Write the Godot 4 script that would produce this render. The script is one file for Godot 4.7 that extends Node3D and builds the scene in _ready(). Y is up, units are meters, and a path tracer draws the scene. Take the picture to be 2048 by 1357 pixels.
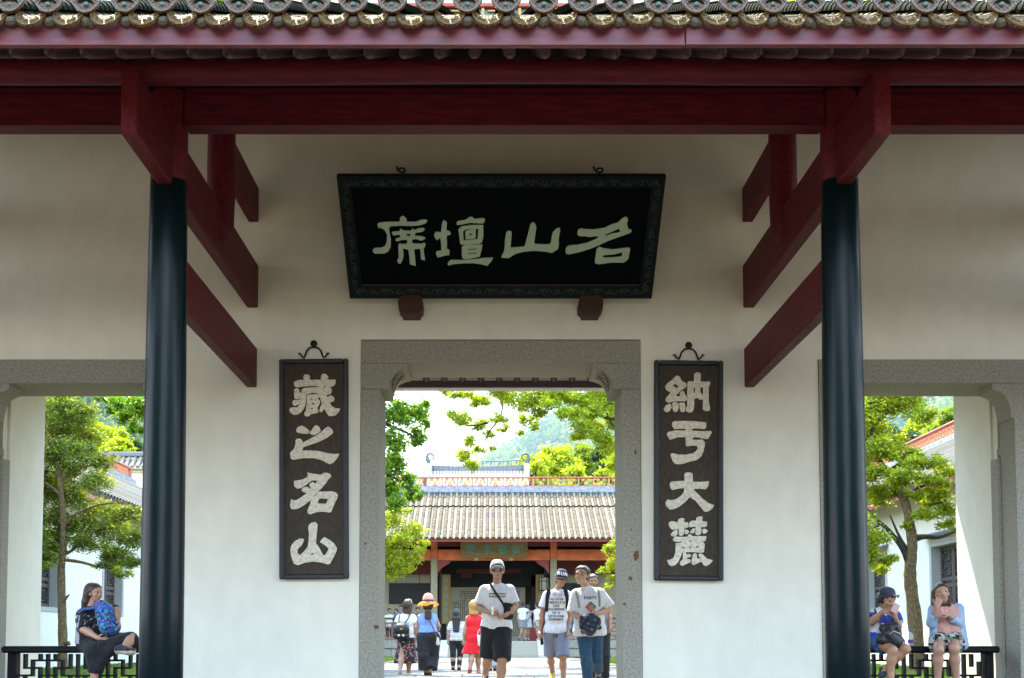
extends Node3D
# An old academy gate seen from its forecourt: porch, hung boards, courtyard, lecture hall, wooded hills, visitors.
# World: y up, z = minus the distance from the camera, x = 0 is the axis of the buildings.

const EYE_X := -0.12
const EYE_Y := 0.68
const FOCAL := 2400.0          # in pixels of the 2048 x 1357 photograph
const MID_X := 981.0
const MID_Y := 1140.0
const PITCH := 0.0599282       # the camera looks up by 3.4 degrees

var rng := RandomNumberGenerator.new()
var mats := {}

func at(px: float, py: float, d: float) -> Vector3:      # the point at distance d that a line of sight meets
	var u := (px - MID_X) / FOCAL
	var v := (MID_Y - py) / FOCAL
	var zz := cos(PITCH) - v * sin(PITCH)
	return Vector3(EYE_X + u * d / zz, EYE_Y + (sin(PITCH) + v * cos(PITCH)) * d / zz, -d)

# ------------------------------------------------------------------ mesh building
class MB:
	var v := PackedVector3Array()
	var n := PackedVector3Array()
	var c := PackedColorArray()
	var col := Color(1, 1, 1)

	func tri(a: Vector3, b: Vector3, d: Vector3) -> void:      # counter-clockwise seen from outside
		var m := (b - a).cross(d - a)
		if m.length_squared() < 1e-18:
			return
		m = m.normalized()
		v.append(a); v.append(d); v.append(b)
		n.append(m); n.append(m); n.append(m)
		c.append(col); c.append(col); c.append(col)

	func trin(a: Vector3, b: Vector3, d: Vector3, na: Vector3, nb: Vector3, nd: Vector3) -> void:
		v.append(a); v.append(d); v.append(b)
		n.append(na); n.append(nd); n.append(nb)
		c.append(col); c.append(col); c.append(col)

	func quad(a: Vector3, b: Vector3, d: Vector3, e: Vector3) -> void:
		tri(a, b, d)
		tri(a, d, e)

	func quadn(a: Vector3, b: Vector3, d: Vector3, e: Vector3, na: Vector3, nb: Vector3, nd: Vector3, ne: Vector3) -> void:
		trin(a, b, d, na, nb, nd)
		trin(a, d, e, na, nd, ne)

	func face(p: Array, out: Vector3) -> void:
		var m: Vector3 = (p[1] - p[0]).cross(p[2] - p[0])
		for i in range(1, p.size() - 1):
			if m.dot(out) >= 0.0:
				tri(p[0], p[i], p[i + 1])
			else:
				tri(p[0], p[i + 1], p[i])

	func box(ctr: Vector3, size: Vector3, bev := 0.0, b := Basis.IDENTITY) -> void:
		var h := size * 0.5
		var r := minf(bev, minf(h.x, minf(h.y, h.z)) * 0.6)
		var g := func(s: Vector3, ax: int) -> Vector3:
			var p := Vector3()
			for i in 3:
				p[i] = s[i] * (h[i] if i == ax or r == 0.0 else h[i] - r)
			return ctr + b * p
		for ax in 3:
			var i := (ax + 1) % 3
			var j := (ax + 2) % 3
			for s in [-1.0, 1.0]:
				var q := []
				for k in [[-1.0, -1.0], [1.0, -1.0], [1.0, 1.0], [-1.0, 1.0]]:
					var sg := Vector3()
					sg[ax] = s; sg[i] = k[0]; sg[j] = k[1]
					q.append(g.call(sg, ax))
				var o := Vector3()
				o[ax] = s
				face(q, b * o)
		if r > 0.0:
			for ax in 3:
				var i := (ax + 1) % 3
				var j := (ax + 2) % 3
				for si in [-1.0, 1.0]:
					for sj in [-1.0, 1.0]:
						var s0 := Vector3()
						s0[i] = si; s0[j] = sj; s0[ax] = -1.0
						var s1 := s0
						s1[ax] = 1.0
						var o := s0
						o[ax] = 0.0
						face([g.call(s0, i), g.call(s1, i), g.call(s1, j), g.call(s0, j)], b * o)
			for sx in [-1.0, 1.0]:
				for sy in [-1.0, 1.0]:
					for sz in [-1.0, 1.0]:
						var s := Vector3(sx, sy, sz)
						face([g.call(s, 0), g.call(s, 1), g.call(s, 2)], b * s)

	func prism(poly: PackedVector2Array, z0: float, z1: float, xf := Transform3D.IDENTITY) -> void:   # outline in x, y; z1 is the front
		var area := 0.0
		for i in poly.size():
			area += poly[i].cross(poly[(i + 1) % poly.size()])
		if area < 0.0:
			poly.reverse()
		var ids := Geometry2D.triangulate_polygon(poly)
		for t in range(0, ids.size(), 3):
			var p := [poly[ids[t]], poly[ids[t + 1]], poly[ids[t + 2]]]
			var f := []
			var k := []
			for q in p:
				f.append(xf * Vector3(q.x, q.y, z1))
				k.append(xf * Vector3(q.x, q.y, z0))
			face(f, xf.basis.z)
			face(k, -xf.basis.z)
		for i in poly.size():
			var a := poly[i]
			var b2 := poly[(i + 1) % poly.size()]
			quad(xf * Vector3(a.x, a.y, z0), xf * Vector3(b2.x, b2.y, z0), xf * Vector3(b2.x, b2.y, z1), xf * Vector3(a.x, a.y, z1))

	func lathe(prof: Array, seg := 16, xf := Transform3D.IDENTITY) -> void:    # [radius, height] from the bottom up, smooth
		var nn := []
		for i in prof.size():
			var a: Array = prof[maxi(0, i - 1)]
			var b2: Array = prof[mini(prof.size() - 1, i + 1)]
			var t := Vector2(b2[0] - a[0], b2[1] - a[1]).normalized()
			nn.append(Vector2(t.y, -t.x))
		for i in prof.size() - 1:
			for s in seg:
				var a0 := TAU * s / seg
				var a1 := TAU * (s + 1) / seg
				var P := func(k: int, a: float) -> Vector3: return xf * Vector3(cos(a) * prof[k][0], prof[k][1], -sin(a) * prof[k][0])
				var N := func(k: int, a: float) -> Vector3: return (xf.basis * Vector3(cos(a) * nn[k].x, nn[k].y, -sin(a) * nn[k].x)).normalized()
				if prof[i][0] < 1e-5:
					trin(P.call(i, a0), P.call(i + 1, a1), P.call(i + 1, a0), N.call(i, a0), N.call(i + 1, a1), N.call(i + 1, a0))
				elif prof[i + 1][0] < 1e-5:
					trin(P.call(i, a0), P.call(i, a1), P.call(i + 1, a0), N.call(i, a0), N.call(i, a1), N.call(i + 1, a0))
				else:
					quadn(P.call(i, a0), P.call(i, a1), P.call(i + 1, a1), P.call(i + 1, a0), N.call(i, a0), N.call(i, a1), N.call(i + 1, a1), N.call(i + 1, a0))

	func tube(path: Array, radii: Array, seg := 8, cap := true) -> void:
		var rings := []
		var side := Vector3()
		for i in path.size():
			var t: Vector3 = (path[mini(i + 1, path.size() - 1)] - path[maxi(i - 1, 0)]).normalized()
			if i == 0:
				side = t.cross(Vector3.UP if absf(t.y) < 0.9 else Vector3.RIGHT).normalized()
			side = (side - t * side.dot(t)).normalized()
			var up := side.cross(t)
			var ring := []
			for s in seg:
				var a := TAU * s / seg
				ring.append(side * cos(a) - up * sin(a))
			rings.append(ring)
		for i in path.size() - 1:
			for s in seg:
				var s2 := (s + 1) % seg
				var n0: Vector3 = rings[i][s]
				var n1: Vector3 = rings[i][s2]
				var n2: Vector3 = rings[i + 1][s2]
				var n3: Vector3 = rings[i + 1][s]
				quadn(path[i] + n0 * radii[i], path[i] + n1 * radii[i], path[i + 1] + n2 * radii[i + 1], path[i + 1] + n3 * radii[i + 1], n0, n1, n2, n3)
		if cap:
			for s in seg:
				var s2 := (s + 1) % seg
				var last := path.size() - 1
				tri(path[0], path[0] + rings[0][s2] * radii[0], path[0] + rings[0][s] * radii[0])
				tri(path[last], path[last] + rings[last][s] * radii[last], path[last] + rings[last][s2] * radii[last])

	func add(o: MB, xf := Transform3D.IDENTITY) -> void:
		for i in o.v.size():
			v.append(xf * o.v[i])
			n.append((xf.basis * o.n[i]).normalized())
		c.append_array(o.c)

	func mesh() -> ArrayMesh:
		var m := ArrayMesh.new()
		if v.is_empty():
			return m
		var a := []
		a.resize(Mesh.ARRAY_MAX)
		a[Mesh.ARRAY_VERTEX] = v
		a[Mesh.ARRAY_NORMAL] = n
		a[Mesh.ARRAY_COLOR] = c
		m.add_surface_from_arrays(Mesh.PRIMITIVE_TRIANGLES, a)
		return m

# ------------------------------------------------------------------ objects
func part(called: String, mb, m: Material, parent: Node3D, pos := Vector3.ZERO) -> MeshInstance3D:
	var o := MeshInstance3D.new()
	o.name = called
	o.mesh = mb.mesh() if mb is MB else mb
	o.material_override = m
	o.position = pos
	parent.add_child(o, true)
	return o

func again(called: String, src: MeshInstance3D, parent: Node3D, xf: Transform3D) -> MeshInstance3D:
	var o := MeshInstance3D.new()
	o.name = called
	o.mesh = src.mesh
	o.material_override = src.material_override
	o.transform = xf
	parent.add_child(o, true)
	return o

func thing(called: String, label: String, category: String, pos := Vector3.ZERO, group := "") -> Node3D:
	var o := Node3D.new()
	o.name = called
	o.position = pos
	tag(o, label, category, group)
	add_child(o, true)
	return o

func tag(o: Node3D, label: String, category: String, group := "") -> Node3D:
	o.set_meta("label", label)
	o.set_meta("category", category)
	if group != "":
		o.set_meta("group", group)
	return o

func setting(called: String, mb, m: Material, pos := Vector3.ZERO) -> MeshInstance3D:
	var o := part(called, mb, m, self, pos)
	o.set_meta("kind", "structure")
	return o

func swarm(called: String, mesh: Mesh, m: Material, xfs: Array, cols: Array, parent: Node3D) -> MultiMeshInstance3D:
	var mm := MultiMesh.new()
	mm.transform_format = MultiMesh.TRANSFORM_3D
	mm.use_colors = true
	mm.mesh = mesh
	mm.instance_count = xfs.size()
	for i in xfs.size():
		mm.set_instance_transform(i, xfs[i])
		mm.set_instance_color(i, cols[i])
	var o := MultiMeshInstance3D.new()
	o.name = called
	o.multimesh = mm
	o.material_override = m
	parent.add_child(o, true)
	o.set_meta("kind", "stuff")
	return o

# ------------------------------------------------------------------ materials
func noise_tex(sd: int, freq: float, lo: float, hi: float, oct := 4, size := 512, kind := FastNoiseLite.TYPE_SIMPLEX_SMOOTH, bias := 0.5) -> NoiseTexture2D:
	var f := FastNoiseLite.new()
	f.seed = sd
	f.noise_type = kind
	f.frequency = freq
	f.fractal_octaves = oct
	var t := NoiseTexture2D.new()
	t.width = size
	t.height = size
	t.seamless = true
	t.noise = f
	var g := Gradient.new()
	g.offsets = PackedFloat32Array([0.0, bias, 1.0])
	g.colors = PackedColorArray([Color(lo, lo, lo), Color((lo + hi) / 2, (lo + hi) / 2, (lo + hi) / 2), Color(hi, hi, hi)])
	t.color_ramp = g
	return t

func mat(key: String, r: float, g: float, b: float, rough := 0.8, o := {}) -> StandardMaterial3D:     # linear base colour
	if mats.has(key):
		return mats[key]
	var m := StandardMaterial3D.new()
	m.resource_name = key
	m.albedo_color = Color(r, g, b).linear_to_srgb()
	m.roughness = rough
	m.metallic = o.get("metal", 0.0)
	m.metallic_specular = o.get("spec", 0.5)
	if o.has("vc"):
		m.vertex_color_use_as_albedo = true
	if o.has("tex"):
		m.albedo_texture = o.tex
		m.uv1_triplanar = true
		m.uv1_world_triplanar = o.get("world", true)
		m.uv1_scale = o.get("scale", Vector3.ONE)
		m.uv1_triplanar_sharpness = 4.0
	if o.has("bump"):
		m.heightmap_enabled = true
		m.heightmap_texture = o.bump
		m.heightmap_scale = o.get("depth", 0.2)
		m.uv1_triplanar = true
		m.uv1_world_triplanar = o.get("world", true)
		m.uv1_scale = o.get("scale", Vector3.ONE)
	if o.has("rt"):
		m.roughness_texture = o.rt
		m.roughness_texture_channel = BaseMaterial3D.TEXTURE_CHANNEL_RED
		m.uv1_triplanar = true
		m.uv1_world_triplanar = true
		m.uv1_scale = o.get("scale", Vector3.ONE)
	if o.has("coat"):
		m.clearcoat_enabled = true
		m.clearcoat = o.coat
		m.clearcoat_roughness = o.get("coat_rough", 0.15)
	if o.has("back"):
		m.backlight_enabled = true
		m.backlight = o.back
	if o.has("rim"):
		m.rim_enabled = true
		m.rim = o.rim
		m.rim_tint = 0.5
	if o.has("alpha"):
		m.transparency = BaseMaterial3D.TRANSPARENCY_ALPHA
		m.albedo_color.a = o.alpha
	mats[key] = m
	return m

# ------------------------------------------------------------------ brush-written characters
# A stroke is [x, y, r, x, y, r, ...] in pixels; a negative first radius cuts out. An outline is ["p", x, y, x, y, ...], one that cuts out ["n", ...].
# They are taken in order, and the contour of the whole is traced on a fine grid.
func glyph_box(strokes: Array) -> Rect2:
	var lo := Vector2(1e9, 1e9)
	var hi := -lo
	for s in strokes:
		if s[0] is String:
			for i in range(1, s.size(), 2):
				lo = lo.min(Vector2(s[i], s[i + 1]))
				hi = hi.max(Vector2(s[i], s[i + 1]))
		else:
			for i in range(0, s.size(), 3):
				var r := absf(s[i + 2])
				lo = lo.min(Vector2(s[i] - r, s[i + 1] - r))
				hi = hi.max(Vector2(s[i] + r, s[i + 1] + r))
	return Rect2(lo, hi - lo)

func glyph_mid(strokes: Array) -> Vector2:
	return glyph_box(strokes).get_center()

func outline_field(s: Array, lo: Vector2, nx: int, ny: int, cell: float) -> PackedFloat32Array:
	var d := PackedFloat32Array()
	d.resize(nx * ny)
	d.fill(cell * 3.0)
	var n := (s.size() - 1) / 2
	for e in n:
		var a := (Vector2(s[1 + 2 * e], s[2 + 2 * e]) - lo) / cell
		var k := (e + 1) % n
		var b := (Vector2(s[1 + 2 * k], s[2 + 2 * k]) - lo) / cell
		var ba := b - a
		var inv := 1.0 / maxf(ba.length_squared(), 1e-6)
		for y in range(maxi(0, int(minf(a.y, b.y)) - 2), mini(ny - 1, int(maxf(a.y, b.y)) + 3) + 1):
			for x in range(maxi(0, int(minf(a.x, b.x)) - 2), mini(nx - 1, int(maxf(a.x, b.x)) + 3) + 1):
				var p := Vector2(x, y) - a
				var v := (p - ba * clampf(p.dot(ba) * inv, 0.0, 1.0)).length() * cell
				if v < d[y * nx + x]:
					d[y * nx + x] = v
	for y in ny:
		var xs := []
		for e in n:
			var a := (Vector2(s[1 + 2 * e], s[2 + 2 * e]) - lo) / cell
			var k := (e + 1) % n
			var b := (Vector2(s[1 + 2 * k], s[2 + 2 * k]) - lo) / cell
			if (a.y > y) != (b.y > y):
				xs.append(a.x + (b.x - a.x) * (y - a.y) / (b.y - a.y))
		xs.sort()
		for q in range(0, xs.size() - 1, 2):
			for x in range(maxi(0, int(ceil(xs[q]))), mini(nx - 1, int(floor(xs[q + 1]))) + 1):
				d[y * nx + x] = -d[y * nx + x]
	return d

func glyph(strokes: Array, scale: float, thick: float, cell_px := 5.0) -> MB:
	var box := glyph_box(strokes)
	var lo := box.position - Vector2.ONE * cell_px * 1.5
	var hi := box.end + Vector2.ONE * cell_px * 1.5
	var nx := int((hi.x - lo.x) / cell_px) + 2
	var ny := int((hi.y - lo.y) / cell_px) + 2
	var g := PackedFloat32Array()
	g.resize(nx * ny)
	g.fill(1e3)
	for s in strokes:
		if s[0] is String:
			var f := outline_field(s, lo, nx, ny, cell_px)
			for i in g.size():
				g[i] = minf(g[i], f[i]) if s[0] == "p" else maxf(g[i], -f[i])
			continue
		var neg: bool = s[2] < 0.0
		for i in range(0, maxi(s.size() - 3, 1), 3):
			var j := i + 3 if s.size() > i + 3 else i
			var a := Vector2(s[i], s[i + 1])
			var b := Vector2(s[j], s[j + 1])
			var ra := absf(s[i + 2])
			var rb := absf(s[j + 2])
			var m := maxf(ra, rb) + cell_px * 3
			var x0 := maxi(0, int((minf(a.x, b.x) - m - lo.x) / cell_px))
			var x1 := mini(nx - 1, int((maxf(a.x, b.x) + m - lo.x) / cell_px) + 1)
			var y0 := maxi(0, int((minf(a.y, b.y) - m - lo.y) / cell_px))
			var y1 := mini(ny - 1, int((maxf(a.y, b.y) + m - lo.y) / cell_px) + 1)
			var ba := b - a
			var inv := 1.0 / maxf(ba.length_squared(), 1e-6)
			for y in range(y0, y1 + 1):
				for x in range(x0, x1 + 1):
					var pa := lo + Vector2(x, y) * cell_px - a
					var h := clampf(pa.dot(ba) * inv, 0.0, 1.0)
					var d := (pa - ba * h).length() - lerpf(ra, rb, h)
					var k := y * nx + x
					g[k] = maxf(g[k], -d) if neg else minf(g[k], d)
	var mb := MB.new()
	var mid := (lo + hi) / 2
	var corner := [Vector2(0, 0), Vector2(1, 0), Vector2(1, 1), Vector2(0, 1)]
	for y in ny - 1:
		for x in nx - 1:
			var vals := [g[y * nx + x], g[y * nx + x + 1], g[(y + 1) * nx + x + 1], g[(y + 1) * nx + x]]
			if minf(minf(vals[0], vals[1]), minf(vals[2], vals[3])) >= 0.0:
				continue
			var poly := []
			var crossing := []
			for i in 4:
				var j := (i + 1) % 4
				if vals[i] < 0.0:
					poly.append(corner[i])
				if (vals[i] < 0.0) != (vals[j] < 0.0):
					var t: float = vals[i] / (vals[i] - vals[j])
					var q: Vector2 = corner[i].lerp(corner[j], t)
					poly.append(q)
					crossing.append(q)
			var P := func(q: Vector2, z: float) -> Vector3:
				var w := lo + (Vector2(x, y) + q) * cell_px - mid
				return Vector3(w.x * scale, -w.y * scale, z)
			var pts := []
			for q in poly:
				pts.append(P.call(q, thick))
			if pts.size() >= 3:
				mb.face(pts, Vector3.BACK)
			if crossing.size() == 2:
				var cen := Vector2()
				for q in poly:
					cen += q / poly.size()
				var a: Vector3 = P.call(crossing[0], thick)
				var b: Vector3 = P.call(crossing[1], thick)
				var inside: Vector3 = P.call(cen, thick)
				mb.face([a, b, b - Vector3(0, 0, thick), a - Vector3(0, 0, thick)], (a + b) / 2 - inside)
	return mb

# ------------------------------------------------------------------ continuous bodies: tapered capsules joined smoothly, meshed as surface nets
# A piece is [a, b, ra, rb] or [a, b, ra, rb, point, normal]; the latter is cut where it lies beyond the plane.
var field := PackedFloat32Array()
var f_lo := Vector3()
var f_n := Vector3i()
var f_cell := 0.01

func blob(pieces: Array, cell: float, k: float, tint = null, into: MB = null) -> MB:
	var lo := Vector3(1e9, 1e9, 1e9)
	var hi := -lo
	for p in pieces:
		var r: float = maxf(p[2], p[3])
		lo = lo.min(p[0] - Vector3.ONE * r).min(p[1] - Vector3.ONE * r)
		hi = hi.max(p[0] + Vector3.ONE * r).max(p[1] + Vector3.ONE * r)
	lo -= Vector3.ONE * (cell * 2.5 + k * 0.3)
	hi += Vector3.ONE * (cell * 2.5 + k * 0.3)
	var nx := int((hi.x - lo.x) / cell) + 2
	var ny := int((hi.y - lo.y) / cell) + 2
	var nz := int((hi.z - lo.z) / cell) + 2
	var g := PackedFloat32Array()
	g.resize(nx * ny * nz)
	g.fill(10.0)
	for p in pieces:
		var a: Vector3 = p[0]
		var b: Vector3 = p[1]
		var ra: float = p[2]
		var rb: float = p[3]
		var m := k + cell * 2.0
		var l2 := (a - Vector3.ONE * (ra + m)).min(b - Vector3.ONE * (rb + m)) - lo
		var h2 := (a + Vector3.ONE * (ra + m)).max(b + Vector3.ONE * (rb + m)) - lo
		var x0 := maxi(0, int(l2.x / cell)); var x1 := mini(nx - 1, int(h2.x / cell) + 1)
		var y0 := maxi(0, int(l2.y / cell)); var y1 := mini(ny - 1, int(h2.y / cell) + 1)
		var z0 := maxi(0, int(l2.z / cell)); var z1 := mini(nz - 1, int(h2.z / cell) + 1)
		var ba := b - a
		var inv := 1.0 / maxf(ba.length_squared(), 1e-9)
		var dr := rb - ra
		var clip: bool = p.size() > 4
		var cp: Vector3 = p[4] if clip else Vector3.ZERO
		var cn: Vector3 = p[5] if clip else Vector3.ZERO
		for z in range(z0, z1 + 1):
			for y in range(y0, y1 + 1):
				var row := (z * ny + y) * nx
				var base := lo + Vector3(0, y * cell, z * cell)
				for x in range(x0, x1 + 1):
					var pt := base
					pt.x += x * cell
					var pa := pt - a
					var h := clampf(pa.dot(ba) * inv, 0.0, 1.0)
					var d := (pa - ba * h).length() - ra - dr * h
					if clip:
						d = maxf(d, (pt - cp).dot(cn))
					var o := g[row + x]
					var e := k - absf(d - o)
					if e > 0.0:
						g[row + x] = minf(d, o) - e * e / k * 0.25
					elif d < o:
						g[row + x] = d
	field = g
	f_lo = lo
	f_n = Vector3i(nx, ny, nz)
	f_cell = cell
	var mb := into if into else MB.new()
	var ids := {}
	var pos := PackedVector3Array()
	var nor := PackedVector3Array()
	var sx := 1
	var sy := nx
	var sz := nx * ny
	var offs := [0, sx, sy, sx + sy, sz, sx + sz, sy + sz, sx + sy + sz]
	var far := cell * 1.8
	var quads := []
	for z in nz - 1:
		for y in ny - 1:
			var i := (z * ny + y) * nx
			for x in nx - 1:
				var c0 := g[i]
				if absf(c0) < far:
					var c1 := g[i + 1]; var c2 := g[i + sy]; var c3 := g[i + sy + 1]
					var c4 := g[i + sz]; var c5 := g[i + sz + 1]; var c6 := g[i + sz + sy]; var c7 := g[i + sz + sy + 1]
					var neg := int(c0 < 0) + int(c1 < 0) + int(c2 < 0) + int(c3 < 0) + int(c4 < 0) + int(c5 < 0) + int(c6 < 0) + int(c7 < 0)
					if neg > 0 and neg < 8:
						var s := Vector3()
						var cnt := 0
						if (c0 < 0) != (c1 < 0): s += Vector3(c0 / (c0 - c1), 0, 0); cnt += 1
						if (c2 < 0) != (c3 < 0): s += Vector3(c2 / (c2 - c3), 1, 0); cnt += 1
						if (c4 < 0) != (c5 < 0): s += Vector3(c4 / (c4 - c5), 0, 1); cnt += 1
						if (c6 < 0) != (c7 < 0): s += Vector3(c6 / (c6 - c7), 1, 1); cnt += 1
						if (c0 < 0) != (c2 < 0): s += Vector3(0, c0 / (c0 - c2), 0); cnt += 1
						if (c1 < 0) != (c3 < 0): s += Vector3(1, c1 / (c1 - c3), 0); cnt += 1
						if (c4 < 0) != (c6 < 0): s += Vector3(0, c4 / (c4 - c6), 1); cnt += 1
						if (c5 < 0) != (c7 < 0): s += Vector3(1, c5 / (c5 - c7), 1); cnt += 1
						if (c0 < 0) != (c4 < 0): s += Vector3(0, 0, c0 / (c0 - c4)); cnt += 1
						if (c1 < 0) != (c5 < 0): s += Vector3(1, 0, c1 / (c1 - c5)); cnt += 1
						if (c2 < 0) != (c6 < 0): s += Vector3(0, 1, c2 / (c2 - c6)); cnt += 1
						if (c3 < 0) != (c7 < 0): s += Vector3(1, 1, c3 / (c3 - c7)); cnt += 1
						ids[i] = pos.size()
						pos.append(lo + (Vector3(x, y, z) + s / cnt) * cell)
						nor.append(Vector3(c1 + c3 + c5 + c7 - c0 - c2 - c4 - c6, c2 + c3 + c6 + c7 - c0 - c1 - c4 - c5, c4 + c5 + c6 + c7 - c0 - c1 - c2 - c3).normalized())
						if (c0 < 0) != (c1 < 0): quads.append([i, sy, sz, c0 < 0])
						if (c0 < 0) != (c2 < 0): quads.append([i, sz, sx, c0 < 0])
						if (c0 < 0) != (c4 < 0): quads.append([i, sx, sy, c0 < 0])
				i += 1
	for q in quads:
		var i: int = q[0]
		var A: int = ids.get(i, -1)
		var B: int = ids.get(i - q[1], -1)
		var C: int = ids.get(i - q[1] - q[2], -1)
		var D: int = ids.get(i - q[2], -1)
		if A < 0 or B < 0 or C < 0 or D < 0:
			continue
		if not q[3]:
			var t := B
			B = D
			D = t
		if tint != null:
			mb.col = tint.call((pos[A] + pos[C]) * 0.5)
		mb.quadn(pos[A], pos[B], pos[C], pos[D], nor[A], nor[B], nor[C], nor[D])
	return mb

func field_at(p: Vector3) -> float:
	var q := (p - f_lo) / f_cell
	var x := int(q.x); var y := int(q.y); var z := int(q.z)
	if x < 0 or y < 0 or z < 0 or x >= f_n.x - 1 or y >= f_n.y - 1 or z >= f_n.z - 1:
		return 10.0
	var t := q - Vector3(x, y, z)
	var i := (z * f_n.y + y) * f_n.x + x
	var a := f_n.x
	var b := f_n.x * f_n.y
	var e0 := lerpf(lerpf(field[i], field[i + 1], t.x), lerpf(field[i + a], field[i + a + 1], t.x), t.y)
	var e1 := lerpf(lerpf(field[i + b], field[i + b + 1], t.x), lerpf(field[i + a + b], field[i + a + b + 1], t.x), t.y)
	return lerpf(e0, e1, t.z)

func surface_z(x: float, y: float) -> float:          # the frontmost point of the last body along z
	var z := f_lo.z + f_n.z * f_cell - f_cell * 1.5
	while z > f_lo.z:
		var d := field_at(Vector3(x, y, z))
		if d < 0.0:
			return z + 0.3 * f_cell
		z -= maxf(d * 0.5, f_cell * 0.3) if d < 5.0 else f_cell
	return -1e3

func finer(f: MB, most: float) -> MB:            # splits the long triangles in two along their longest side, twice over
	var cur := f
	for turn in 2:
		var out := MB.new()
		for i in range(0, cur.v.size(), 3):
			var p := [cur.v[i], cur.v[i + 2], cur.v[i + 1]]
			out.col = cur.c[i]
			var e := [p[0].distance_to(p[1]), p[1].distance_to(p[2]), p[2].distance_to(p[0])]
			var k := 0 if e[0] >= e[1] and e[0] >= e[2] else (1 if e[1] >= e[2] else 2)
			if e[k] < most:
				out.face(p, Vector3.BACK)
				continue
			var m: Vector3 = (p[k] + p[(k + 1) % 3]) * 0.5
			out.face([p[k], m, p[(k + 2) % 3]], Vector3.BACK)
			out.face([m, p[(k + 1) % 3], p[(k + 2) % 3]], Vector3.BACK)
		cur = out
	return cur

# A flat shape of triangles laid on the front of the last body, as print on cloth.
func print_on(flat: MB, lift := 0.004) -> MB:
	var out := MB.new()
	flat = finer(finer(flat, 0.011), 0.011)
	for i in range(0, flat.v.size(), 3):
		var p := []
		var ok := true
		for j in [0, 2, 1]:
			var q := flat.v[i + j]
			var z := surface_z(q.x, q.y)
			ok = ok and z > -100.0
			p.append(Vector3(q.x, q.y, z + lift))
		if ok:
			out.col = flat.c[i]
			out.face(p, Vector3.BACK)
	return out

func text_flat(words: String, height: float, center: Vector2, bold := true, squeeze := 1.0) -> MB:
	var t := TextMesh.new()
	var f := SystemFont.new()
	f.font_names = PackedStringArray(["Droid Sans"])
	f.font_weight = 700 if bold else 400
	t.font = f
	t.text = words
	t.font_size = 32
	t.pixel_size = 0.01
	t.depth = 0.0
	t.curve_step = 2.0
	var mb := MB.new()
	for s in t.get_surface_count():
		var a := t.surface_get_arrays(s)
		var vv: PackedVector3Array = a[Mesh.ARRAY_VERTEX]
		var nn: PackedVector3Array = a[Mesh.ARRAY_NORMAL]
		var ii: PackedInt32Array = a[Mesh.ARRAY_INDEX] if a[Mesh.ARRAY_INDEX] != null else PackedInt32Array(range(vv.size()))
		for k in range(0, ii.size(), 3):
			if nn.size() and nn[ii[k]].z < 0.5:
				continue
			mb.face([vv[ii[k]], vv[ii[k + 1]], vv[ii[k + 2]]], Vector3.BACK)
	if mb.v.is_empty():
		return mb
	var lo := mb.v[0]
	var hi := mb.v[0]
	for q in mb.v:
		lo = lo.min(q)
		hi = hi.max(q)
	var sc := height / maxf(hi.y - lo.y, 1e-4)
	for i in mb.v.size():
		var q := (mb.v[i] - (lo + hi) * 0.5) * sc
		mb.v[i] = Vector3(q.x * squeeze + center.x, q.y + center.y, 0)
	return mb

func sheet(c: Vector2, w: float, h: float, nx: int, ny: int, rot := 0.0) -> MB:       # a flat grid, to be laid on a body
	var mb := MB.new()
	for i in nx:
		for j in ny:
			var P := func(a: float, b: float) -> Vector3:
				var q := Vector2((a / nx - 0.5) * w, (b / ny - 0.5) * h).rotated(rot) + c
				return Vector3(q.x, q.y, 0)
			mb.quad(P.call(i, j), P.call(i + 1, j), P.call(i + 1, j + 1), P.call(i, j + 1))
	return mb

# ------------------------------------------------------------------ the scene
func _ready() -> void:
	rng.seed = 20170
	var cam := Camera3D.new()
	cam.name = "camera"
	cam.position = Vector3(EYE_X, EYE_Y, 0)
	cam.rotation = Vector3(PITCH, 0, 0)
	cam.projection = Camera3D.PROJECTION_FRUSTUM
	cam.near = 0.1
	cam.far = 2000.0
	cam.size = cam.near * 1357.0 / FOCAL
	cam.frustum_offset = Vector2(cam.near * (1024.0 - MID_X) / FOCAL, cam.near * (MID_Y - 678.5) / FOCAL)
	add_child(cam)
	var we := WorldEnvironment.new()
	we.name = "environment"
	var e := Environment.new()
	e.background_mode = Environment.BG_SKY
	var sm := ProceduralSkyMaterial.new()
	sm.sky_top_color = Color(0.55, 0.69, 0.85)
	sm.sky_horizon_color = Color(0.93, 0.94, 0.925)
	sm.sky_curve = 0.22
	sm.ground_bottom_color = Color(0.30, 0.29, 0.26)
	sm.ground_horizon_color = Color(0.62, 0.64, 0.62)
	sm.sky_energy_multiplier = 1.0
	sm.sun_angle_max = 1.0
	e.sky = Sky.new()
	e.sky.sky_material = sm
	e.tonemap_mode = Environment.TONE_MAPPER_LINEAR
	e.tonemap_exposure = 10.3
	e.sdfgi_enabled = true
	e.ssao_enabled = true
	e.ssil_enabled = true
	e.volumetric_fog_enabled = true
	e.volumetric_fog_density = 0.0
	we.environment = e
	add_child(we)
	var sun := DirectionalLight3D.new()
	sun.name = "sun"
	sun.light_energy = 0.62
	sun.light_color = Color(1.0, 0.94, 0.80)
	sun.light_angular_distance = 0.5
	sun.shadow_enabled = true
	var to_sun := Vector3(-0.45, 1.82, -1.0).normalized()
	sun.transform = Transform3D(Basis.looking_at(-to_sun, Vector3.UP), Vector3(0, 30, -20))
	add_child(sun)

	make_materials()
	ground()
	gate()
	boards()
	benches()
	hall()
	side_wings()
	hills()
	trees()
	people()

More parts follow.
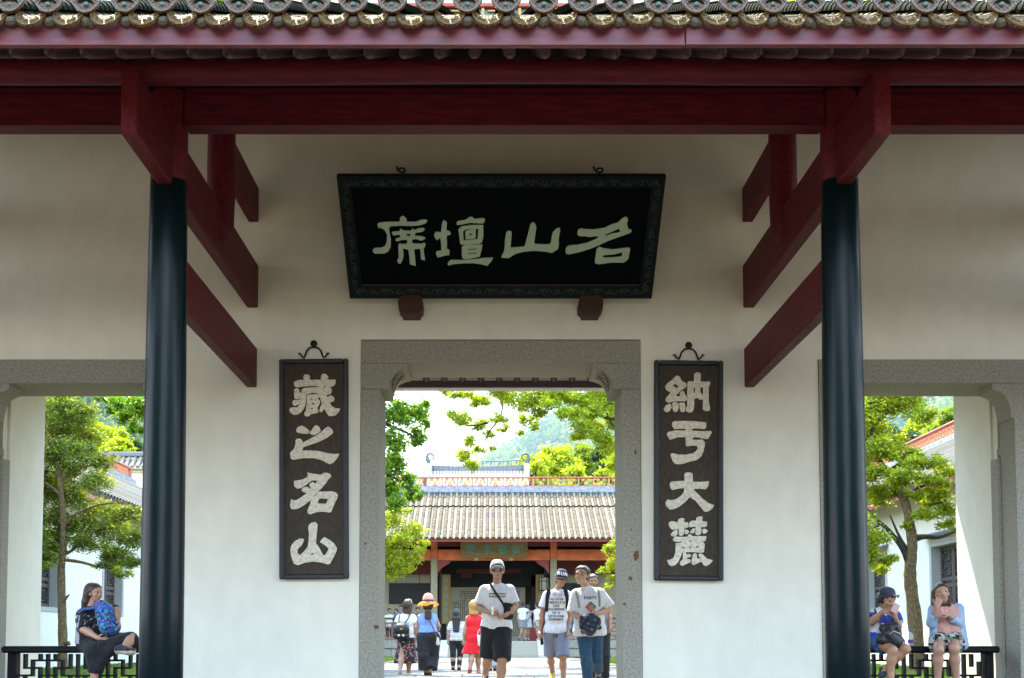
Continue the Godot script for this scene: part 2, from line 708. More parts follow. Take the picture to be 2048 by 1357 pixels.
func make_materials() -> void:
	var soft := noise_tex(3, 0.010, 0.955, 1.0, 6)
	var fine := noise_tex(5, 0.09, 0.35, 1.0, 3)
	var speck := noise_tex(8, 0.035, 0.74, 1.0, 7, 1024, FastNoiseLite.TYPE_SIMPLEX, 0.45)
	var grain := noise_tex(11, 0.02, 0.66, 1.0, 5)
	mats["tex_soft"] = soft
	mat("plaster", 0.745, 0.722, 0.615, 0.9, {"tex": soft, "bump": fine, "depth": 0.12, "scale": Vector3(0.5, 0.30, 0.5)})
	mat("stone", 0.345, 0.33, 0.268, 0.85, {"tex": speck, "bump": speck, "depth": 0.1, "scale": Vector3(0.7, 0.7, 0.7)})
	mat("pale_stone", 0.42, 0.39, 0.31, 0.85, {"tex": speck, "bump": speck, "depth": 0.2, "scale": Vector3(1.1, 1.1, 1.1)})
	mat("paving", 0.19, 0.172, 0.14, 0.85, {"tex": noise_tex(21, 0.02, 0.62, 1.0, 5), "bump": fine, "depth": 0.3, "scale": Vector3(0.5, 0.5, 0.5)})
	mat("red_wood", 0.115, 0.009, 0.018, 0.55, {"spec": 0.3, "tex": grain, "scale": Vector3(0.25, 1.6, 1.6), "bump": grain, "depth": 0.15})
	mat("red_wood_z", 0.14, 0.012, 0.019, 0.55, {"spec": 0.3, "tex": grain, "scale": Vector3(1.6, 1.6, 0.25), "bump": grain, "depth": 0.15})
	mat("fascia", 0.17, 0.026, 0.034, 0.5, {"tex": grain, "scale": Vector3(0.3, 2.0, 1.6), "bump": grain, "depth": 0.12})
	mat("column_paint", 0.002, 0.007, 0.009, 0.36, {"spec": 0.27, "bump": noise_tex(31, 0.012, 0.2, 1.0, 4), "depth": 0.5, "rt": noise_tex(32, 0.02, 0.72, 1.0, 5), "scale": Vector3(0.5, 0.2, 0.5)})
	mat("black_paint", 0.004, 0.005, 0.007, 0.5, {"spec": 0.3, "bump": fine, "depth": 0.05, "scale": Vector3(1, 1, 1)})
	mat("ceiling_board", 0.50, 0.48, 0.44, 0.9)
	mat("glaze_brown", 0.10, 0.052, 0.020, 0.34, {"bump": noise_tex(41, 0.05, 0.0, 1.0, 3), "depth": 1.2, "scale": Vector3(2.2, 2.2, 2.2), "coat": 0.25})
	mat("glaze_gold", 0.17, 0.092, 0.020, 0.55, {"spec": 0.3, "bump": noise_tex(42, 0.06, 0.0, 1.0, 2), "depth": 0.9, "scale": Vector3(2.4, 2.4, 2.4), "coat": 0.0, "tex": noise_tex(43, 0.02, 0.5, 1.0, 3)})
	mat("glaze_dark", 0.008, 0.010, 0.005, 0.8, {"spec": 0.12, "coat": 0.0, "bump": noise_tex(44, 0.03, 0.0, 1.0, 3), "depth": 0.6, "scale": Vector3(1.5, 1.5, 1.5)})
	mat("glaze_olive", 0.06, 0.042, 0.010, 0.35, {"spec": 0.4, "coat": 0.2, "bump": noise_tex(44, 0.03, 0.0, 1.0, 3), "depth": 0.6, "scale": Vector3(1.5, 1.5, 1.5)})
	mat("glaze_green", 0.010, 0.045, 0.025, 0.35, {"coat": 0.3})
	mat("mortar", 0.085, 0.065, 0.04, 0.95, {"bump": fine, "depth": 0.8, "scale": Vector3(2, 2, 2)})
	mat("iron", 0.015, 0.012, 0.012, 0.5, {"metal": 0.6})

func ground() -> void:
	var mb := MB.new()
	# the courtyard and everything beyond it, as one sheet to the horizon
	mb.quad(Vector3(-900, -0.02, -14), Vector3(900, -0.02, -14), Vector3(900, -0.02, -1500), Vector3(-900, -0.02, -1500))
	setting("ground", mb, mat("soil_grass", 0.085, 0.12, 0.025, 0.95, {"tex": noise_tex(51, 0.03, 0.45, 1.0, 5), "bump": noise_tex(52, 0.12, 0.0, 1.0, 3), "depth": 2.0, "scale": Vector3(0.6, 0.6, 0.6)}))
	# forecourt in front of the gate, lower by a flight of steps
	mb = MB.new()
	mb.quad(Vector3(-120, -0.92, 200), Vector3(120, -0.92, 200), Vector3(120, -0.92, -7.0), Vector3(-120, -0.92, -7.0))
	setting("forecourt", mb, mat("forecourt_stone", 0.17, 0.112, 0.050, 0.9, {"tex": noise_tex(21, 0.02, 0.62, 1.0, 5), "scale": Vector3(0.3, 0.3, 0.3)}))
	mb = MB.new()
	for i in 6:
		var run := 0.30 * (6 - i)
		mb.box(Vector3(0, -0.92 + 0.1533 * (i + 0.5), -8.695 + run / 2), Vector3(15, 0.153, run), 0.012)
	setting("front_steps", mb, mats["stone"])
	mb = MB.new()
	mb.box(Vector3(0, -0.46, -15.35), Vector3(40, 0.92, 1.1), 0.01)
	setting("back_porch_floor", mb, mat("back_floor_stone", 0.26, 0.24, 0.19, 0.85, {"tex": noise_tex(21, 0.02, 0.62, 1.0, 5), "scale": Vector3(0.6, 0.6, 0.6)}))
	mb = MB.new()
	mb.box(Vector3(0, -0.46, -11.748), Vector3(40, 0.92, 6.1), 0.01)
	setting("porch_floor", mb, mat("porch_brick", 0.12, 0.088, 0.05, 0.85, {"tex": noise_tex(21, 0.02, 0.62, 1.0, 5), "scale": Vector3(0.6, 0.6, 0.6)}))
	# the paved way across the courtyard: slabs with open joints on a bed of mortar
	mb = MB.new()
	mb.box(Vector3(0.15, -0.03, -33.2), Vector3(6.9, 0.04, 34.6))
	var way := setting("courtyard_path", mb, mat("path_bed", 0.06, 0.055, 0.042, 0.95))
	var slabs := []
	for w in [0.62, 0.86, 1.1]:
		for v in 2:
			var b := MB.new()
			b.box(Vector3.ZERO, Vector3(w, 0.05, 0.62), 0.008)
			var m := mat("paving_%d" % v, 0.21 - 0.05 * v, 0.19 - 0.045 * v, 0.155 - 0.035 * v, 0.85, {"tex": mats["paving"].albedo_texture, "bump": mats["paving"].heightmap_texture, "depth": 0.3, "scale": Vector3(0.5, 0.5, 0.5)})
			slabs.append([w, part("paving_slab", b, m, way)])
			slabs[-1][1].position = Vector3(0, -0.4, -20 - v)
	for s in slabs:
		way.remove_child(s[1])
	var count := 0
	var rest := MB.new()
	var z := -16.2
	while z > -50.3:
		var x := -3.3
		while x < 3.5:
			var s: Array = slabs[rng.randi() % slabs.size()]
			if x + s[0] > 3.62:
				x = 9.0
				continue
			var p := Vector3(x + s[0] / 2, 0.0 + rng.randf_range(-0.005, 0.004), z)
			if z < -19.0 and count < 290:
				again("paving_slab", s[1], way, Transform3D(Basis(Vector3.UP, rng.randf_range(-0.006, 0.006)), p))
				count += 1
			else:
				rest.box(p, Vector3(s[0], 0.05, 0.62), 0.008)
			x += s[0] + 0.018
		z -= 0.64
	for s in slabs:
		s[1].free()
	part("paving_field", rest, mats["paving"], way).set_meta("kind", "stuff")
	# grass either side
	var blade := MB.new()
	for k in 3:
		var a := TAU * k / 3.0
		var o := Vector3(cos(a), 0, sin(a))
		blade.tri(o * 0.012, o * -0.012 + Vector3(0.006, 0, 0), o.rotated(Vector3.UP, 1.2) * 0.03 + Vector3(0, 0.07, 0))
	var xs := []
	var cs := []
	for i in 60000:
		var side := -1.0 if rng.randf() < 0.5 else 1.0
		var p := Vector3(side * rng.randf_range(3.75, 11.0), -0.02, -rng.randf_range(15.5, 50.5))
		if p.x < 0 and p.x > -3.35:
			continue
		var sc := rng.randf_range(0.7, 1.5)
		xs.append(Transform3D(Basis(Vector3.UP, rng.randf() * TAU).scaled(Vector3(sc, sc, sc)), p))
		var t := rng.randf()
		cs.append(Color(0.09 + 0.06 * t, 0.15 + 0.05 * t, 0.02))
	var g := swarm("lawn_grass", blade.mesh(), mat("leaf_grass", 1, 1, 1, 0.7, {"vc": 1, "back": Color(0.7, 0.8, 0.3)}), xs, cs, self)
	tag(g, "short sunlit lawn grass on both sides of the stone path", "grass")

# ------------------------------------------------------------------ the gate
func gate() -> void:
	var o := thing("gate_hall", "white walled entrance gate with red timber porch, two black columns and glazed tile eaves", "gate", Vector3.ZERO)
	var red: StandardMaterial3D = mats["red_wood"]
	var redz: StandardMaterial3D = mats["red_wood_z"]
	# wall, built round three openings
	var w := MB.new()
	var zf := -14.05
	var zb := -14.80
	var blk := func(x0: float, x1: float, y0: float, y1: float) -> void:
		w.box(Vector3((x0 + x1) / 2, (y0 + y1) / 2, (zf + zb) / 2), Vector3(x1 - x0, y1 - y0, zf - zb))
	for s in [-1.0, 1.0]:
		blk.call(minf(s * 1.66, s * 3.76), maxf(s * 1.66, s * 3.76), 0.0, 7.95)
		blk.call(minf(s * 3.76, s * 6.30), maxf(s * 3.76, s * 6.30), 4.02, 7.95)
		blk.call(minf(s * 6.30, s * 11.0), maxf(s * 6.30, s * 11.0), 0.0, 7.95)
	blk.call(-1.66, 1.66, 4.26, 7.95)
	part("plaster_wall", w, mats["plaster"], o)
	# the stone frame of the middle doorway
	var f := Node3D.new()
	f.name = "door_frame"
	o.add_child(f, true)
	var b := MB.new()
	b.box(Vector3(0, 4.11, -14.42), Vector3(3.31, 0.28, 0.77), 0.006)
	part("lintel", b, mats["stone"], f)
	for s in [-1.0, 1.0]:
		b = MB.new()
		b.box(Vector3(s * 1.54, 1.832, -14.42), Vector3(0.23, 3.66, 0.77), 0.006)
		part("jamb", b, mats["stone"], f)
		b = MB.new()
		var poly := PackedVector2Array([Vector2(s * 1.655, 3.967), Vector2(s * 1.655, 3.666), Vector2(s * 1.335, 3.666)])
		for i in 9:
			var a := i / 8.0
			var q := Vector2(1.335, 3.666).lerp(Vector2(1.105, 3.925), a) + Vector2(0.052, 0.058) * sin(a * PI) * 1.0
			poly.append(Vector2(s * q.x, q.y))
		poly.append(Vector2(s * 1.105, 3.967))
		b.prism(poly, -14.80, -14.037)
		var br := part("corner_bracket", b, mats["stone"], f)
		b = MB.new()
		for k in 5:                                             # carved lines on the underside of the bracket
			var path := []
			for i in 9:
				var a := 0.15 + 0.7 * i / 8.0
				var q := Vector2(1.335, 3.666).lerp(Vector2(1.105, 3.925), a) + Vector2(0.052, 0.058) * sin(a * PI)
				path.append(Vector3(s * (q.x - 0.001), q.y - 0.001, -14.18 - k * 0.10 + 0.035 * sin(a * 11.0 + k * 1.7)))
			b.tube(path, [0.004, 0.008, 0.011, 0.011, 0.011, 0.011, 0.011, 0.008, 0.004], 5)
		part("carved_scroll", b, mat("carving", 0.13, 0.11, 0.08, 0.9), f)
	# rusty spots on the jambs
	for q in [[1273, 1111, 0.045, 0.07], [1261, 1158, 0.028, 0.03], [1249, 1209, 0.018, 0.02], [752, 1255, 0.035, 0.03], [730, 1088, 0.022, 0.012], [1271, 905, 0.02, 0.03], [1262, 1060, 0.012, 0.012]]:
		b = MB.new()
		var poly := PackedVector2Array()
		for i in 14:
			var a := TAU * i / 14.0
			var rr := rng.randf_range(0.55, 1.1)
			poly.append(Vector2(cos(a) * q[2] * rr, sin(a) * q[3] * rr))
		b.prism(poly, -0.001, 0.003)
		part("rust_spot", b, mat("rust_spot", 0.12, 0.06, 0.025, 0.95), f, at(q[0], q[1], 14.034))
	# stone round the side openings
	for s in [-1.0, 1.0]:
		var g := Node3D.new()
		g.name = "side_frame"
		o.add_child(g, true)
		b = MB.new()
		b.box(Vector3(s * 5.03, 3.875, -14.42), Vector3(2.53, 0.285, 0.77), 0.006)
		part("lintel", b, mats["stone"], g)
		for k in 2:
			b = MB.new()
			var x: float = [3.875, 6.18][k]
			b.box(Vector3(s * x, 1.865, -14.42 if k == 0 else -14.24), Vector3(0.225, 3.73, 0.77 if k == 0 else 0.41), 0.006)
			part("jamb", b, mats["stone"], g)
			b = MB.new()
			var poly := PackedVector2Array()
			var x1: float = x + (0.115 if k == 0 else -0.115)
			var dir := 1.0 if k == 0 else -1.0
			poly.append(Vector2(s * (x1 - dir * 0.01), 3.729))
			poly.append(Vector2(s * (x1 - dir * 0.01), 3.32))
			poly.append(Vector2(s * (x1 + dir * 0.03), 3.32))
			for i in 9:
				var a := i / 8.0
				var q := Vector2(0.03, 3.36).lerp(Vector2(0.245, 3.66), a) + Vector2(-0.05, 0.06) * sin(a * PI)
				poly.append(Vector2(s * (x1 + dir * q.x), q.y))
			poly.append(Vector2(s * (x1 + dir * 0.245), 3.729))
			b.prism(poly, -14.44 if k == 1 else -14.79, -14.037)
			part("corner_bracket", b, mats["stone"], g)
		# a second, lower stone behind the outer jamb, with a hollowed shoulder
		b = MB.new()
		b.box(Vector3(s * 6.18, 1.45, -14.55), Vector3(0.30, 2.90, 0.20), 0.006)
		b.box(Vector3(s * 6.21, 2.99, -14.55), Vector3(0.24, 0.18, 0.20), 0.05)
		part("pilaster", b, mats["stone"], g)
		b = MB.new()
		b.box(Vector3(s * 6.215, 1.865, -14.73), Vector3(0.17, 3.73, 0.14))
		part("plaster_reveal", b, mats["plaster"], g)
	# the wing walls of the back porch
	for s in [-1.0, 1.0]:
		b = MB.new()
		b.box(Vector3(s * 6.42, 3.0, -15.375), Vector3(0.64, 6.0, 1.145))
		part("wing_wall", b, mats["plaster"], o)
	# columns: black below, red above
	for x in [-2.95, 2.95, -7.1, 7.1]:
		b = MB.new()
		b.lathe([[0.0, 0.16], [0.187, 0.16], [0.186, 1.0], [0.178, 2.6], [0.167, 3.9], [0.160, 4.71], [0.0, 4.71]], 40)
		var c := part("column", b, mats["column_paint"], o, Vector3(x, 0, -10.33))
		b = MB.new()
		b.lathe([[0.0, 0.0], [0.29, 0.0], [0.30, 0.05], [0.29, 0.12], [0.23, 0.16], [0.0, 0.16]], 32)
		part("column_base", b, mats["stone"], c)
		b = MB.new()
		b.lathe([[0.0, 4.712], [0.160, 4.712], [0.158, 5.50], [0.0, 5.50]], 32)
		part("column_top", b, redz, c)
	for q in [[314, 1205]]:
		b = MB.new()
		var poly := PackedVector2Array()
		for i in 9:
			var a := TAU * i / 9.0
			poly.append(Vector2(cos(a), sin(a) * 1.3) * rng.randf_range(0.004, 0.008))
		b.prism(poly, -0.004, 0.002)
		part("paint_chip", b, mat("chip_white", 0.5, 0.5, 0.48, 0.9), o, at(q[0], q[1], 10.155))
	# beams from the porch front to the wall, with a short post between
	for s in [-1.0, 1.0]:
		for x in [2.95, 7.1]:
			b = MB.new()
			b.box(Vector3(0, 4.897, -11.6), Vector3(0.132, 0.515, 4.9), 0.013)
			part("projecting_beam", b, redz, o, Vector3(s * x, 0, 0))
			b = MB.new()
			b.box(Vector3(0, 3.92, -12.19), Vector3(0.125, 0.47, 3.72), 0.013)
			part("lower_tie_beam", b, redz, o, Vector3(s * x, 0, 0))
			b = MB.new()
			b.box(Vector3(0, 5.885, -13.1), Vector3(0.12, 0.41, 1.9), 0.008)
			part("upper_tie_beam", b, redz, o, Vector3(s * x, 0, 0))
			b = MB.new()
			b.lathe([[0.0, 4.80], [0.05, 4.81], [0.10, 4.86], [0.135, 4.98], [0.145, 5.3], [0.140, 6.7], [0.0, 6.7]], 24)
			part("short_post", b, redz, o, Vector3(s * (x - 0.03), 0, -12.2))
	# beams along the front
	for seg in [[-7.1, -2.95], [-2.95, 2.95], [2.95, 7.1], [-11.0, -7.1], [7.1, 11.0]]:
		var mid: float = (seg[0] + seg[1]) / 2
		var ln: float = seg[1] - seg[0]
		b = MB.new()
		for i in 12:                                            # slightly cambered lower edge, as the old timber has
			var xa: float = seg[0] + 0.15 + (ln - 0.30) * i / 12.0
			var xb: float = seg[0] + 0.15 + (ln - 0.30) * (i + 1) / 12.0
			b.box(Vector3((xa + xb) / 2, 5.325, -10.33), Vector3(xb - xa, 0.275, 0.19), 0.0)
		b.box(Vector3(mid, 5.50, -10.33), Vector3(ln - 0.3, 0.075, 0.15), 0.01)
		part("front_beam", b, red, o)
		b = MB.new()
		var path := []
		var rr := []
		for i in 15:
			var t := i / 14.0
			path.append(Vector3(lerpf(seg[0], seg[1], t), 5.252 + 0.010 * sin(t * PI), -9.40))
			rr.append(0.098 + 0.004 * sin(t * 9.0 + mid))
		b.tube(path, rr, 24)
		part("purlin", b, red, o)
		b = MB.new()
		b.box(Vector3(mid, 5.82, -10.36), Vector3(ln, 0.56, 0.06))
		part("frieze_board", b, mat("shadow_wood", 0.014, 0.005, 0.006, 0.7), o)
		b = MB.new()
		b.tube([Vector3(seg[0], 6.20, -11.3), Vector3(seg[1], 6.20, -11.3)], [0.14, 0.14], 16)
		b.tube([Vector3(seg[0], 6.83, -12.6), Vector3(seg[1], 6.83, -12.6)], [0.14, 0.14], 16)
		part("inner_purlin", b, red, o)
	# rafters, boards above them, fascia
	var slope := atan2(0.515, 1.0)
	var fwd := Vector3(0, -sin(slope), cos(slope))            # down the front slope
	var upn := Vector3(0, cos(slope), sin(slope))
	var eave := Vector3(0, 4.895, -8.36)                      # lower end of the rafters' axis
	b = MB.new()
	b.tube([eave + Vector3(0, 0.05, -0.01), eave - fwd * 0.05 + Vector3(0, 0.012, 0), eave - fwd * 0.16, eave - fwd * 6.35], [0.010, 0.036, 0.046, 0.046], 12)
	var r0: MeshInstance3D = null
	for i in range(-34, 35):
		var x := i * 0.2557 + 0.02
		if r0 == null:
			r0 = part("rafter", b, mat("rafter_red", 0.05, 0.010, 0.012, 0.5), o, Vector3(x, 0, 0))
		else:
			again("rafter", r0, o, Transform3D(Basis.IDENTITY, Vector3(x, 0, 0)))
	b = MB.new()
	b.box(eave - fwd * 3.2 + upn * 0.062, Vector3(18, 0.024, 6.36), 0.0, Basis(Vector3.RIGHT, upn, -fwd * -1.0))
	part("ceiling_boards", b, mats["ceiling_board"], o)
	for seg in [[-9.0, -4.3], [-4.296, 1.262], [1.266, 5.9], [5.904, 9.0]]:
		b = MB.new()
		b.box(Vector3((seg[0] + seg[1]) / 2, 4.99 + (0.003 if seg[0] > 1 and seg[0] < 2 else 0.0), -8.30), Vector3(seg[1] - seg[0], 0.172, 0.045), 0.005)
		b.box(Vector3((seg[0] + seg[1]) / 2, 4.912 + (0.003 if seg[0] > 1 and seg[0] < 2 else 0.0), -8.273), Vector3(seg[1] - seg[0], 0.016, 0.012), 0.003)
		part("eave_fascia", b, mats["fascia"], o)
	gate_roof(o, slope, fwd, upn)
	# back porch: its eave shows through the doorway
	b = MB.new()
	b.box(Vector3(0, 4.283, -16.64), Vector3(18, 0.10, 0.05), 0.004)
	part("back_fascia", b, mat("dark_plum", 0.06, 0.03, 0.05, 0.5), o)
	var bs := atan2(0.5, 1.0)
	var bd := Vector3(0, -sin(bs), -cos(bs))
	var bn := Vector3(0, cos(bs), -sin(bs))
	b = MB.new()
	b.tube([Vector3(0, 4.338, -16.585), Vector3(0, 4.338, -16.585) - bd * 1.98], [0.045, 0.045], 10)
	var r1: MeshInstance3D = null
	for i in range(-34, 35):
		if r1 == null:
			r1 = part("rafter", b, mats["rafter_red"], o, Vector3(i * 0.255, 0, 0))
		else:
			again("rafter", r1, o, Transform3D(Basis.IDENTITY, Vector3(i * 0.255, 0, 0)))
	b = MB.new()
	b.box(Vector3(0, 4.338, -16.585) - bd * 0.83 + bn * 0.065, Vector3(18, 0.03, 2.3), 0.0, Basis(Vector3.RIGHT, bn, bd * -1.0))
	part("ceiling_boards", b, mats["ceiling_board"], o)
	b = MB.new()
	b.box(Vector3(0, 4.338, -16.585) - bd * 0.86 + bn * 0.16, Vector3(18.4, 0.15, 2.25), 0.02, Basis(Vector3.RIGHT, bn, bd * -1.0))
	part("back_roof", b, mats["glaze_dark"], o)

func gate_roof(o: Node3D, slope: float, fwd: Vector3, upn: Vector3) -> void:
	var tile_b := Basis(Vector3.RIGHT, upn, fwd)               # x along the eave, y off the roof, z down the slope
	var lip := Vector3(0, 5.115, -8.25)                        # the tile bed at the eave
	var b := MB.new()
	b.box(lip - fwd * 3.45 - upn * 0.035, Vector3(18.4, 0.05, 6.8), 0.0, tile_b)
	b.box(Vector3(0, 5.10, -8.31), Vector3(18.2, 0.06, 0.10), 0.02)
	var roof := part("front_roof", b, mats["mortar"], o)
	# one column of tiles: a row of cover tiles, a row of pan tiles, the round end and the drip
	var cover := MB.new()
	for k in 52:
		var z := -k * 0.115
		var step := 0.115 + 0.02
		for i in 8:
			var a0 := PI * i / 8.0
			var a1 := PI * (i + 1) / 8.0
			var r_lo := 0.076
			var r_hi := 0.066
			var P := func(a: float, r: float, zz: float) -> Vector3: return Vector3(cos(a) * r, 0.035 + sin(a) * r, zz)
			var N := func(a: float) -> Vector3: return Vector3(cos(a), sin(a), 0)
			cover.quadn(P.call(a0, r_lo, z), P.call(a0, r_hi, z - step), P.call(a1, r_hi, z - step), P.call(a1, r_lo, z), N.call(a0), N.call(a0), N.call(a1), N.call(a1))
			cover.quad(P.call(a0, r_lo - 0.014, z), P.call(a0, r_lo, z), P.call(a1, r_lo, z), P.call(a1, r_lo - 0.014, z))
	var pan := MB.new()
	for k in 36:
		var z := -k * 0.17
		for i in 8:
			var u0 := -0.105 + 0.21 * i / 8.0
			var u1 := -0.105 + 0.21 * (i + 1) / 8.0
			var P := func(u: float, lift: float, zz: float) -> Vector3: return Vector3(u, 0.045 * (u / 0.105) * (u / 0.105) - 0.012 + lift, zz)
			pan.quad(P.call(u0, 0.012, z), P.call(u1, 0.012, z), P.call(u1, 0.0, z - 0.19), P.call(u0, 0.0, z - 0.19))
			pan.quad(P.call(u0, -0.004, z), P.call(u1, -0.004, z), P.call(u1, 0.012, z), P.call(u0, 0.012, z))
	# drip: a crescent plate with a scalloped lower edge and raised scrolls
	var drip := MB.new()
	var poly := PackedVector2Array()
	for i in 13:
		var t := -1.0 + i / 6.0
		poly.append(Vector2(t * 0.112, 0.052 * t * t - 0.012))
	for i in 15:
		var t := 1.0 - i / 7.0
		poly.append(Vector2(t * 0.112, 0.040 - 0.150 * sqrt(maxf(0.0, 1.0 - t * t * 0.96)) + (0.006 if i % 2 == 1 else 0.0)))
	drip.prism(poly, -0.009, 0.009)
	for s in [-1.0, 1.0]:
		for q in [[0.045, -0.035, 0.017], [0.078, 0.0, 0.011], [0.018, -0.052, 0.013]]:
			var path := []
			var rr := []
			for i in 12:
				var a := i * 0.62
				var r: float = q[2] * (1.0 - i / 14.0)
				path.append(Vector3(s * (q[0] + cos(a) * r), q[1] + sin(a) * r, 0.011))
				rr.append(0.0045)
			drip.tube(path, rr, 5)
	var rimp := []
	var rimr := []
	for i in 15:
		var t := 1.0 - i / 7.0
		rimp.append(Vector3(t * 0.106, 0.044 - 0.147 * sqrt(maxf(0.0, 1.0 - t * t * 0.96)), 0.010))
		rimr.append(0.006)
	drip.tube(rimp, rimr, 5)
	# round end: a fan-shaped plate with a pointed foot, raised rims and a green boss
	var ante := MB.new()
	poly = PackedVector2Array()
	for i in 17:
		var a := PI * i / 16.0
		poly.append(Vector2(cos(a) * 0.105, 0.030 + sin(a) * 0.085))
	for i in range(1, 12):
		var t := -1.0 + i / 6.0
		poly.append(Vector2(t * 0.105, 0.030 - 0.098 * pow(maxf(0.0, 1.0 - t * t), 0.8)))
	ante.prism(poly, -0.012, 0.010)
	var loop := []
	var lr := []
	for p in poly:
		loop.append(Vector3(p.x * 0.94, p.y * 0.94, 0.011))
		lr.append(0.006)
	loop.append(loop[0])
	lr.append(0.006)
	ante.tube(loop, lr, 5, false)
	loop = []
	lr = []
	for i in 15:
		var t := -1.0 + i / 7.0
		loop.append(Vector3(t * 0.088, 0.050 - 0.035 * t * t, 0.011))
		lr.append(0.005)
	ante.tube(loop, lr, 5)
	for i in 22:
		var a := TAU * i / 22.0
		var c := Vector3(cos(a) * 0.052, 0.0 + sin(a) * 0.036, 0.010)
		if i % 2 == 0:
			c = Vector3(cos(a * 0.5) * 0.080, 0.040 + sin(a * 0.5) * 0.055, 0.010)
		ante.tube([c + Vector3(-0.006, 0.002, 0), c + Vector3(0.002, 0.006, 0.003), c + Vector3(0.006, -0.004, 0)], [0.003, 0.0055, 0.003], 5)
	var boss := MB.new()
	boss.lathe([[0.021, 0.0], [0.02, 0.006], [0.013, 0.012], [0.0, 0.014]], 14, Transform3D(Basis(Vector3.RIGHT, Vector3.BACK, Vector3.DOWN), Vector3(0, -0.005, 0.009)))
	var plug := MB.new()
	for k in 5:
		plug.box(Vector3(rng.randf_range(-0.02, 0.02), rng.randf_range(-0.02, 0.015), rng.randf_range(-0.02, 0.01)), Vector3(rng.randf_range(0.05, 0.10), rng.randf_range(0.04, 0.07), 0.06), 0.018, Basis(Vector3(0, 0, 1), rng.randf_range(-0.4, 0.4)))
	var tilt := Basis(Vector3.RIGHT, -0.52) * Basis.from_scale(Vector3(1, 1.18, 1))                   # the end plates lean outwards at the foot
	var first := {}
	for i in range(-33, 34):
		var x := i * 0.2695 - 0.012
		var jit := Vector3(rng.randf_range(-0.006, 0.006), rng.randf_range(-0.005, 0.005), rng.randf_range(-0.008, 0.008))
		var at_cover := lip + Vector3(x, 0, 0) + jit
		var at_pan := lip + Vector3(x + 0.135, -0.01, 0) + jit.rotated(Vector3.UP, 2.0)
		var list := [
			["cover_tile_row", cover, "glaze_dark", Transform3D(tile_b, at_cover)],
			["pan_tile_row", pan, "glaze_olive", Transform3D(tile_b, at_pan)],
			["drip_tile", drip, "glaze_gold", Transform3D(tilt * Basis(Vector3(0, 0, 1), rng.randf_range(-0.05, 0.05)), at_pan + Vector3(0, -0.006, 0.012))],
			["tile_end", ante, "glaze_brown", Transform3D(Basis(Vector3.RIGHT, -0.12) * Basis(Vector3(0, 0, 1), rng.randf_range(-0.05, 0.05)), at_cover + Vector3(0, 0.062, 0.022))],
			["mortar_plug", plug, "mortar", Transform3D(Basis(Vector3(0, 0, 1), rng.randf_range(-0.5, 0.5)), at_cover + Vector3(0, -0.03, -0.012))],
		]
		for l in list:
			var m: MeshInstance3D
			if first.has(l[0]):
				m = again(l[0], first[l[0]], roof, l[3])
			else:
				m = part(l[0], l[1], mats[l[2]], roof)
				m.transform = l[3]
				first[l[0]] = m
	# boss as one joined ornament per end would pass the third level, so the bosses are pieces of the roof too
	var bm: MeshInstance3D = null
	for i in range(-33, 34):
		var p := lip + Vector3(i * 0.2695 - 0.012, 0.062, 0.026)
		if bm == null:
			bm = part("green_boss", boss, mats["glaze_green"], roof)
			bm.position = p
		else:
			again("green_boss", bm, roof, Transform3D(Basis.IDENTITY, p))
	# the ridge: a body of painted ceramic with an open frieze in the middle
	b = MB.new()
	b.box(Vector3(0, 8.0, -14.42), Vector3(22.4, 0.36, 0.95), 0.03)
	var ridge := part("ridge", b, mats["mortar"], o)
	b = MB.new()
	b.box(Vector3(0, 7.635, -13.0), Vector3(5.6, 0.17, 0.10), 0.0)
	part("frieze_panel", b, mat("teal_glaze", 0.02, 0.14, 0.12, 0.4), ridge)
	b = MB.new()
	b.box(Vector3(0, 7.735, -12.985), Vector3(5.64, 0.05, 0.16), 0.01)
	part("frieze_band", b, mat("brick_red", 0.32, 0.06, 0.035, 0.6), ridge)
	b = MB.new()
	b.box(Vector3(0, 7.93, -13.0), Vector3(5.6, 0.34, 0.12), 0.01)
	part("frieze_cap", b, mat("cream_paint", 0.62, 0.50, 0.30, 0.7), ridge)
	for i in range(-13, 14):
		b = MB.new()
		b.box(Vector3(i * 0.205, 7.635, -12.94), Vector3(0.035, 0.165, 0.03), 0.005)
		b.box(Vector3(i * 0.205 + 0.1, 7.60, -12.94), Vector3(0.07, 0.06, 0.03), 0.01)
		b.box(Vector3(i * 0.205 + 0.1, 7.675, -12.94), Vector3(0.09, 0.02, 0.03), 0.005)
		part("frieze_motif", b, mat("orange_glaze", 0.50, 0.22, 0.03, 0.4), ridge)

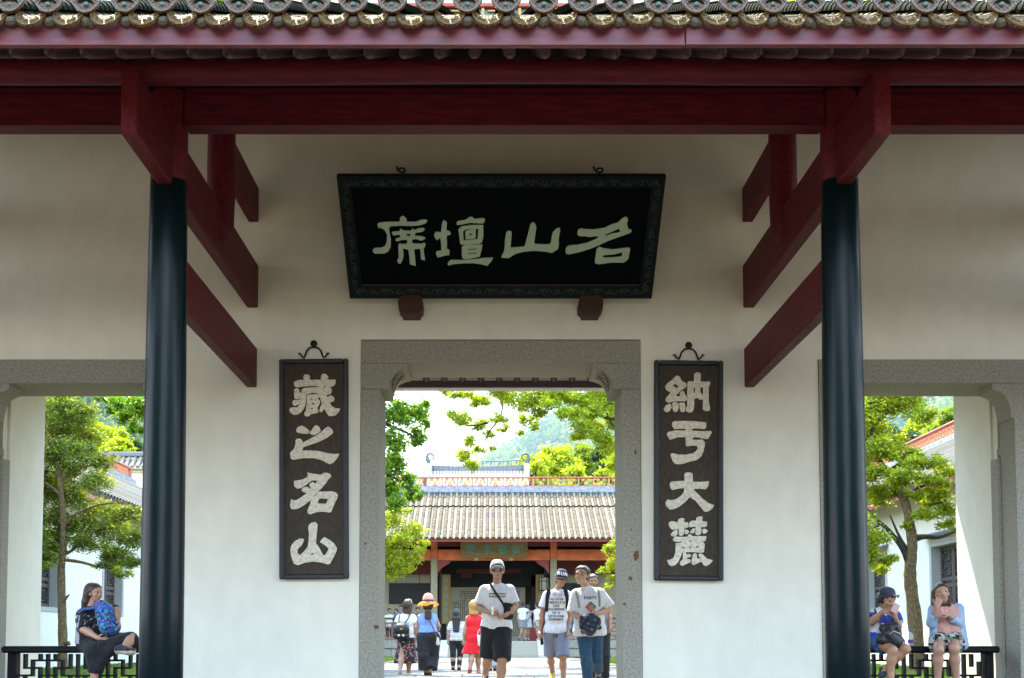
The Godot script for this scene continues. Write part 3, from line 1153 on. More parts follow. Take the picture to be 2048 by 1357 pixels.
# ------------------------------------------------------------------ hung boards
func boards() -> void:
	var cream := mat("pale_lettering", 0.47, 0.61, 0.46, 0.7, {"tex": mats["tex_soft"], "scale": Vector3(1.5, 1.5, 1.5)})
	var cream2 := mat("cream_lettering", 0.74, 0.69, 0.55, 0.7, {"tex": noise_tex(72, 0.03, 0.78, 1.0, 4), "scale": Vector3(1.2, 1.2, 1.2)})
	var dark := mat("plaque_black", 0.003, 0.004, 0.006, 0.7, {"spec": 0.15})
	var o := thing("name_plaque", "large black plaque leaning out above the doorway with four pale characters", "plaque")
	var top := Vector3(0, 5.84, -13.0)
	var low := Vector3(0, 4.72, -13.87)
	var yv := (top - low).normalized()
	var zv := Vector3.RIGHT.cross(yv).normalized()
	o.transform = Transform3D(Basis(Vector3.RIGHT, yv, zv), (top + low) / 2)
	var h := (top - low).length()
	var b := MB.new()
	b.prism(PackedVector2Array([Vector2(-1.73, -h / 2 + 0.03), Vector2(1.73, -h / 2 + 0.03), Vector2(1.78, h / 2 - 0.03), Vector2(-1.78, h / 2 - 0.03)]), -0.05, -0.012)
	part("panel", b, dark, o)
	var fr := 0.145
	var L0 := 1.768
	var L1 := 1.82
	var corners := [Vector2(-L0, -h / 2), Vector2(L0, -h / 2), Vector2(L1, h / 2), Vector2(-L1, h / 2)]
	var inner := [Vector2(-L0 + fr, -h / 2 + fr), Vector2(L0 - fr, -h / 2 + fr), Vector2(L1 - fr, h / 2 - fr), Vector2(-L1 + fr, h / 2 - fr)]
	for k in 4:
		b = MB.new()
		var p := [corners[k], corners[(k + 1) % 4], inner[(k + 1) % 4], inner[k]]
		var V := func(q: Vector2, z: float) -> Vector3: return Vector3(q.x, q.y, z)
		b.face([V.call(p[0], 0.05), V.call(p[1], 0.05), V.call(p[2], 0.0), V.call(p[3], 0.0)], Vector3.BACK)
		b.face([V.call(p[0], -0.06), V.call(p[1], -0.06), V.call(p[1], 0.05), V.call(p[0], 0.05)], V.call(p[0] - p[3], 0.0))
		b.face([V.call(p[3], -0.012), V.call(p[2], -0.012), V.call(p[2], 0.0), V.call(p[3], 0.0)], V.call(p[3] - p[0], 0.0))
		b.face([V.call(p[0], -0.06), V.call(p[1], -0.06), V.call(p[2], -0.06), V.call(p[3], -0.06)], Vector3.FORWARD)
		var fp := part("frame", b, mat("frame_black", 0.006, 0.012, 0.012, 0.6, {"spec": 0.25}), o)
		# running scrolls along the frame
		var sc := MB.new()
		var a: Vector2 = (p[0] + p[3]) / 2
		var e: Vector2 = (p[1] + p[2]) / 2
		var n := int((e - a).length() / 0.15)
		var dx := (e - a).normalized()
		var dy := dx.orthogonal() * -1.0
		for i in n:
			var c := a + dx * ((i + 0.5) * (e - a).length() / n)
			var s := 1.0 if i % 2 == 0 else -1.0
			var path := []
			var rr := []
			for j in 20:
				var ang := j * 0.55
				var r := 0.044 * (1.0 - j / 24.0)
				var q := c + dx * (cos(ang) * r - 0.03) + dy * s * (sin(ang) * r)
				path.append(Vector3(q.x, q.y, 0.030))
				rr.append(0.0052)
			sc.tube(path, rr, 4)
			path = []
			rr = []
			for j in 10:
				var t := j / 9.0
				var q := c + dx * (0.012 + t * 0.10) + dy * s * (0.035 * cos(t * 4.2))
				path.append(Vector3(q.x, q.y, 0.030))
				rr.append(0.0052)
			sc.tube(path, rr, 4)
		part("scroll_border", sc, mat("scroll_paint", 0.040, 0.075, 0.065, 0.7), fp)
	b = MB.new()
	b.box(Vector3(0, -h / 2 + fr + 0.004, 0.004), Vector3(2 * (L0 - fr) - 0.02, 0.008, 0.006))
	part("gilt_line", b, mat("gilt_line", 0.10, 0.06, 0.05, 0.5), o)
	var chars := [
		["mat", 7.877, Vector2(740, 410), [
			["p", 105, 280, 130, 255, 250, 240, 455, 238, 460, 180, 495, 148, 530, 155, 560, 200, 565, 238, 700, 240, 790, 205, 860, 205, 882, 225, 850, 265, 760, 295, 620, 305, 450, 300, 310, 310, 280, 345, 295, 450, 305, 520, 295, 640, 255, 710, 190, 742, 40, 742, 10, 710, 25, 665, 60, 652, 150, 650, 210, 620, 240, 550, 248, 440, 215, 370, 165, 335, 120, 335],
			["p", 325, 400, 370, 390, 440, 388, 460, 345, 500, 375, 620, 380, 645, 345, 680, 370, 740, 342, 815, 335, 840, 360, 800, 395, 690, 415, 680, 455, 810, 470, 845, 495, 810, 525, 770, 535, 700, 510, 635, 520, 635, 580, 790, 585, 815, 565, 840, 590, 835, 630, 812, 655, 810, 720, 828, 855, 765, 838, 755, 665, 660, 672, 668, 780, 678, 945, 585, 915, 582, 800, 570, 680, 485, 660, 492, 780, 480, 830, 440, 905, 405, 900, 388, 855, 415, 810, 415, 640, 420, 600, 440, 575, 480, 590, 555, 585, 555, 520, 470, 525, 400, 550, 375, 530, 380, 505, 460, 480, 440, 440, 350, 455, 330, 430],
			["n", 545, 430, 610, 428, 608, 462, 560, 462]]],
		["altar", 7.877, Vector2(740, 410), [
			["p", 1115, 290, 1130, 235, 1155, 215, 1195, 250, 1185, 370, 1240, 390, 1253, 435, 1185, 462, 1190, 560, 1185, 670, 1228, 690, 1220, 770, 1180, 770, 1035, 805, 1012, 740, 1020, 710, 1100, 690, 1095, 560, 1085, 490, 1035, 530, 1010, 500, 988, 450, 1020, 395, 1100, 405],
			["p", 1340, 270, 1360, 230, 1480, 210, 1540, 165, 1580, 162, 1620, 195, 1760, 178, 1785, 205, 1770, 255, 1740, 268, 1560, 255, 1450, 275, 1360, 292],
			["p", 1368, 360, 1420, 310, 1550, 290, 1757, 290, 1755, 480, 1735, 560, 1700, 585, 1405, 600, 1390, 560, 1378, 430], ["n", 1443, 390, 1475, 365, 1560, 345, 1680, 350, 1665, 510, 1590, 522, 1450, 532],
			["p", 1475, 390, 1560, 352, 1640, 355, 1638, 490, 1600, 512, 1478, 515], [1550, 438, -12, 1572, 436, -12],
			["p", 1420, 640, 1450, 610, 1490, 600, 1742, 597, 1735, 650, 1700, 790, 1640, 805, 1490, 835, 1430, 825, 1415, 760], [1525, 675, -8, 1645, 668, -7], [1510, 745, -7, 1645, 732, -7],
			["p", 1190, 915, 1215, 870, 1250, 845, 1400, 850, 1520, 838, 1640, 830, 1780, 810, 1912, 808, 1890, 850, 1820, 942, 1720, 915, 1600, 898, 1430, 900, 1280, 915, 1210, 938]]],
		["mountain", 7.314, Vector2(1000, 410), [
			["p", 55, 480, 75, 370, 110, 350, 150, 370, 135, 600, 340, 585, 390, 380, 420, 250, 455, 228, 485, 250, 503, 300, 475, 545, 640, 555, 715, 545, 740, 380, 780, 330, 830, 308, 848, 330, 830, 470, 835, 560, 825, 620, 740, 680, 640, 660, 480, 648, 330, 662, 220, 690, 170, 715, 115, 758, 0, 750, 40, 660, 50, 600]]],
		["name", 7.314, Vector2(1000, 410), [
			["p", 1108, 380, 1120, 335, 1160, 315, 1220, 328, 1360, 332, 1500, 310, 1580, 265, 1690, 230, 1740, 175, 1780, 152, 1815, 160, 1828, 200, 1812, 245, 1840, 330, 1880, 335, 1890, 360, 1860, 390, 1720, 440, 1560, 500, 1440, 560, 1300, 620, 1140, 670, 1000, 702, 955, 690, 945, 640, 960, 590, 1000, 568, 1120, 560, 1250, 530, 1370, 480, 1415, 450, 1400, 430, 1280, 445, 1220, 432, 1140, 432, 1112, 410],
			["n", 1515, 405, 1600, 370, 1700, 322, 1732, 368, 1600, 395, 1520, 428],
			["p", 1400, 620, 1435, 588, 1490, 610, 1620, 628, 1870, 598, 1885, 625, 1868, 760, 1850, 790, 1800, 825, 1620, 825, 1440, 850, 1385, 835, 1382, 780], ["n", 1490, 735, 1510, 712, 1640, 705, 1778, 670, 1770, 730, 1640, 745, 1500, 748]]],
	]
	for ch in chars:
		var gm := glyph_mid(ch[3])
		var px: float = ch[2].x + gm.x / ch[1]
		var py: float = ch[2].y + gm.y / ch[1]
		var v := (py - 350.0) / 245.0
		var half := lerpf(328.5, 301.0, v)
		var u := (px - lerpf(999.6, 998.0, v)) / half
		var pos := Vector3(u * lerpf(L1, L0, v), (0.5 - v) * h, -0.012)
		part("carved_character", glyph(ch[3], 0.00578 / ch[1], 0.018, 7.0), cream, o, pos)
	for s in [-1.0, 1.0]:
		b = MB.new()
		var path := []
		for i in 14:
			var a := -0.8 + i * 0.42
			path.append(Vector3(sin(a) * 0.05, h / 2 + 0.03 + cos(a) * 0.045 - 0.02 + 0.003 * i, -0.02 - i * 0.012))
		var rr := []
		for i in 14:
			rr.append(0.011)
		b.tube(path, rr, 6)
		part("hanging_hook", b, mats["iron"], o, Vector3(s * 1.1 - 0.02, 0, 0))
	# the two carved corbels it stands on
	for s in [-1, 1]:
		b = MB.new()
		var poly := PackedVector2Array([Vector2(-0.10, -0.115), Vector2(0.10, -0.115), Vector2(0.105, -0.08), Vector2(0.138, -0.055), Vector2(0.145, 0.03), Vector2(0.13, 0.085), Vector2(0.10, 0.11), Vector2(-0.10, 0.11), Vector2(-0.13, 0.085), Vector2(-0.145, 0.03), Vector2(-0.138, -0.055), Vector2(-0.105, -0.08)])
		b.prism(poly, -0.27, 0.02)
		var small := PackedVector2Array()
		for p in poly:
			small.append(p * 0.72 + Vector2(0, 0.01))
		b.prism(small, 0.018, 0.032)
		var c := part("carved_corbel", b, mat("corbel_wood", 0.055, 0.018, 0.012, 0.6, {"bump": noise_tex(61, 0.05, 0.0, 1.0, 3), "depth": 0.8, "scale": Vector3(2, 2, 2)}), self, Vector3(s * 1.053, 4.605, -13.80))
		tag(c, "small carved reddish wooden corbel under the %s end of the black plaque" % ["left", "right"][(s + 1) / 2], "corbel", "corbels under the plaque")
		b = MB.new()
		for k in 5:
			var r := 0.03 + 0.012 * (k % 2)
			var a := TAU * k / 5.0 + 0.3
			b.tube([Vector3(cos(a) * 0.02, sin(a) * 0.02 + 0.005, 0.033), Vector3(cos(a) * 0.02 + cos(a + 1.0) * r, sin(a) * 0.02 + sin(a + 1.0) * r, 0.036)], [0.008, 0.005], 5)
		part("carved_flower", b, mats["corbel_wood"], c)
	# the couplet
	var lists := [
		[-2.195, "tall brown couplet board hanging left of the doorway under an iron hook", [
			[8.958, 570, 740, [["p", 160, 215, 240, 178, 332, 180, 330, 110, 360, 82, 410, 80, 448, 108, 438, 178, 640, 178, 640, 120, 665, 78, 700, 68, 745, 90, 780, 140, 735, 175, 905, 180, 895, 260, 855, 302, 700, 305, 590, 290, 470, 288, 330, 300, 210, 315, 170, 290],
				["p", 595, 280, 720, 290, 800, 305, 832, 350, 832, 400, 800, 448, 740, 450, 755, 492, 820, 458, 870, 490, 882, 540, 860, 572, 795, 590, 830, 650, 900, 695, 985, 700, 960, 760, 900, 820, 830, 835, 780, 830, 740, 780, 700, 700, 665, 755, 640, 765, 610, 750, 620, 690, 655, 600, 635, 540, 605, 490, 575, 430, 575, 330], [708, 305, -13, 714, 303, -13],
				["p", 290, 400, 300, 350, 340, 325, 460, 315, 600, 310, 600, 420, 480, 415, 385, 440, 375, 500, 372, 600, 340, 690, 290, 760, 220, 800, 160, 808, 100, 770, 78, 715, 100, 675, 150, 668, 215, 675, 250, 640, 262, 610, 190, 645, 150, 635, 130, 590, 150, 540, 270, 535, 280, 515, 200, 525, 170, 510, 162, 430, 162, 350, 200, 330, 255, 345, 255, 410, 290, 410],
				["p", 390, 455, 480, 440, 580, 440, 600, 470, 590, 530, 620, 550, 628, 590, 600, 650, 575, 685, 600, 740, 585, 775, 460, 795, 430, 830, 390, 838, 350, 820, 342, 780, 375, 720, 390, 600], [472, 526, -12, 480, 526, -12], [482, 612, -10, 520, 612, -10], [472, 700, -12, 488, 698, -10]]],
			[8.958, 570, 840, [["p", 200, 180, 230, 130, 300, 103, 350, 125, 445, 205, 440, 230, 405, 252, 300, 245, 215, 222], ["p", 440, 250, 480, 180, 530, 110, 560, 97, 610, 130, 640, 200, 600, 240, 510, 280],
				["p", 190, 360, 220, 335, 280, 340, 305, 370, 318, 410, 450, 340, 560, 280, 640, 230, 720, 150, 770, 125, 830, 165, 858, 220, 845, 255, 740, 330, 600, 400, 480, 440, 330, 490, 305, 550, 480, 552, 620, 565, 750, 600, 870, 620, 968, 612, 930, 690, 860, 770, 800, 800, 750, 780, 640, 720, 520, 690, 330, 685, 150, 715, 105, 690, 92, 590, 160, 520, 190, 440]]],
			[8.958, 570, 935, [["p", 395, 95, 430, 105, 640, 140, 690, 105, 760, 108, 810, 135, 822, 175, 775, 220, 720, 300, 640, 390, 580, 440, 850, 438, 910, 460, 940, 510, 930, 560, 900, 610, 820, 805, 790, 812, 660, 795, 560, 805, 450, 842, 405, 820, 400, 770, 450, 660, 465, 580, 380, 650, 290, 710, 200, 750, 120, 745, 92, 690, 110, 570, 160, 590, 210, 585, 300, 530, 390, 465, 310, 435, 295, 400, 320, 365, 390, 348, 430, 370, 455, 395, 465, 375, 435, 330, 440, 295, 490, 265, 530, 290, 540, 305, 578, 240, 480, 238, 400, 300, 290, 370, 220, 385, 170, 340, 158, 245, 300, 225, 380, 190, 410, 150],
				["n", 585, 650, 600, 575, 640, 562, 765, 570, 735, 655], ["n", 512, 522, 572, 448, 590, 440, 528, 522]]],
			[8.958, 570, 1040, [["p", 415, 150, 425, 100, 480, 55, 545, 48, 580, 90, 575, 170, 550, 420, 600, 490, 650, 580, 675, 635, 710, 640, 770, 540, 765, 510, 720, 470, 620, 405, 650, 360, 700, 315, 790, 365, 870, 430, 922, 510, 915, 560, 870, 660, 800, 785, 765, 802, 620, 760, 500, 748, 360, 765, 230, 810, 160, 780, 115, 660, 98, 540, 110, 470, 170, 390, 260, 340, 330, 340, 338, 370, 300, 460, 230, 520, 225, 590, 260, 635, 340, 570, 400, 490, 415, 440, 430, 260],
				["n", 445, 638, 490, 590, 512, 622]]]], 0, -0.010, 0.0],
		[2.208, "tall brown couplet board hanging right of the doorway under an iron hook", [
			[8.958, 1318, 740, [["p", 300, 115, 330, 105, 375, 130, 410, 200, 490, 245, 505, 280, 480, 320, 400, 370, 300, 470, 385, 480, 372, 420, 400, 385, 440, 375, 470, 440, 500, 480, 500, 540, 470, 567, 320, 565, 240, 575, 170, 598, 118, 550, 140, 500, 215, 415, 130, 360, 118, 300, 150, 250, 230, 190], ["n", 250, 290, 292, 250, 355, 300, 318, 330],
				["p", 90, 705, 130, 640, 215, 610, 232, 680, 190, 750, 140, 765, 105, 745], ["p", 240, 600, 290, 578, 345, 590, 358, 680, 335, 750, 290, 765, 255, 730], ["p", 360, 595, 460, 590, 475, 640, 470, 750, 430, 765, 385, 745],
				["p", 515, 220, 550, 203, 630, 210, 632, 80, 665, 45, 720, 45, 752, 70, 742, 205, 840, 215, 880, 197, 918, 215, 915, 260, 890, 310, 890, 560, 915, 690, 900, 730, 840, 740, 785, 710, 785, 640, 790, 520, 760, 540, 720, 530, 700, 498, 632, 525, 630, 690, 600, 755, 545, 772, 490, 745, 482, 680, 508, 650, 510, 400],
				["n", 620, 320, 640, 310, 648, 330, 640, 410, 622, 420], ["n", 745, 320, 780, 305, 792, 330, 790, 450, 770, 440, 745, 390]]],
			[8.958, 1320, 835, [["p", 220, 110, 250, 75, 400, 68, 620, 70, 830, 92, 825, 185, 795, 212, 680, 200, 575, 205, 575, 242, 780, 250, 915, 242, 930, 270, 860, 388, 800, 385, 680, 360, 592, 360, 592, 402, 700, 405, 760, 395, 800, 440, 805, 490, 775, 620, 740, 700, 660, 765, 520, 800, 390, 842, 280, 840, 240, 800, 200, 700, 198, 660, 240, 650, 330, 672, 460, 672, 580, 650, 650, 605, 675, 560, 670, 515, 600, 505, 500, 522, 465, 510, 465, 360, 320, 362, 230, 395, 180, 402, 128, 315, 150, 270, 260, 242, 465, 240, 468, 212, 350, 210, 260, 218, 222, 160]]],
			[8.958, 1320, 935, [["p", 440, 130, 465, 100, 550, 97, 585, 120, 590, 260, 700, 265, 876, 250, 865, 330, 820, 395, 700, 385, 595, 388, 650, 450, 760, 560, 870, 640, 968, 675, 930, 740, 850, 795, 790, 790, 720, 700, 640, 600, 535, 535, 450, 630, 340, 715, 240, 755, 180, 758, 115, 690, 108, 640, 140, 580, 215, 598, 300, 570, 390, 505, 435, 440, 435, 378, 340, 385, 225, 415, 190, 370, 180, 300, 210, 262, 445, 245]]],
			[7.467, 1320, 1025, [["p", 135, 160, 180, 140, 270, 155, 280, 110, 320, 92, 365, 100, 365, 155, 420, 155, 428, 230, 370, 245, 362, 330, 330, 358, 290, 350, 280, 255, 190, 270, 140, 215], ["p", 165, 335, 200, 290, 262, 262, 268, 330, 240, 365, 180, 365], ["p", 372, 270, 400, 262, 440, 290, 420, 325, 380, 335],
				["p", 435, 170, 470, 130, 540, 130, 545, 80, 600, 65, 635, 68, 628, 135, 700, 145, 700, 200, 670, 225, 620, 220, 615, 320, 580, 348, 530, 335, 535, 215, 450, 230, 432, 205], ["p", 445, 310, 480, 255, 522, 235, 520, 300, 490, 322], ["p", 632, 255, 665, 245, 718, 278, 690, 310, 650, 328, 630, 300],
				["p", 195, 410, 225, 370, 410, 370, 425, 340, 455, 330, 490, 360, 695, 358, 680, 425, 640, 440, 560, 440, 650, 450, 668, 480, 655, 590, 630, 605, 500, 595, 395, 595, 370, 610, 330, 600, 320, 650, 280, 740, 230, 795, 180, 805, 140, 785, 112, 715, 160, 710, 210, 680, 235, 600, 240, 465, 320, 455, 350, 440, 240, 445, 210, 435],
				[435, 433, -7, 468, 433, -7], [335, 532, -8, 365, 531, -8], [440, 522, -8, 462, 522, -8], [545, 517, -10, 568, 518, -10],
				["p", 345, 600, 390, 600, 395, 635, 430, 618, 468, 635, 460, 665, 405, 680, 410, 695, 455, 705, 460, 745, 400, 770, 340, 800, 300, 780, 305, 740, 345, 700],
				["p", 495, 620, 530, 605, 552, 630, 555, 690, 600, 690, 570, 630, 600, 612, 640, 630, 700, 690, 790, 712, 740, 770, 690, 800, 650, 785, 620, 735, 560, 760, 510, 785, 475, 770, 475, 710]]]], 0, 0.010, -0.018],
	]
	for L in lists:
		var p := thing("couplet_board", L[1], "board", Vector3(L[0], 2.71 + L[5], -14.02), "couplet boards beside the doorway")
		p.rotation = Vector3(0, 0, L[4] * -1.0)
		b = MB.new()
		b.box(Vector3(0, 0, 0.005), Vector3(0.74, 2.52, 0.03))
		part("panel", b, mat("board_brown", 0.052, 0.034, 0.019, 0.75, {"tex": noise_tex(71, 0.03, 0.6, 1.0, 4), "scale": Vector3(1.2, 0.4, 1.2), "bump": noise_tex(71, 0.03, 0.6, 1.0, 4), "depth": 0.1}), p)
		for s in [-1.0, 1.0]:
			b = MB.new()
			b.box(Vector3(s * 0.378, 0, 0.018), Vector3(0.056, 2.60, 0.066), 0.012)
			part("frame", b, mat("frame_blue_black", 0.006, 0.008, 0.013, 0.55), p)
			b = MB.new()
			b.box(Vector3(0, s * 1.272, 0.018), Vector3(0.70, 0.056, 0.066), 0.012)
			part("frame", b, mats["frame_blue_black"], p)
		for g in L[2]:
			var gm := glyph_mid(g[3])
			var px: float = g[1] + gm.x / g[0]
			var py: float = g[2] + gm.y / g[0]
			var world := at(px, py, 13.99)
			var q := p.transform.affine_inverse() * world
			part("carved_character", glyph(g[3], 0.00594 / g[0], 0.012, 8.0), cream2, p, Vector3(q.x, q.y, 0.0205))
		# the iron hanger above
		b = MB.new()
		for s in [-1.0, 1.0]:
			var path := []
			var rr := []
			for q in [[0.0, 0.145], [0.05, 0.135], [0.085, 0.10], [0.10, 0.05], [0.118, 0.018], [0.14, 0.035], [0.165, 0.072], [0.185, 0.062]]:
				path.append(Vector3(s * q[0], 1.30 + q[1], 0.03))
				rr.append(0.011)
			b.tube(path, rr, 7)
		b.lathe([[0.0, -0.012], [0.035, -0.01], [0.042, 0.0], [0.035, 0.012], [0.0, 0.016]], 16, Transform3D(Basis(Vector3.RIGHT, Vector3.BACK, Vector3.DOWN), Vector3(0.0, 1.485, 0.03)))
		b.tube([Vector3(0, 1.485, 0.03), Vector3(0, 1.44, 0.035)], [0.013, 0.010], 8)
		part("iron_hanger", b, mats["iron"], p)

# ------------------------------------------------------------------ lattice benches in the side openings
func benches() -> void:
	for s in [-1.0, 1.0]:
		var o := thing("lattice_bench", ["dark lattice bench in the left opening with one woman sitting on it", "dark lattice bench in the right opening with two women and a bottle on it"][int(s + 1) / 2], "bench", Vector3(s * 4.95, 0, -14.42), "lattice benches in the side openings")
		var b := MB.new()
		b.box(Vector3(0, 0.585, 0), Vector3(1.96, 0.082, 0.34), 0.022)
		part("seat_rail", b, mats["black_paint"], o)
		for e in [-1.0, 1.0]:
			b = MB.new()
			b.box(Vector3(e * 0.885, 0.272, 0), Vector3(0.10, 0.544, 0.16), 0.008)
			part("end_post", b, mats["black_paint"], o)
		var W := 0.0918 * 0.98
		var x0 := -0.835
		var bar := func(xa: float, ya: float, xb: float, yb: float) -> void:
			# columns count from the outer post, rows from under the seat
			var X := func(q: float) -> float: return clampf(x0 + q * W, -0.835, 0.835)
			var Y := func(q: float) -> float: return maxf(0.544 - q * W, 0.02)
			var m := MB.new()
			var px0: float = X.call(xa); var px1: float = X.call(xb)
			var py0: float = Y.call(ya); var py1: float = Y.call(yb)
			if absf(px0 - px1) < 0.001 and absf(py0 - py1) < 0.001:
				return
			var wx := absf(px1 - px0) + 0.024
			var wy := absf(py1 - py0) + 0.024
			if absf(py0 - py1) < 0.001:
				m.box(Vector3((px0 + px1) / 2, py0, 0), Vector3(wx, 0.024, 0.094))
			else:
				m.box(Vector3((px0 + px1) / 2, (py0 + py1) / 2, 0), Vector3(0.024, wy - 0.048, 0.097))
			part("lattice_bar", m, mats["black_paint"], o)
		# the pattern repeats every eight columns and is mirrored about the fourth
		for k in 3:
			var q := 8.0 * k
			for mir in [-1.0, 1.0]:
				var c := 4.0 + q
				for l in [[3, 0, 3, 2], [1, 0, 1, 1], [0, 1, 2, 1], [2, 1, 2, 3], [1, 2, 3, 2], [1, 2, 1, 4], [2, 3, 4, 3], [0, 3, 1, 3], [3, 3, 3, 5], [1, 4, 3, 4], [0, 5, 4, 5]]:
					var xa: float = c + mir * l[0]
					var xb: float = c + mir * l[2]
					if maxf(xa, xb) <= 18.6 and minf(xa, xb) >= -0.1:
						bar.call(minf(xa, xb), l[1], maxf(xa, xb), l[3])
				if c + mir * 4 <= 18.6 and mir > 0:
					bar.call(c + 4.0, 0, c + 4.0, 6)
			if c_ok(4.0 + q):
				bar.call(4.0 + q, 0, 4.0 + q, 6)

func c_ok(c: float) -> bool:
	return c <= 18.6

# ------------------------------------------------------------------ the lecture hall at the far side of the court
func hall() -> void:
	var o := thing("lecture_hall", "low timber lecture hall with grey tiled roof, orange beam and stone columns across the courtyard", "hall")
	var b := MB.new()
	# platform of stone blocks
	var tones := [mat("plat_a", 0.52, 0.46, 0.33, 0.9, {"tex": noise_tex(81, 0.03, 0.55, 1.0, 5), "scale": Vector3(0.8, 0.8, 0.8)}), mat("plat_b", 0.44, 0.40, 0.30, 0.9, {"tex": noise_tex(81, 0.03, 0.55, 1.0, 5), "scale": Vector3(0.8, 0.8, 0.8)})]
	b.box(Vector3(0, 0.35, -57.5), Vector3(19, 0.70, 10.9))
	var plat := part("platform", b, tones[0], o)
	for row in 2:
		var x := -9.4
		while x < 9.3:
			var w := rng.randf_range(0.9, 1.5)
			if not (x + w > -2.2 and x < 2.2):
				b = MB.new()
				b.box(Vector3(x + w / 2, [0.18, 0.55][row], -52.02), Vector3(w - 0.015, [0.33, 0.34][row], 0.12 + 0.05 * row), 0.012)
				part("stone_block", b, tones[rng.randi() % 2], plat)
			x += w
	for i in 5:
		b = MB.new()
		var run := 0.30 * (5 - i)
		b.box(Vector3(-0.03, 0.14 * (i + 0.5), -52.0 + run / 2), Vector3(3.84, 0.14, run), 0.012)
		part("step", b, mat("step_stone", 0.36, 0.31, 0.23, 0.9), plat)
	for s in [-1.0, 1.0]:
		b = MB.new()
		var poly := PackedVector2Array([Vector2(51.9, 0.0), Vector2(50.4, 0.0), Vector2(50.4, 0.10), Vector2(51.9, 0.74)])
		b.prism(poly, -0.17, 0.17, Transform3D(Basis(Vector3.FORWARD, Vector3.UP, Vector3.RIGHT), Vector3(s * 2.08 - 0.02, 0, 0)))
		part("stair_slab", b, mat("stair_slab_stone", 0.48, 0.46, 0.40, 0.9), plat)
		b = MB.new()
		b.lathe([[0.0, 0.0], [0.16, 0.0], [0.24, 0.10], [0.26, 0.22], [0.22, 0.36], [0.10, 0.46], [0.0, 0.48]], 20)
		part("stone_drum", b, mats["stair_slab_stone"], o, Vector3(s * 2.55, 0.70, -52.3))
	# columns, their red tops, beams
	var orange := mat("orange_paint", 0.80, 0.185, 0.06, 0.6, {"tex": noise_tex(82, 0.01, 0.8, 1.0, 4), "scale": Vector3(0.4, 0.4, 0.4)})
	var maroon := mat("maroon_paint", 0.14, 0.022, 0.022, 0.6)
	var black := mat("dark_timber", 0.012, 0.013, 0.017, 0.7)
	for x in [-7.4, -2.66, 2.72, 7.4]:
		b = MB.new()
		b.box(Vector3(0, 2.56, 0), Vector3(0.30, 3.72, 0.30), 0.025)
		var c := part("stone_column", b, mat("column_stone", 0.45, 0.36, 0.20, 0.85, {"tex": noise_tex(83, 0.04, 0.6, 1.0, 4), "scale": Vector3(0.8, 0.8, 0.8)}), o, Vector3(x, 0, -54))
		b = MB.new()
		b.box(Vector3(0, 4.80, 0.0), Vector3(0.29, 0.755, 0.27), 0.012)
		part("red_top", b, orange, c)
		for k in 9:
			b = small_character(0.20, k + int(x * 3))
			part("couplet_character", b, mat("green_character", 0.10, 0.33, 0.27, 0.8), c, Vector3(0, 4.10 - k * 0.36, 0.151))
	for seg in [[-9.2, -7.4], [-7.4, -2.66], [-2.66, 2.72], [2.72, 7.4], [7.4, 9.2]]:
		b = MB.new()
		b.box(Vector3((seg[0] + seg[1]) / 2, 4.58, -54), Vector3(seg[1] - seg[0] - 0.29, 0.50, 0.22), 0.03)
		part("orange_beam", b, orange, o)
		b = MB.new()
		b.box(Vector3((seg[0] + seg[1]) / 2, 5.09, -54.05), Vector3(seg[1] - seg[0] - 0.27, 0.44, 0.10))
		b.box(Vector3((seg[0] + seg[1]) / 2, 5.24, -53.98), Vector3(seg[1] - seg[0] - 0.27, 0.03, 0.08))
		part("frieze_board", b, maroon, o)
	# plaque over the entrance
	var p := thing("hall_plaque", "ochre plaque with four teal characters on the hall across the courtyard", "plaque", Vector3(0.045, 4.80, -53.62))
	p.rotation.x = 0.12
	b = MB.new()
	b.box(Vector3.ZERO, Vector3(3.02, 0.78, 0.06), 0.01)
	part("panel", b, mat("ochre_board", 0.36, 0.22, 0.075, 0.7, {"tex": noise_tex(84, 0.02, 0.65, 1.0, 4), "scale": Vector3(0.8, 2, 0.8)}), p)
	var teal := mat("teal_lettering", 0.10, 0.30, 0.25, 0.7)
	var chars := [
		[[400, 340, 11, 560, 330, 11], [400, 340, 11, 400, 420, 10], [560, 330, 11, 560, 400, 10], [410, 380, 9, 550, 375, 9], [390, 422, 12, 600, 402, 12], [480, 420, 11, 480, 520, 11], [480, 470, 10, 565, 460, 10], [410, 450, 11, 380, 500, 11], [400, 470, 11, 500, 518, 13, 670, 540, 17]],
		[[790, 380, 12, 960, 375, 12], [850, 340, 13, 850, 550, 12], [800, 330, 11, 830, 350, 11], [840, 440, 11, 780, 490, 12, 720, 522, 12], [930, 400, 10, 880, 450, 10], [855, 450, 11, 930, 515, 13, 1005, 512, 17], [900, 320, 9, 930, 345, 10]],
		[[1060, 352, 13, 1330, 345, 14], [1195, 330, 13, 1195, 540, 13, 1150, 550, 11], [1120, 390, 10, 1280, 385, 10], [1120, 390, 10, 1120, 430, 10], [1280, 385, 10, 1280, 430, 10], [1120, 430, 10, 1280, 425, 10], [1100, 470, 12, 1345, 465, 13], [1130, 510, 11, 1280, 505, 11]],
		[[1370, 405, 11, 1390, 380, 11, 1640, 360, 12, 1650, 392, 11], [1510, 330, 12, 1520, 360, 10], [1430, 410, 10, 1590, 400, 10], [1450, 440, 10, 1580, 435, 10], [1450, 440, 10, 1450, 510, 10], [1580, 435, 10, 1580, 510, 10], [1450, 475, 9, 1580, 470, 9], [1450, 510, 10, 1580, 505, 10], [1480, 530, 10, 1430, 562, 10], [1550, 530, 10, 1592, 562, 10]],
	]
	for g in chars:
		var gm := glyph_mid(g)
		part("character", glyph(g, 0.00196, 0.008, 4.0), teal, p, Vector3((gm.x - 1012) * 0.00196, -(gm.y - 440) * 0.00196, 0.031))
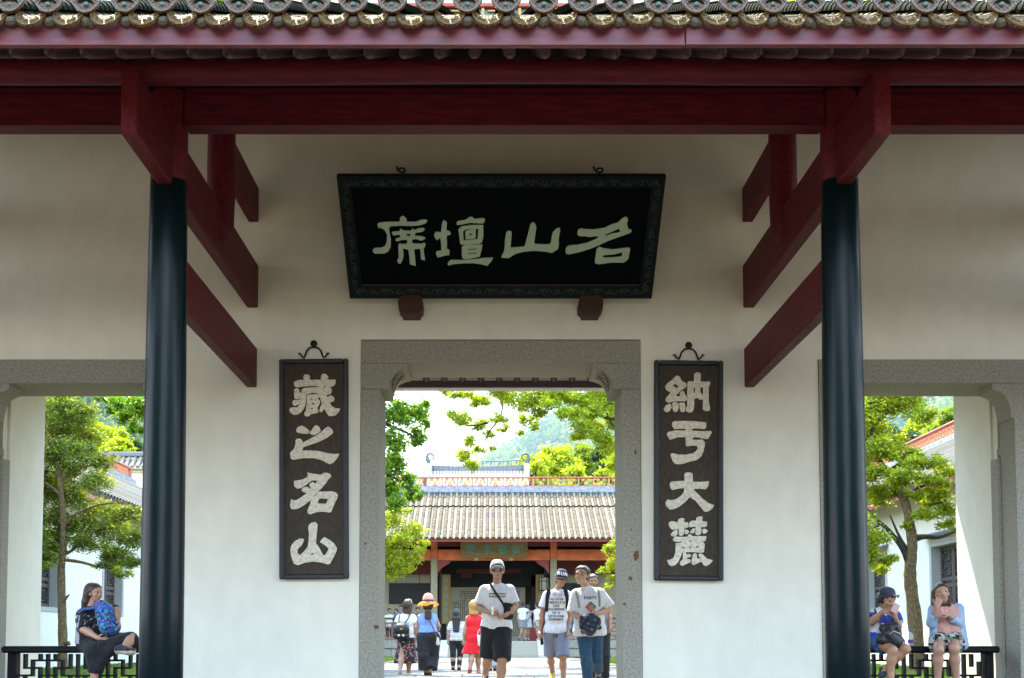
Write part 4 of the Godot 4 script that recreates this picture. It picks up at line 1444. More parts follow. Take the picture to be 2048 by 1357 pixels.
	for s in [-1.0, 1.0]:
		b = MB.new()
		b.lathe([[0.0, -0.10], [0.10, -0.08], [0.145, 0.0], [0.10, 0.08], [0.0, 0.10]], 14)
		var pk := part("plaque_support", b, mat("pale_gold", 0.50, 0.40, 0.20, 0.5), self, Vector3(s * 0.79 + 0.02, 4.40, -53.84))
		tag(pk, "pale carved support under the %s half of the hall plaque" % ("left" if s < 0 else "right"), "bracket", "supports under the hall plaque")
	# inside: dark timber screens, a framed white inscription, side walls with black boards
	b = MB.new()
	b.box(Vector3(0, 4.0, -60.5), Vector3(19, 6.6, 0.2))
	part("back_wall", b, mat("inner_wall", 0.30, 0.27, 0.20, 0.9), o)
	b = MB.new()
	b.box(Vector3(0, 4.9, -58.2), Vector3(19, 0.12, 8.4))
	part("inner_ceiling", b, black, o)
	for s in [-1.0, 1.0]:
		b = MB.new()
		b.box(Vector3(s * 9.3, 3.0, -57.3), Vector3(0.25, 4.6, 6.6))
		part("side_wall", b, mats["plaster"], o)
		b = MB.new()
		b.box(Vector3(s * 6.2, 4.16, -56.6), Vector3(6.6, 0.62, 0.12))
		part("inner_frieze", b, maroon, o)
		b = MB.new()
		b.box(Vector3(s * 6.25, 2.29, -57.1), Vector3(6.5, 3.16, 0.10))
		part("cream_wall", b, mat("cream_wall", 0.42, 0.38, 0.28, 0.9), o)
		for k in 4:
			b = MB.new()
			b.box(Vector3(s * (3.5 + k * 1.15), 3.66, -57.04), Vector3(0.025, 0.44, 0.02))
			part("wall_joint", b, black, o)
		b = MB.new()
		b.box(Vector3(s * 3.92, 2.96, -57.0), Vector3(2.06, 0.99, 0.08), 0.01)
		var bb := part("black_board", b, mat("board_black", 0.010, 0.012, 0.016, 0.6), o)
		b = MB.new()
		for r in 3:
			for c in 22:
				b.box(Vector3(s * 3.92 - 0.95 + c * 0.088, 3.3 - r * 0.30, -56.957), Vector3(0.035, 0.22, 0.004))
		part("faint_writing", b, mat("faint_writing", 0.03, 0.032, 0.036, 0.8), bb).set_meta("kind", "stuff")
		b = MB.new()
		b.box(Vector3(s * 2.42, 2.56, -55.2), Vector3(0.12, 3.7, 0.12), 0.01)
		part("inner_post", b, black, o)
		b = MB.new()
		b.box(Vector3(s * 2.20, 2.66, -56.0), Vector3(0.42, 2.3, 0.05), 0.01)
		var cp := part("couplet_plank", b, mat("ochre_plank", 0.24, 0.15, 0.04, 0.6), o)
		for k in 6:
			part("couplet_character", small_character(0.26, k * 3 + 5), mats["green_character"], cp, Vector3(s * 2.20, 3.55 - k * 0.36, -55.972))
		b = MB.new()
		b.prism(PackedVector2Array([Vector2(0, 0), Vector2(0.62, 0), Vector2(0.54, -0.12), Vector2(0.2, -0.32), Vector2(0.0, -0.62)]), -0.05, 0.05, Transform3D(Basis(Vector3(-s, 0, 0), Vector3.UP, Vector3(0, 0, -s)), Vector3(s * 2.52, 4.32, -54.0)))
		part("carved_bracket", b, mat("bracket_red", 0.22, 0.03, 0.028, 0.6), o)
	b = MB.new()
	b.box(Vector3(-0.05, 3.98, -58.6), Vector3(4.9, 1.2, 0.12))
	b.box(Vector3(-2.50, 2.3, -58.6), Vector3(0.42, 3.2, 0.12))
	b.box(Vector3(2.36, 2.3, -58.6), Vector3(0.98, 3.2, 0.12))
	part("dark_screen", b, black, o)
	b = MB.new()
	b.box(Vector3(-0.22, 4.12, -58.5), Vector3(3.2, 0.22, 0.05), 0.01)
	b.box(Vector3(-1.3, 3.92, -58.5), Vector3(0.5, 0.3, 0.05), 0.02)
	part("carved_lintel", b, maroon, o)
	b = MB.new()
	b.box(Vector3(-0.35, 2.02, -58.65), Vector3(3.85, 2.62, 0.06))
	var st := part("inscription_panel", b, mat("inscription_paper", 0.40, 0.37, 0.27, 0.8), o)
	b = MB.new()
	for c in 36:
		for r in 26:
			if c < 4 and r < 6 or rng.randf() < 0.08:
				continue
			b.box(Vector3(-1.95 + c * 0.092, 3.12 - r * 0.086, -58.618), Vector3(0.045, 0.05, 0.004))
	part("ink_columns", b, mat("ink", 0.02, 0.02, 0.02, 0.9), st).set_meta("kind", "stuff")
	b = MB.new()
	b.box(Vector3(1.85, 1.15, -55.6), Vector3(0.9, 0.9, 0.6), 0.03)
	part("red_chest", b, mat("chest_red", 0.20, 0.02, 0.02, 0.6), o)
	# hexagonal lantern
	var ln := thing("palace_lantern", "hexagonal framed lantern hanging by the right stone column of the hall", "lantern", Vector3(2.34, 3.32, -55.0))
	b = MB.new()
	for k in 6:
		var a := TAU * k / 6.0
		var q := Vector3(cos(a) * 0.24, 0, sin(a) * 0.24)
		b.tube([q + Vector3(0, -0.3, 0), q + Vector3(0, 0.3, 0)], [0.018, 0.018], 5)
		var q2 := Vector3(cos(a + TAU / 6) * 0.24, 0, sin(a + TAU / 6) * 0.24)
		for yy in [-0.3, 0.12, 0.3]:
			b.tube([q + Vector3(0, yy, 0), q2 + Vector3(0, yy, 0)], [0.016, 0.016], 5)
	b.tube([Vector3(0, 0.3, 0), Vector3(0, 1.5, 0)], [0.01, 0.01], 5)
	part("lantern_frame", b, black, ln)
	b = MB.new()
	b.lathe([[0.0, -0.29], [0.20, -0.29], [0.20, 0.29], [0.0, 0.29]], 6)
	part("lantern_shade", b, mat("shade_paper", 0.45, 0.42, 0.33, 0.8), ln)
	# railings on the platform edge
	for s in [-1.0, 1.0]:
		var rl := Node3D.new()
		rl.name = "railing"
		o.add_child(rl, true)
		rl.position = Vector3(s * 5.6, 0.70, -52.25)
		var rm := mat("railing_red", 0.22, 0.075, 0.065, 0.7)
		b = MB.new()
		b.box(Vector3(0, 0.98, 0.05), Vector3(4.9, 0.08, 0.34), 0.015)
		part("seat_plank", b, mat("seat_dark", 0.03, 0.03, 0.03, 0.6), rl)
		for y in [0.06, 0.78]:
			b = MB.new()
			b.box(Vector3(0, y, 0), Vector3(4.9, 0.06, 0.07))
			part("rail", b, rm, rl)
		for k in 9:
			var x := -2.40 + k * 0.6
			b = MB.new()
			b.box(Vector3(x, 0.42, 0), Vector3(0.055, 0.66, 0.06))
			part("rail_post", b, rm, rl)
			if k == 8:
				continue
			b = MB.new()
			for l in [[0.1, 0.24, 0.42, 0.24], [0.18, 0.42, 0.5, 0.42], [0.1, 0.6, 0.42, 0.6], [0.3, 0.09, 0.3, 0.24], [0.42, 0.24, 0.42, 0.42], [0.18, 0.42, 0.18, 0.6], [0.3, 0.6, 0.3, 0.75], [0.0, 0.42, 0.1, 0.42], [0.1, 0.24, 0.1, 0.42], [0.5, 0.42, 0.5, 0.6], [0.5, 0.6, 0.6, 0.6]]:
				b.box(Vector3(x + (l[0] + l[2]) / 2, (l[1] + l[3]) / 2, 0), Vector3(absf(l[2] - l[0]) + 0.035, absf(l[3] - l[1]) + 0.035, 0.045))
			part("lattice_panel", b, rm, rl)
	hall_roof(o)

func small_character(size: float, sd: int) -> MB:          # brush strokes of one small character
	var r := RandomNumberGenerator.new()
	r.seed = sd * 77 + 13
	var b := MB.new()
	for k in 3:
		b.box(Vector3(r.randf_range(-0.08, 0.08) * size, size * (0.32 - 0.3 * k + r.randf_range(-0.06, 0.06)), 0), Vector3(size * r.randf_range(0.4, 0.9), size * 0.10, 0.006))
	for k in 2:
		b.box(Vector3(size * r.randf_range(-0.3, 0.3), size * r.randf_range(-0.15, 0.15), 0.001), Vector3(size * 0.10, size * r.randf_range(0.4, 0.85), 0.006), 0.0, Basis(Vector3(0, 0, 1), r.randf_range(-0.3, 0.3)))
	return b

func hall_roof(o: Node3D) -> void:
	var b := MB.new()
	var lo := Vector3(0, 5.20, -51.45)
	var hi := Vector3(0, 7.62, -56.2)
	var dir := (hi - lo).normalized()
	var nrm := dir.cross(Vector3.RIGHT) * -1.0
	if nrm.y < 0:
		nrm = -nrm
	var bas := Basis(Vector3.RIGHT, nrm, -dir)
	var ln := (hi - lo).length()
	b.box((lo + hi) / 2 - nrm * 0.06, Vector3(19.4, 0.10, ln), 0.0, bas)
	b.box(Vector3(0, 7.62, -56.4), Vector3(19.4, 0.3, 0.5))
	var back := Vector3(0, 5.2, -61.4)
	b.box((hi + back) / 2 + Vector3(0, 0, -0.1), Vector3(19.4, 0.1, (hi - back).length()), 0.0, Basis(Vector3.RIGHT, Vector3(0, (hi - back).z, -(hi - back).y).normalized() * signf((hi - back).z), Vector3.RIGHT.cross(Vector3(0, (hi - back).z, -(hi - back).y).normalized())))
	var roof := part("roof", b, mat("roof_bed", 0.12, 0.10, 0.075, 0.95), o)
	b = MB.new()
	b.box(Vector3(0, 5.06, -51.66), Vector3(19.3, 0.13, 0.05), 0.004)
	part("eave_board", b, mat("eave_red", 0.34, 0.07, 0.05, 0.6), o)
	b = MB.new()
	b.tube([Vector3(0, 5.10, -51.75), Vector3(0, 6.35, -54.2)], [0.045, 0.045], 6)
	var r0: MeshInstance3D = null
	for i in range(-36, 37):
		if r0 == null:
			r0 = part("rafter", b, mats["eave_red"], o, Vector3(i * 0.262, -0.03, 0))
		else:
			again("rafter", r0, o, Transform3D(Basis.IDENTITY, Vector3(i * 0.262, -0.03, 0)))
	# rows of stacked tiles; the upper third lies a course higher
	var vars := []
	for v in 4:
		var t := MB.new()
		var n := 58
		for k in n:
			var z0 := -ln * k / n
			var z1 := -ln * (k + 1) / n - 0.03
			var up := 0.055 if k > 37 else 0.0
			var g := rng.randf_range(0.034, 0.080)
			if rng.randf() < 0.12:
				g *= 0.5
			if rng.randf() < 0.10:
				g *= 1.7
			t.col = Color(g * 1.30, g * 0.96, g * 0.56)
			if k > 52:
				t.col = Color(0.05, 0.05, 0.05)
			var dx := rng.randf_range(-0.006, 0.006)
			for i in 6:
				var a0 := PI * i / 6.0
				var a1 := PI * (i + 1) / 6.0
				var P := func(a: float, r: float, zz: float) -> Vector3: return Vector3(dx + cos(a) * r, up + sin(a) * r * 0.95, zz)
				t.quad(P.call(a0, 0.088, z0), P.call(a0, 0.076, z1), P.call(a1, 0.076, z1), P.call(a1, 0.088, z0))
				t.quad(P.call(a0, 0.070, z0), P.call(a0, 0.088, z0), P.call(a1, 0.088, z0), P.call(a1, 0.070, z0))
		vars.append(t.mesh())
	var pan := MB.new()
	for k in 40:
		var z0 := -ln * k / 40.0
		var z1 := -ln * (k + 1) / 40.0 - 0.02
		var up := 0.055 if k > 26 else 0.0
		var g := rng.randf_range(0.15, 0.26)
		pan.col = Color(g * 1.18, g * 0.98, g * 0.66)
		pan.quad(Vector3(-0.06, up + 0.012, z0), Vector3(0.06, up + 0.012, z0), Vector3(0.06, up, z1), Vector3(-0.06, up, z1))
		pan.quad(Vector3(-0.06, up - 0.004, z0), Vector3(0.06, up - 0.004, z0), Vector3(0.06, up + 0.012, z0), Vector3(-0.06, up + 0.012, z0))
	var tile := mat("roof_tile", 1, 1, 1, 0.85, {"vc": 1})
	var drip := MB.new()
	drip.prism(PackedVector2Array([Vector2(-0.075, 0.06), Vector2(-0.07, 0.0), Vector2(0, -0.115), Vector2(0.07, 0.0), Vector2(0.075, 0.06)]), -0.012, 0.012)
	var endp := MB.new()
	var poly := PackedVector2Array()
	for i in 9:
		var a := PI * i / 8.0
		poly.append(Vector2(cos(a) * 0.082, sin(a) * 0.08))
	endp.prism(poly, -0.012, 0.012)
	var rim := MB.new()
	for i in 8:
		var a0 := PI * i / 8.0
		var a1 := PI * (i + 1) / 8.0
		rim.face([Vector3(cos(a0) * 0.074, sin(a0) * 0.072, 0.02), Vector3(cos(a1) * 0.074, sin(a1) * 0.072, 0.02), Vector3(cos(a1) * 0.10, sin(a1) * 0.10, 0.02), Vector3(cos(a0) * 0.10, sin(a0) * 0.10, 0.02)], Vector3.BACK)
	var first := {}
	var pm: MeshInstance3D = part("pan_tile_row", pan, tile, roof)
	pm.transform = Transform3D(bas, lo + Vector3(-9.43 + 0.131, 0, 0))
	var dm: MeshInstance3D = part("drip_tile", drip, mat("lime_white", 0.42, 0.38, 0.30, 0.8), roof, lo + Vector3(-9.43 + 0.131, -0.01, 0.03))
	var em: MeshInstance3D = part("tile_end", endp, mat("ochre_end", 0.42, 0.19, 0.035, 0.7), roof, lo + Vector3(-9.43, -0.02, 0.01))
	for i in 73:
		var x := -9.43 + i * 0.262
		var m := part("cover_tile_row", vars[i % 4] if rng.randf() < 0.5 else vars[rng.randi() % 4], tile, roof)
		m.transform = Transform3D(bas, lo + Vector3(x, rng.randf_range(-0.004, 0.004), 0))
		if i > 0:
			again("pan_tile_row", pm, roof, Transform3D(bas, lo + Vector3(x + 0.131, 0, rng.randf_range(-0.05, 0.05))))
			again("drip_tile", dm, roof, Transform3D(Basis(Vector3(0, 0, 1), rng.randf_range(-0.08, 0.08)), lo + Vector3(x + 0.131, -0.01, 0.03)))
			again("tile_end", em, roof, Transform3D(Basis.IDENTITY, lo + Vector3(x, -0.02, 0.01)))
	# the ridge: a pale band, and an openwork of orange frames with flowers
	b = MB.new()
	b.box(Vector3(0, 7.82, -56.25), Vector3(19.4, 0.30, 0.30), 0.02)
	var ridge := part("ridge", b, mat("ridge_lime", 0.30, 0.31, 0.33, 0.85, {"tex": noise_tex(85, 0.02, 0.7, 1.0, 4), "scale": Vector3(0.4, 0.4, 0.4)}), o)
	var rust := mat("rust_ceramic", 0.52, 0.17, 0.07, 0.5)
	for y in [8.0, 8.40]:
		b = MB.new()
		b.box(Vector3(0, y, -56.25), Vector3(19.4, 0.055, 0.16 if y < 8.2 else 0.22), 0.01)
		part("ridge_rail", b, mat("rail_ceramic", 0.30, 0.065, 0.045, 0.5), ridge)
	var post := MB.new()
	post.box(Vector3(0, 8.2, -56.25), Vector3(0.07, 0.345, 0.13), 0.01)
	var flower := MB.new()
	for c in [[0.36, 8.145, 0.095], [0.22, 8.30, 0.075], [0.50, 8.30, 0.075]]:
		for k in 7:
			var a := TAU * k / 7.0
			flower.tube([Vector3(c[0], c[1], -56.22), Vector3(c[0] + cos(a) * c[2], c[1] + sin(a) * c[2], -56.24)], [0.03, 0.024], 5)
	var leafs := MB.new()
	for c in [[0.14, 8.13, 0.6], [0.58, 8.13, -0.6], [0.37, 8.26, 1.57], [0.15, 8.22, 1.2], [0.57, 8.22, -1.2], [0.30, 8.05, 0.2], [0.44, 8.05, -0.2]]:
		leafs.box(Vector3(c[0], c[1], -56.25), Vector3(0.12, 0.045, 0.05), 0.015, Basis(Vector3(0, 0, 1), c[2]))
	var f0: Array = []
	for i in 27:
		var x := -9.55 + i * 0.715
		if f0.is_empty():
			f0 = [part("ridge_post", post, rust, ridge, Vector3(x, 0, 0)), part("ridge_flower", flower, mat("flower_ceramic", 0.66, 0.29, 0.05, 0.5), ridge, Vector3(x, 0, 0)), part("ridge_leaf", leafs, mat("leaf_ceramic", 0.03, 0.15, 0.13, 0.5), ridge, Vector3(x, 0, 0))]
		else:
			for q in f0:
				again(String(q.name).rstrip("0123456789"), q, ridge, Transform3D(Basis.IDENTITY, Vector3(x, 0, 0)))
	# a taller roof behind
	var t := thing("rear_pavilion", "small tiled roof with dragon ridge ends rising behind the lecture hall", "building")
	b = MB.new()
	b.box(Vector3(-0.92, 5.0, -76.5), Vector3(5.4, 10.0, 4.0))
	part("wall", b, mats["plaster"], t)
	b = MB.new()
	var rl := Vector3(-0.92, 9.9, -73.0)
	var rh := Vector3(-0.92, 11.45, -75.3)
	var rd := (rh - rl).normalized()
	var rn := Vector3(0, -rd.z, rd.y)
	b.box((rl + rh) / 2, Vector3(6.3, 0.12, (rh - rl).length()), 0.0, Basis(Vector3.RIGHT, rn, -rd))
	b.box((rh + Vector3(-0.92, 9.9, -78.0)) / 2, Vector3(6.3, 0.12, 3.1), 0.0, Basis(Vector3.RIGHT, atan2(1.55, 2.7)))
	var pr := part("roof", b, mat("white_mortar", 0.38, 0.35, 0.32, 0.9), t)
	for i in 31:
		b = MB.new()
		b.tube([rl + Vector3(-3.0 + i * 0.2, 0.06, 0), rh + Vector3(-3.0 + i * 0.2, 0.06, 0)], [0.045, 0.045], 6)
		part("cover_tile_row", b, mat("pink_tile", 0.20, 0.12, 0.10, 0.8), pr)
	b = MB.new()
	for i in 20:
		var u := (i + 0.5) / 20.0 - 0.5
		b.box(Vector3(-0.92 + u * 6.2, 11.55 + 0.5 * u * u, -75.3), Vector3(0.33, 0.30, 0.3), 0.0, Basis(Vector3(0, 0, 1), u * 0.16))
	part("ridge", b, mat("slate_grey", 0.12, 0.125, 0.14, 0.8), t)
	for i in 21:
		b = MB.new()
		var u := i / 20.0 - 0.5
		b.box(Vector3(-0.92 + u * 5.3, 11.86 + 0.4 * u * u, -75.3), Vector3(0.04, 0.30, 0.08))
		part("ridge_post", b, mats["slate_grey"], t)
		if i < 20:
			b = MB.new()
			b.box(Vector3(-0.92 + (u + 0.015) * 5.3, 11.80 + 0.4 * u * u + 0.1 * (i % 2), -75.3), Vector3(0.10, 0.12, 0.05), 0.02)
			part("ridge_ornament", b, [mats["flower_ceramic"], mats["leaf_ceramic"]][i % 2], t)
	b = MB.new()
	for i in 20:
		var u := (i + 0.5) / 20.0 - 0.5
		b.box(Vector3(-0.92 + u * 5.4, 12.03 + 0.4 * u * u, -75.3), Vector3(0.29, 0.05, 0.12), 0.0, Basis(Vector3(0, 0, 1), u * 0.15))
	part("ridge_rail", b, mats["slate_grey"], t)
	for s in [-1.0, 1.0]:
		b = MB.new()
		b.box(Vector3(-0.92 + s * 3.08, 11.2, -75.2), Vector3(0.34, 1.25, 1.0), 0.03)
		part("gable_pier", b, mats["white_mortar"], t)
		b = MB.new()
		for k in 3:
			b.box(Vector3(-0.92 + s * (3.28 + 0.03 * k), 10.55 + 0.12 * k, -75.0), Vector3(0.26, 0.05, 1.6))
		part("gable_course", b, mats["rail_ceramic"], t)
		b = MB.new()
		var path := []
		var rr := []
		for i in 15:
			var a := 2.6 - i * 0.42
			path.append(Vector3(-0.92 + s * (3.02 - 0.24 * cos(a)), 12.33 + 0.22 * sin(a), -75.3))
			rr.append(0.085 - 0.004 * i)
		b.tube([Vector3(-0.92 + s * 3.05, 11.75, -75.3), Vector3(-0.92 + s * 3.12, 12.0, -75.3), path[0]], [0.17, 0.14, 0.085], 7)
		b.tube(path, rr, 7)
		b.tube([Vector3(-0.92 + s * 3.2, 12.0, -75.3), Vector3(-0.92 + s * 3.62, 12.62, -75.3)], [0.045, 0.015], 5)
		part("dragon_end", b, mat("dragon_dark", 0.05, 0.075, 0.07, 0.5), t)

# ------------------------------------------------------------------ side wings along the courtyard
func side_wings() -> void:
	for s in [-1.0, 1.0]:
		var o := thing("side_wing", ["long white wing with tiled roof and lattice windows along the left of the courtyard", "long white wing with tiled roof and lattice windows along the right of the courtyard"][int(s + 1) / 2], "building")
		var z0 := -17.0
		var z1 := -51.5
		var wx := 11.15
		var wins := [-29.7, -35.0, -24.2, -40.4, -45.8]
		var b := MB.new()
		var edges := [z0]
		var sorted := wins.duplicate()
		sorted.sort()
		sorted.reverse()
		for w in sorted:
			edges.append(w + 1.0)
			edges.append(w - 1.0)
		edges.append(z1)
		for i in range(0, edges.size(), 2):
			var za: float = edges[i]
			var zb: float = edges[i + 1]
			b.box(Vector3(s * (wx + 0.2), 2.3, (za + zb) / 2), Vector3(0.4, 4.6, za - zb))
		for w in wins:
			b.box(Vector3(s * (wx + 0.2), 0.71, w), Vector3(0.4, 1.42, 2.0))
			b.box(Vector3(s * (wx + 0.2), 3.90, w), Vector3(0.4, 1.40, 2.0))
		b.box(Vector3(s * (wx + 5), 2.3, z1 - 0.2), Vector3(10, 4.6, 0.4))
		b.box(Vector3(s * (wx + 5), 2.3, z0 + 0.2), Vector3(10, 4.6, 0.4))
		part("wall", b, mats["plaster"], o)
		for w in wins:
			var wn := Node3D.new()
			wn.name = "window"
			wn.position = Vector3(s * wx, 2.31, w)
			o.add_child(wn, true)
			b = MB.new()
			for e in [-1.0, 1.0]:
				b.box(Vector3(s * 0.13, 0, e * 0.925), Vector3(0.30, 1.78, 0.15), 0.006)
				b.box(Vector3(s * 0.13, e * 0.83, 0), Vector3(0.30, 0.12, 1.70), 0.006)
			part("stone_surround", b, mat("grey_surround", 0.36, 0.37, 0.36, 0.85), wn)
			b = MB.new()
			for e in [-1.0, 1.0]:
				for f2 in [-1.0, 1.0]:
					b.box(Vector3(s * 0.24, 0, e * 0.43 + f2 * 0.375), Vector3(0.05, 1.52, 0.08), 0.004)
				for y in [-0.72, -0.22, -0.06, 0.72]:
					b.box(Vector3(s * 0.241, y, e * 0.43), Vector3(0.046, 0.09, 0.67))
			part("casement", b, mat("window_wood", 0.075, 0.055, 0.05, 0.7), wn)
			for e in [-1.0, 1.0]:
				for y in [-0.47, 0.15, 0.52]:
					b = MB.new()
					var hh := 0.21 if y < 0 else 0.16
					for q in [[-0.17, 0.0, 0.02, hh * 2], [0.17, 0.0, 0.02, hh * 2], [0.0, hh * 0.6, 0.34, 0.02], [0.0, -hh * 0.6, 0.34, 0.02], [-0.26, hh * 0.25, 0.18, 0.02], [0.26, hh * 0.25, 0.18, 0.02], [-0.26, -hh * 0.25, 0.18, 0.02], [0.26, -hh * 0.25, 0.18, 0.02], [0.0, hh * 0.85, 0.02, hh * 0.4], [0.0, -hh * 0.85, 0.02, hh * 0.4]]:
						b.box(Vector3(s * 0.242, y + q[1], e * 0.43 + q[0]), Vector3(0.024, q[3], q[2]))
					part("lattice", b, mats["window_wood"], wn)
				b = MB.new()
				b.box(Vector3(s * 0.275, 0, e * 0.43), Vector3(0.012, 1.46, 0.72))
				part("pane", b, mat("window_pane", 0.05, 0.065, 0.055, 0.08), wn)
			b = MB.new()
			b.box(Vector3(s * -0.12, 1.06, 0), Vector3(0.34, 0.06, 2.3), 0.01, Basis(Vector3(0, 0, 1), s * 0.35))
			part("window_hood", b, mats["slate_grey"], wn)
		# roof slope towards the courtyard and away
		var lo := Vector3(s * 10.35, 4.50, 0)
		var hi := Vector3(s * 15.7, 7.45, 0)
		var dir := (hi - lo).normalized()
		var nrm := Vector3(-dir.y * s, absf(dir.x), 0)
		var ln := (hi - lo).length()
		b = MB.new()
		b.box((lo + hi) / 2 + Vector3(0, 0, (z0 + z1) / 2), Vector3(ln, 0.12, z0 - z1), 0.0, Basis(dir, nrm, dir.cross(nrm)))
		var far := Vector3(s * 21.0, 4.5, 0)
		var d2 := (hi - far).normalized()
		b.box((far + hi) / 2 + Vector3(0, 0, (z0 + z1) / 2), Vector3((hi - far).length(), 0.12, z0 - z1), 0.0, Basis(d2, Vector3(d2.y * s, absf(d2.x), 0), d2.cross(Vector3(d2.y * s, absf(d2.x), 0))))
		var roof := part("roof", b, mats["roof_bed"], o)
		var row := MB.new()
		for k in 40:
			var q0 := ln * k / 40.0
			var q1 := ln * (k + 1) / 40.0 + 0.03
			var g := rng.randf_range(0.05, 0.13)
			row.col = Color(g * 1.06, g, g * 0.85)
			for i in 5:
				var a0 := PI * i / 5.0
				var a1 := PI * (i + 1) / 5.0
				var P := func(a: float, r: float, q: float) -> Vector3: return dir * q + nrm * (sin(a) * r + 0.06) + Vector3(0, 0, cos(a) * r)
				row.face([P.call(a0, 0.09, q0), P.call(a0, 0.078, q1), P.call(a1, 0.078, q1), P.call(a1, 0.09, q0)], nrm * sin((a0 + a1) / 2) + Vector3(0, 0, cos((a0 + a1) / 2)))
				row.face([P.call(a0, 0.07, q0), P.call(a0, 0.09, q0), P.call(a1, 0.09, q0), P.call(a1, 0.07, q0)], -dir)
		var r0: MeshInstance3D = null
		for i in 130:
			var zz := z0 - 0.1 - i * 0.262
			if r0 == null:
				r0 = part("cover_tile_row", row, mats["roof_tile"], roof, lo + Vector3(0, 0, zz))
			else:
				again("cover_tile_row", r0, roof, Transform3D(Basis.IDENTITY, lo + Vector3(0, 0, zz)))
		b = MB.new()
		b.box(lo + Vector3(s * 0.05, -0.10, (z0 + z1) / 2), Vector3(0.05, 0.16, z0 - z1))
		part("eave_board", b, mats["eave_red"], o)
		b = MB.new()
		for i in 130:
			b.tube([lo + Vector3(s * 0.08, -0.05, z0 - 0.1 - i * 0.262), lo + Vector3(s * 0.08, -0.05, z0 - 0.1 - i * 0.262) + dir * 1.0], [0.04, 0.04], 5)
		part("rafter_ends", b, mats["eave_red"], o).set_meta("kind", "stuff")
		# ridge: grey base and an openwork band that ends in a rounded frame
		b = MB.new()
		b.box(Vector3(s * 15.75, 7.55, (z0 + z1) / 2), Vector3(0.34, 0.34, z0 - z1 + 1.2), 0.02)
		part("ridge_base", b, mat("grey_lime", 0.30, 0.30, 0.31, 0.9, {"tex": noise_tex(85, 0.02, 0.7, 1.0, 4), "scale": Vector3(0.3, 0.3, 0.3)}), o)
		b = MB.new()
		b.box(Vector3(s * 15.75, 8.17, (z0 + z1) / 2), Vector3(0.20, 0.10, z0 - z1), 0.03)
		b.box(Vector3(s * 15.75, 7.95, z1 - 0.05), Vector3(0.20, 0.52, 0.12), 0.05)
		var band := part("ridge_band", b, mats["rail_ceramic"], o)
		b = MB.new()
		b.box(Vector3(s * 15.75, 7.755, (z0 + z1) / 2), Vector3(0.14, 0.06, z0 - z1))
		part("ridge_foot", b, mats["leaf_ceramic"], band)
		var cell := MB.new()
		for q in [[0.0, 0.0, 0.34, 0.05, 0], [0.14, 0.0, 0.34, 0.04, 0], [0.07, 0.09, 0.05, 0.14, 0], [0.07, -0.09, 0.05, 0.14, 0]]:
			cell.box(Vector3(0, q[1], q[0]), Vector3(0.10, q[2], q[3]))
		var c0: MeshInstance3D = null
		for i in 115:
			var p := Vector3(s * 15.75, 7.95, z0 - 0.2 - i * 0.298)
			if c0 == null:
				c0 = part("ridge_cell", cell, rust_of(), band, p)
			else:
				again("ridge_cell", c0, band, Transform3D(Basis.IDENTITY, p))
		b = MB.new()
		for i in 115:
			b.box(Vector3(s * 15.75, 7.90 + 0.10 * (i % 2), z0 - 0.12 - i * 0.298), Vector3(0.07, 0.10, 0.11))
		part("ridge_inlay", b, mat("slate_inlay", 0.10, 0.16, 0.18, 0.6), band)
	# a tall white end wall with a tiled coping, beside the hall
	for s in [-1.0, 1.0]:
		var o := thing("gable_wall", "tall white end wall with tiled coping %s of the lecture hall" % ("left" if s < 0 else "right"), "wall", Vector3(s * 14.5, 0, -57.0))
		var b := MB.new()
		b.box(Vector3(0, 4.4, 0), Vector3(9.6, 8.8, 0.4))
		part("wall", b, mats["plaster"], o)
		b = MB.new()
		b.box(Vector3(0, 9.62, 0), Vector3(9.8, 0.22, 0.4), 0.03)
		part("ridge", b, mats["slate_grey"], o)
		b = MB.new()
		b.box(Vector3(0, 9.12, 0.25), Vector3(9.8, 0.10, 0.9), 0.0, Basis(Vector3.RIGHT, 0.6))
		b.box(Vector3(0, 9.12, -0.25), Vector3(9.8, 0.10, 0.9), 0.0, Basis(Vector3.RIGHT, -0.6))
		b.box(Vector3(0, 8.76, 0), Vector3(9.8, 0.10, 0.8))
		var cp := part("coping", b, mats["lime_white"], o)
		for i in 36:
			b = MB.new()
			b.tube([Vector3(-4.8 + i * 0.275, 9.47, 0.06), Vector3(-4.8 + i * 0.275, 8.93, 0.68)], [0.09, 0.09], 8)
			part("coping_tile", b, mat("coping_tile", 0.20, 0.165, 0.13, 0.85), cp)

func rust_of() -> StandardMaterial3D:
	return mats["rust_ceramic"]

# ------------------------------------------------------------------ hills and trees
func height_at(x: float, z: float) -> float:
	var d := -z
	var y := 78.0 * exp(-pow((x - 75.0) / 85.0, 2)) * exp(-pow((d - 300.0) / 110.0, 2))
	y += 64.0 * exp(-pow((x + 85.0) / 40.0, 2)) * exp(-pow((d - 175.0) / 60.0, 2))
	y += 64.0 * exp(-pow((d - 470.0) / 95.0, 2)) * (0.93 + 0.06 * sin(x * 0.021) + 0.03 * sin(x * 0.063 + 1.0))
	y += 70.0 * exp(-pow((x + 150.0) / 90.0, 2)) * exp(-pow((d - 330.0) / 90.0, 2))
	return y - 0.6

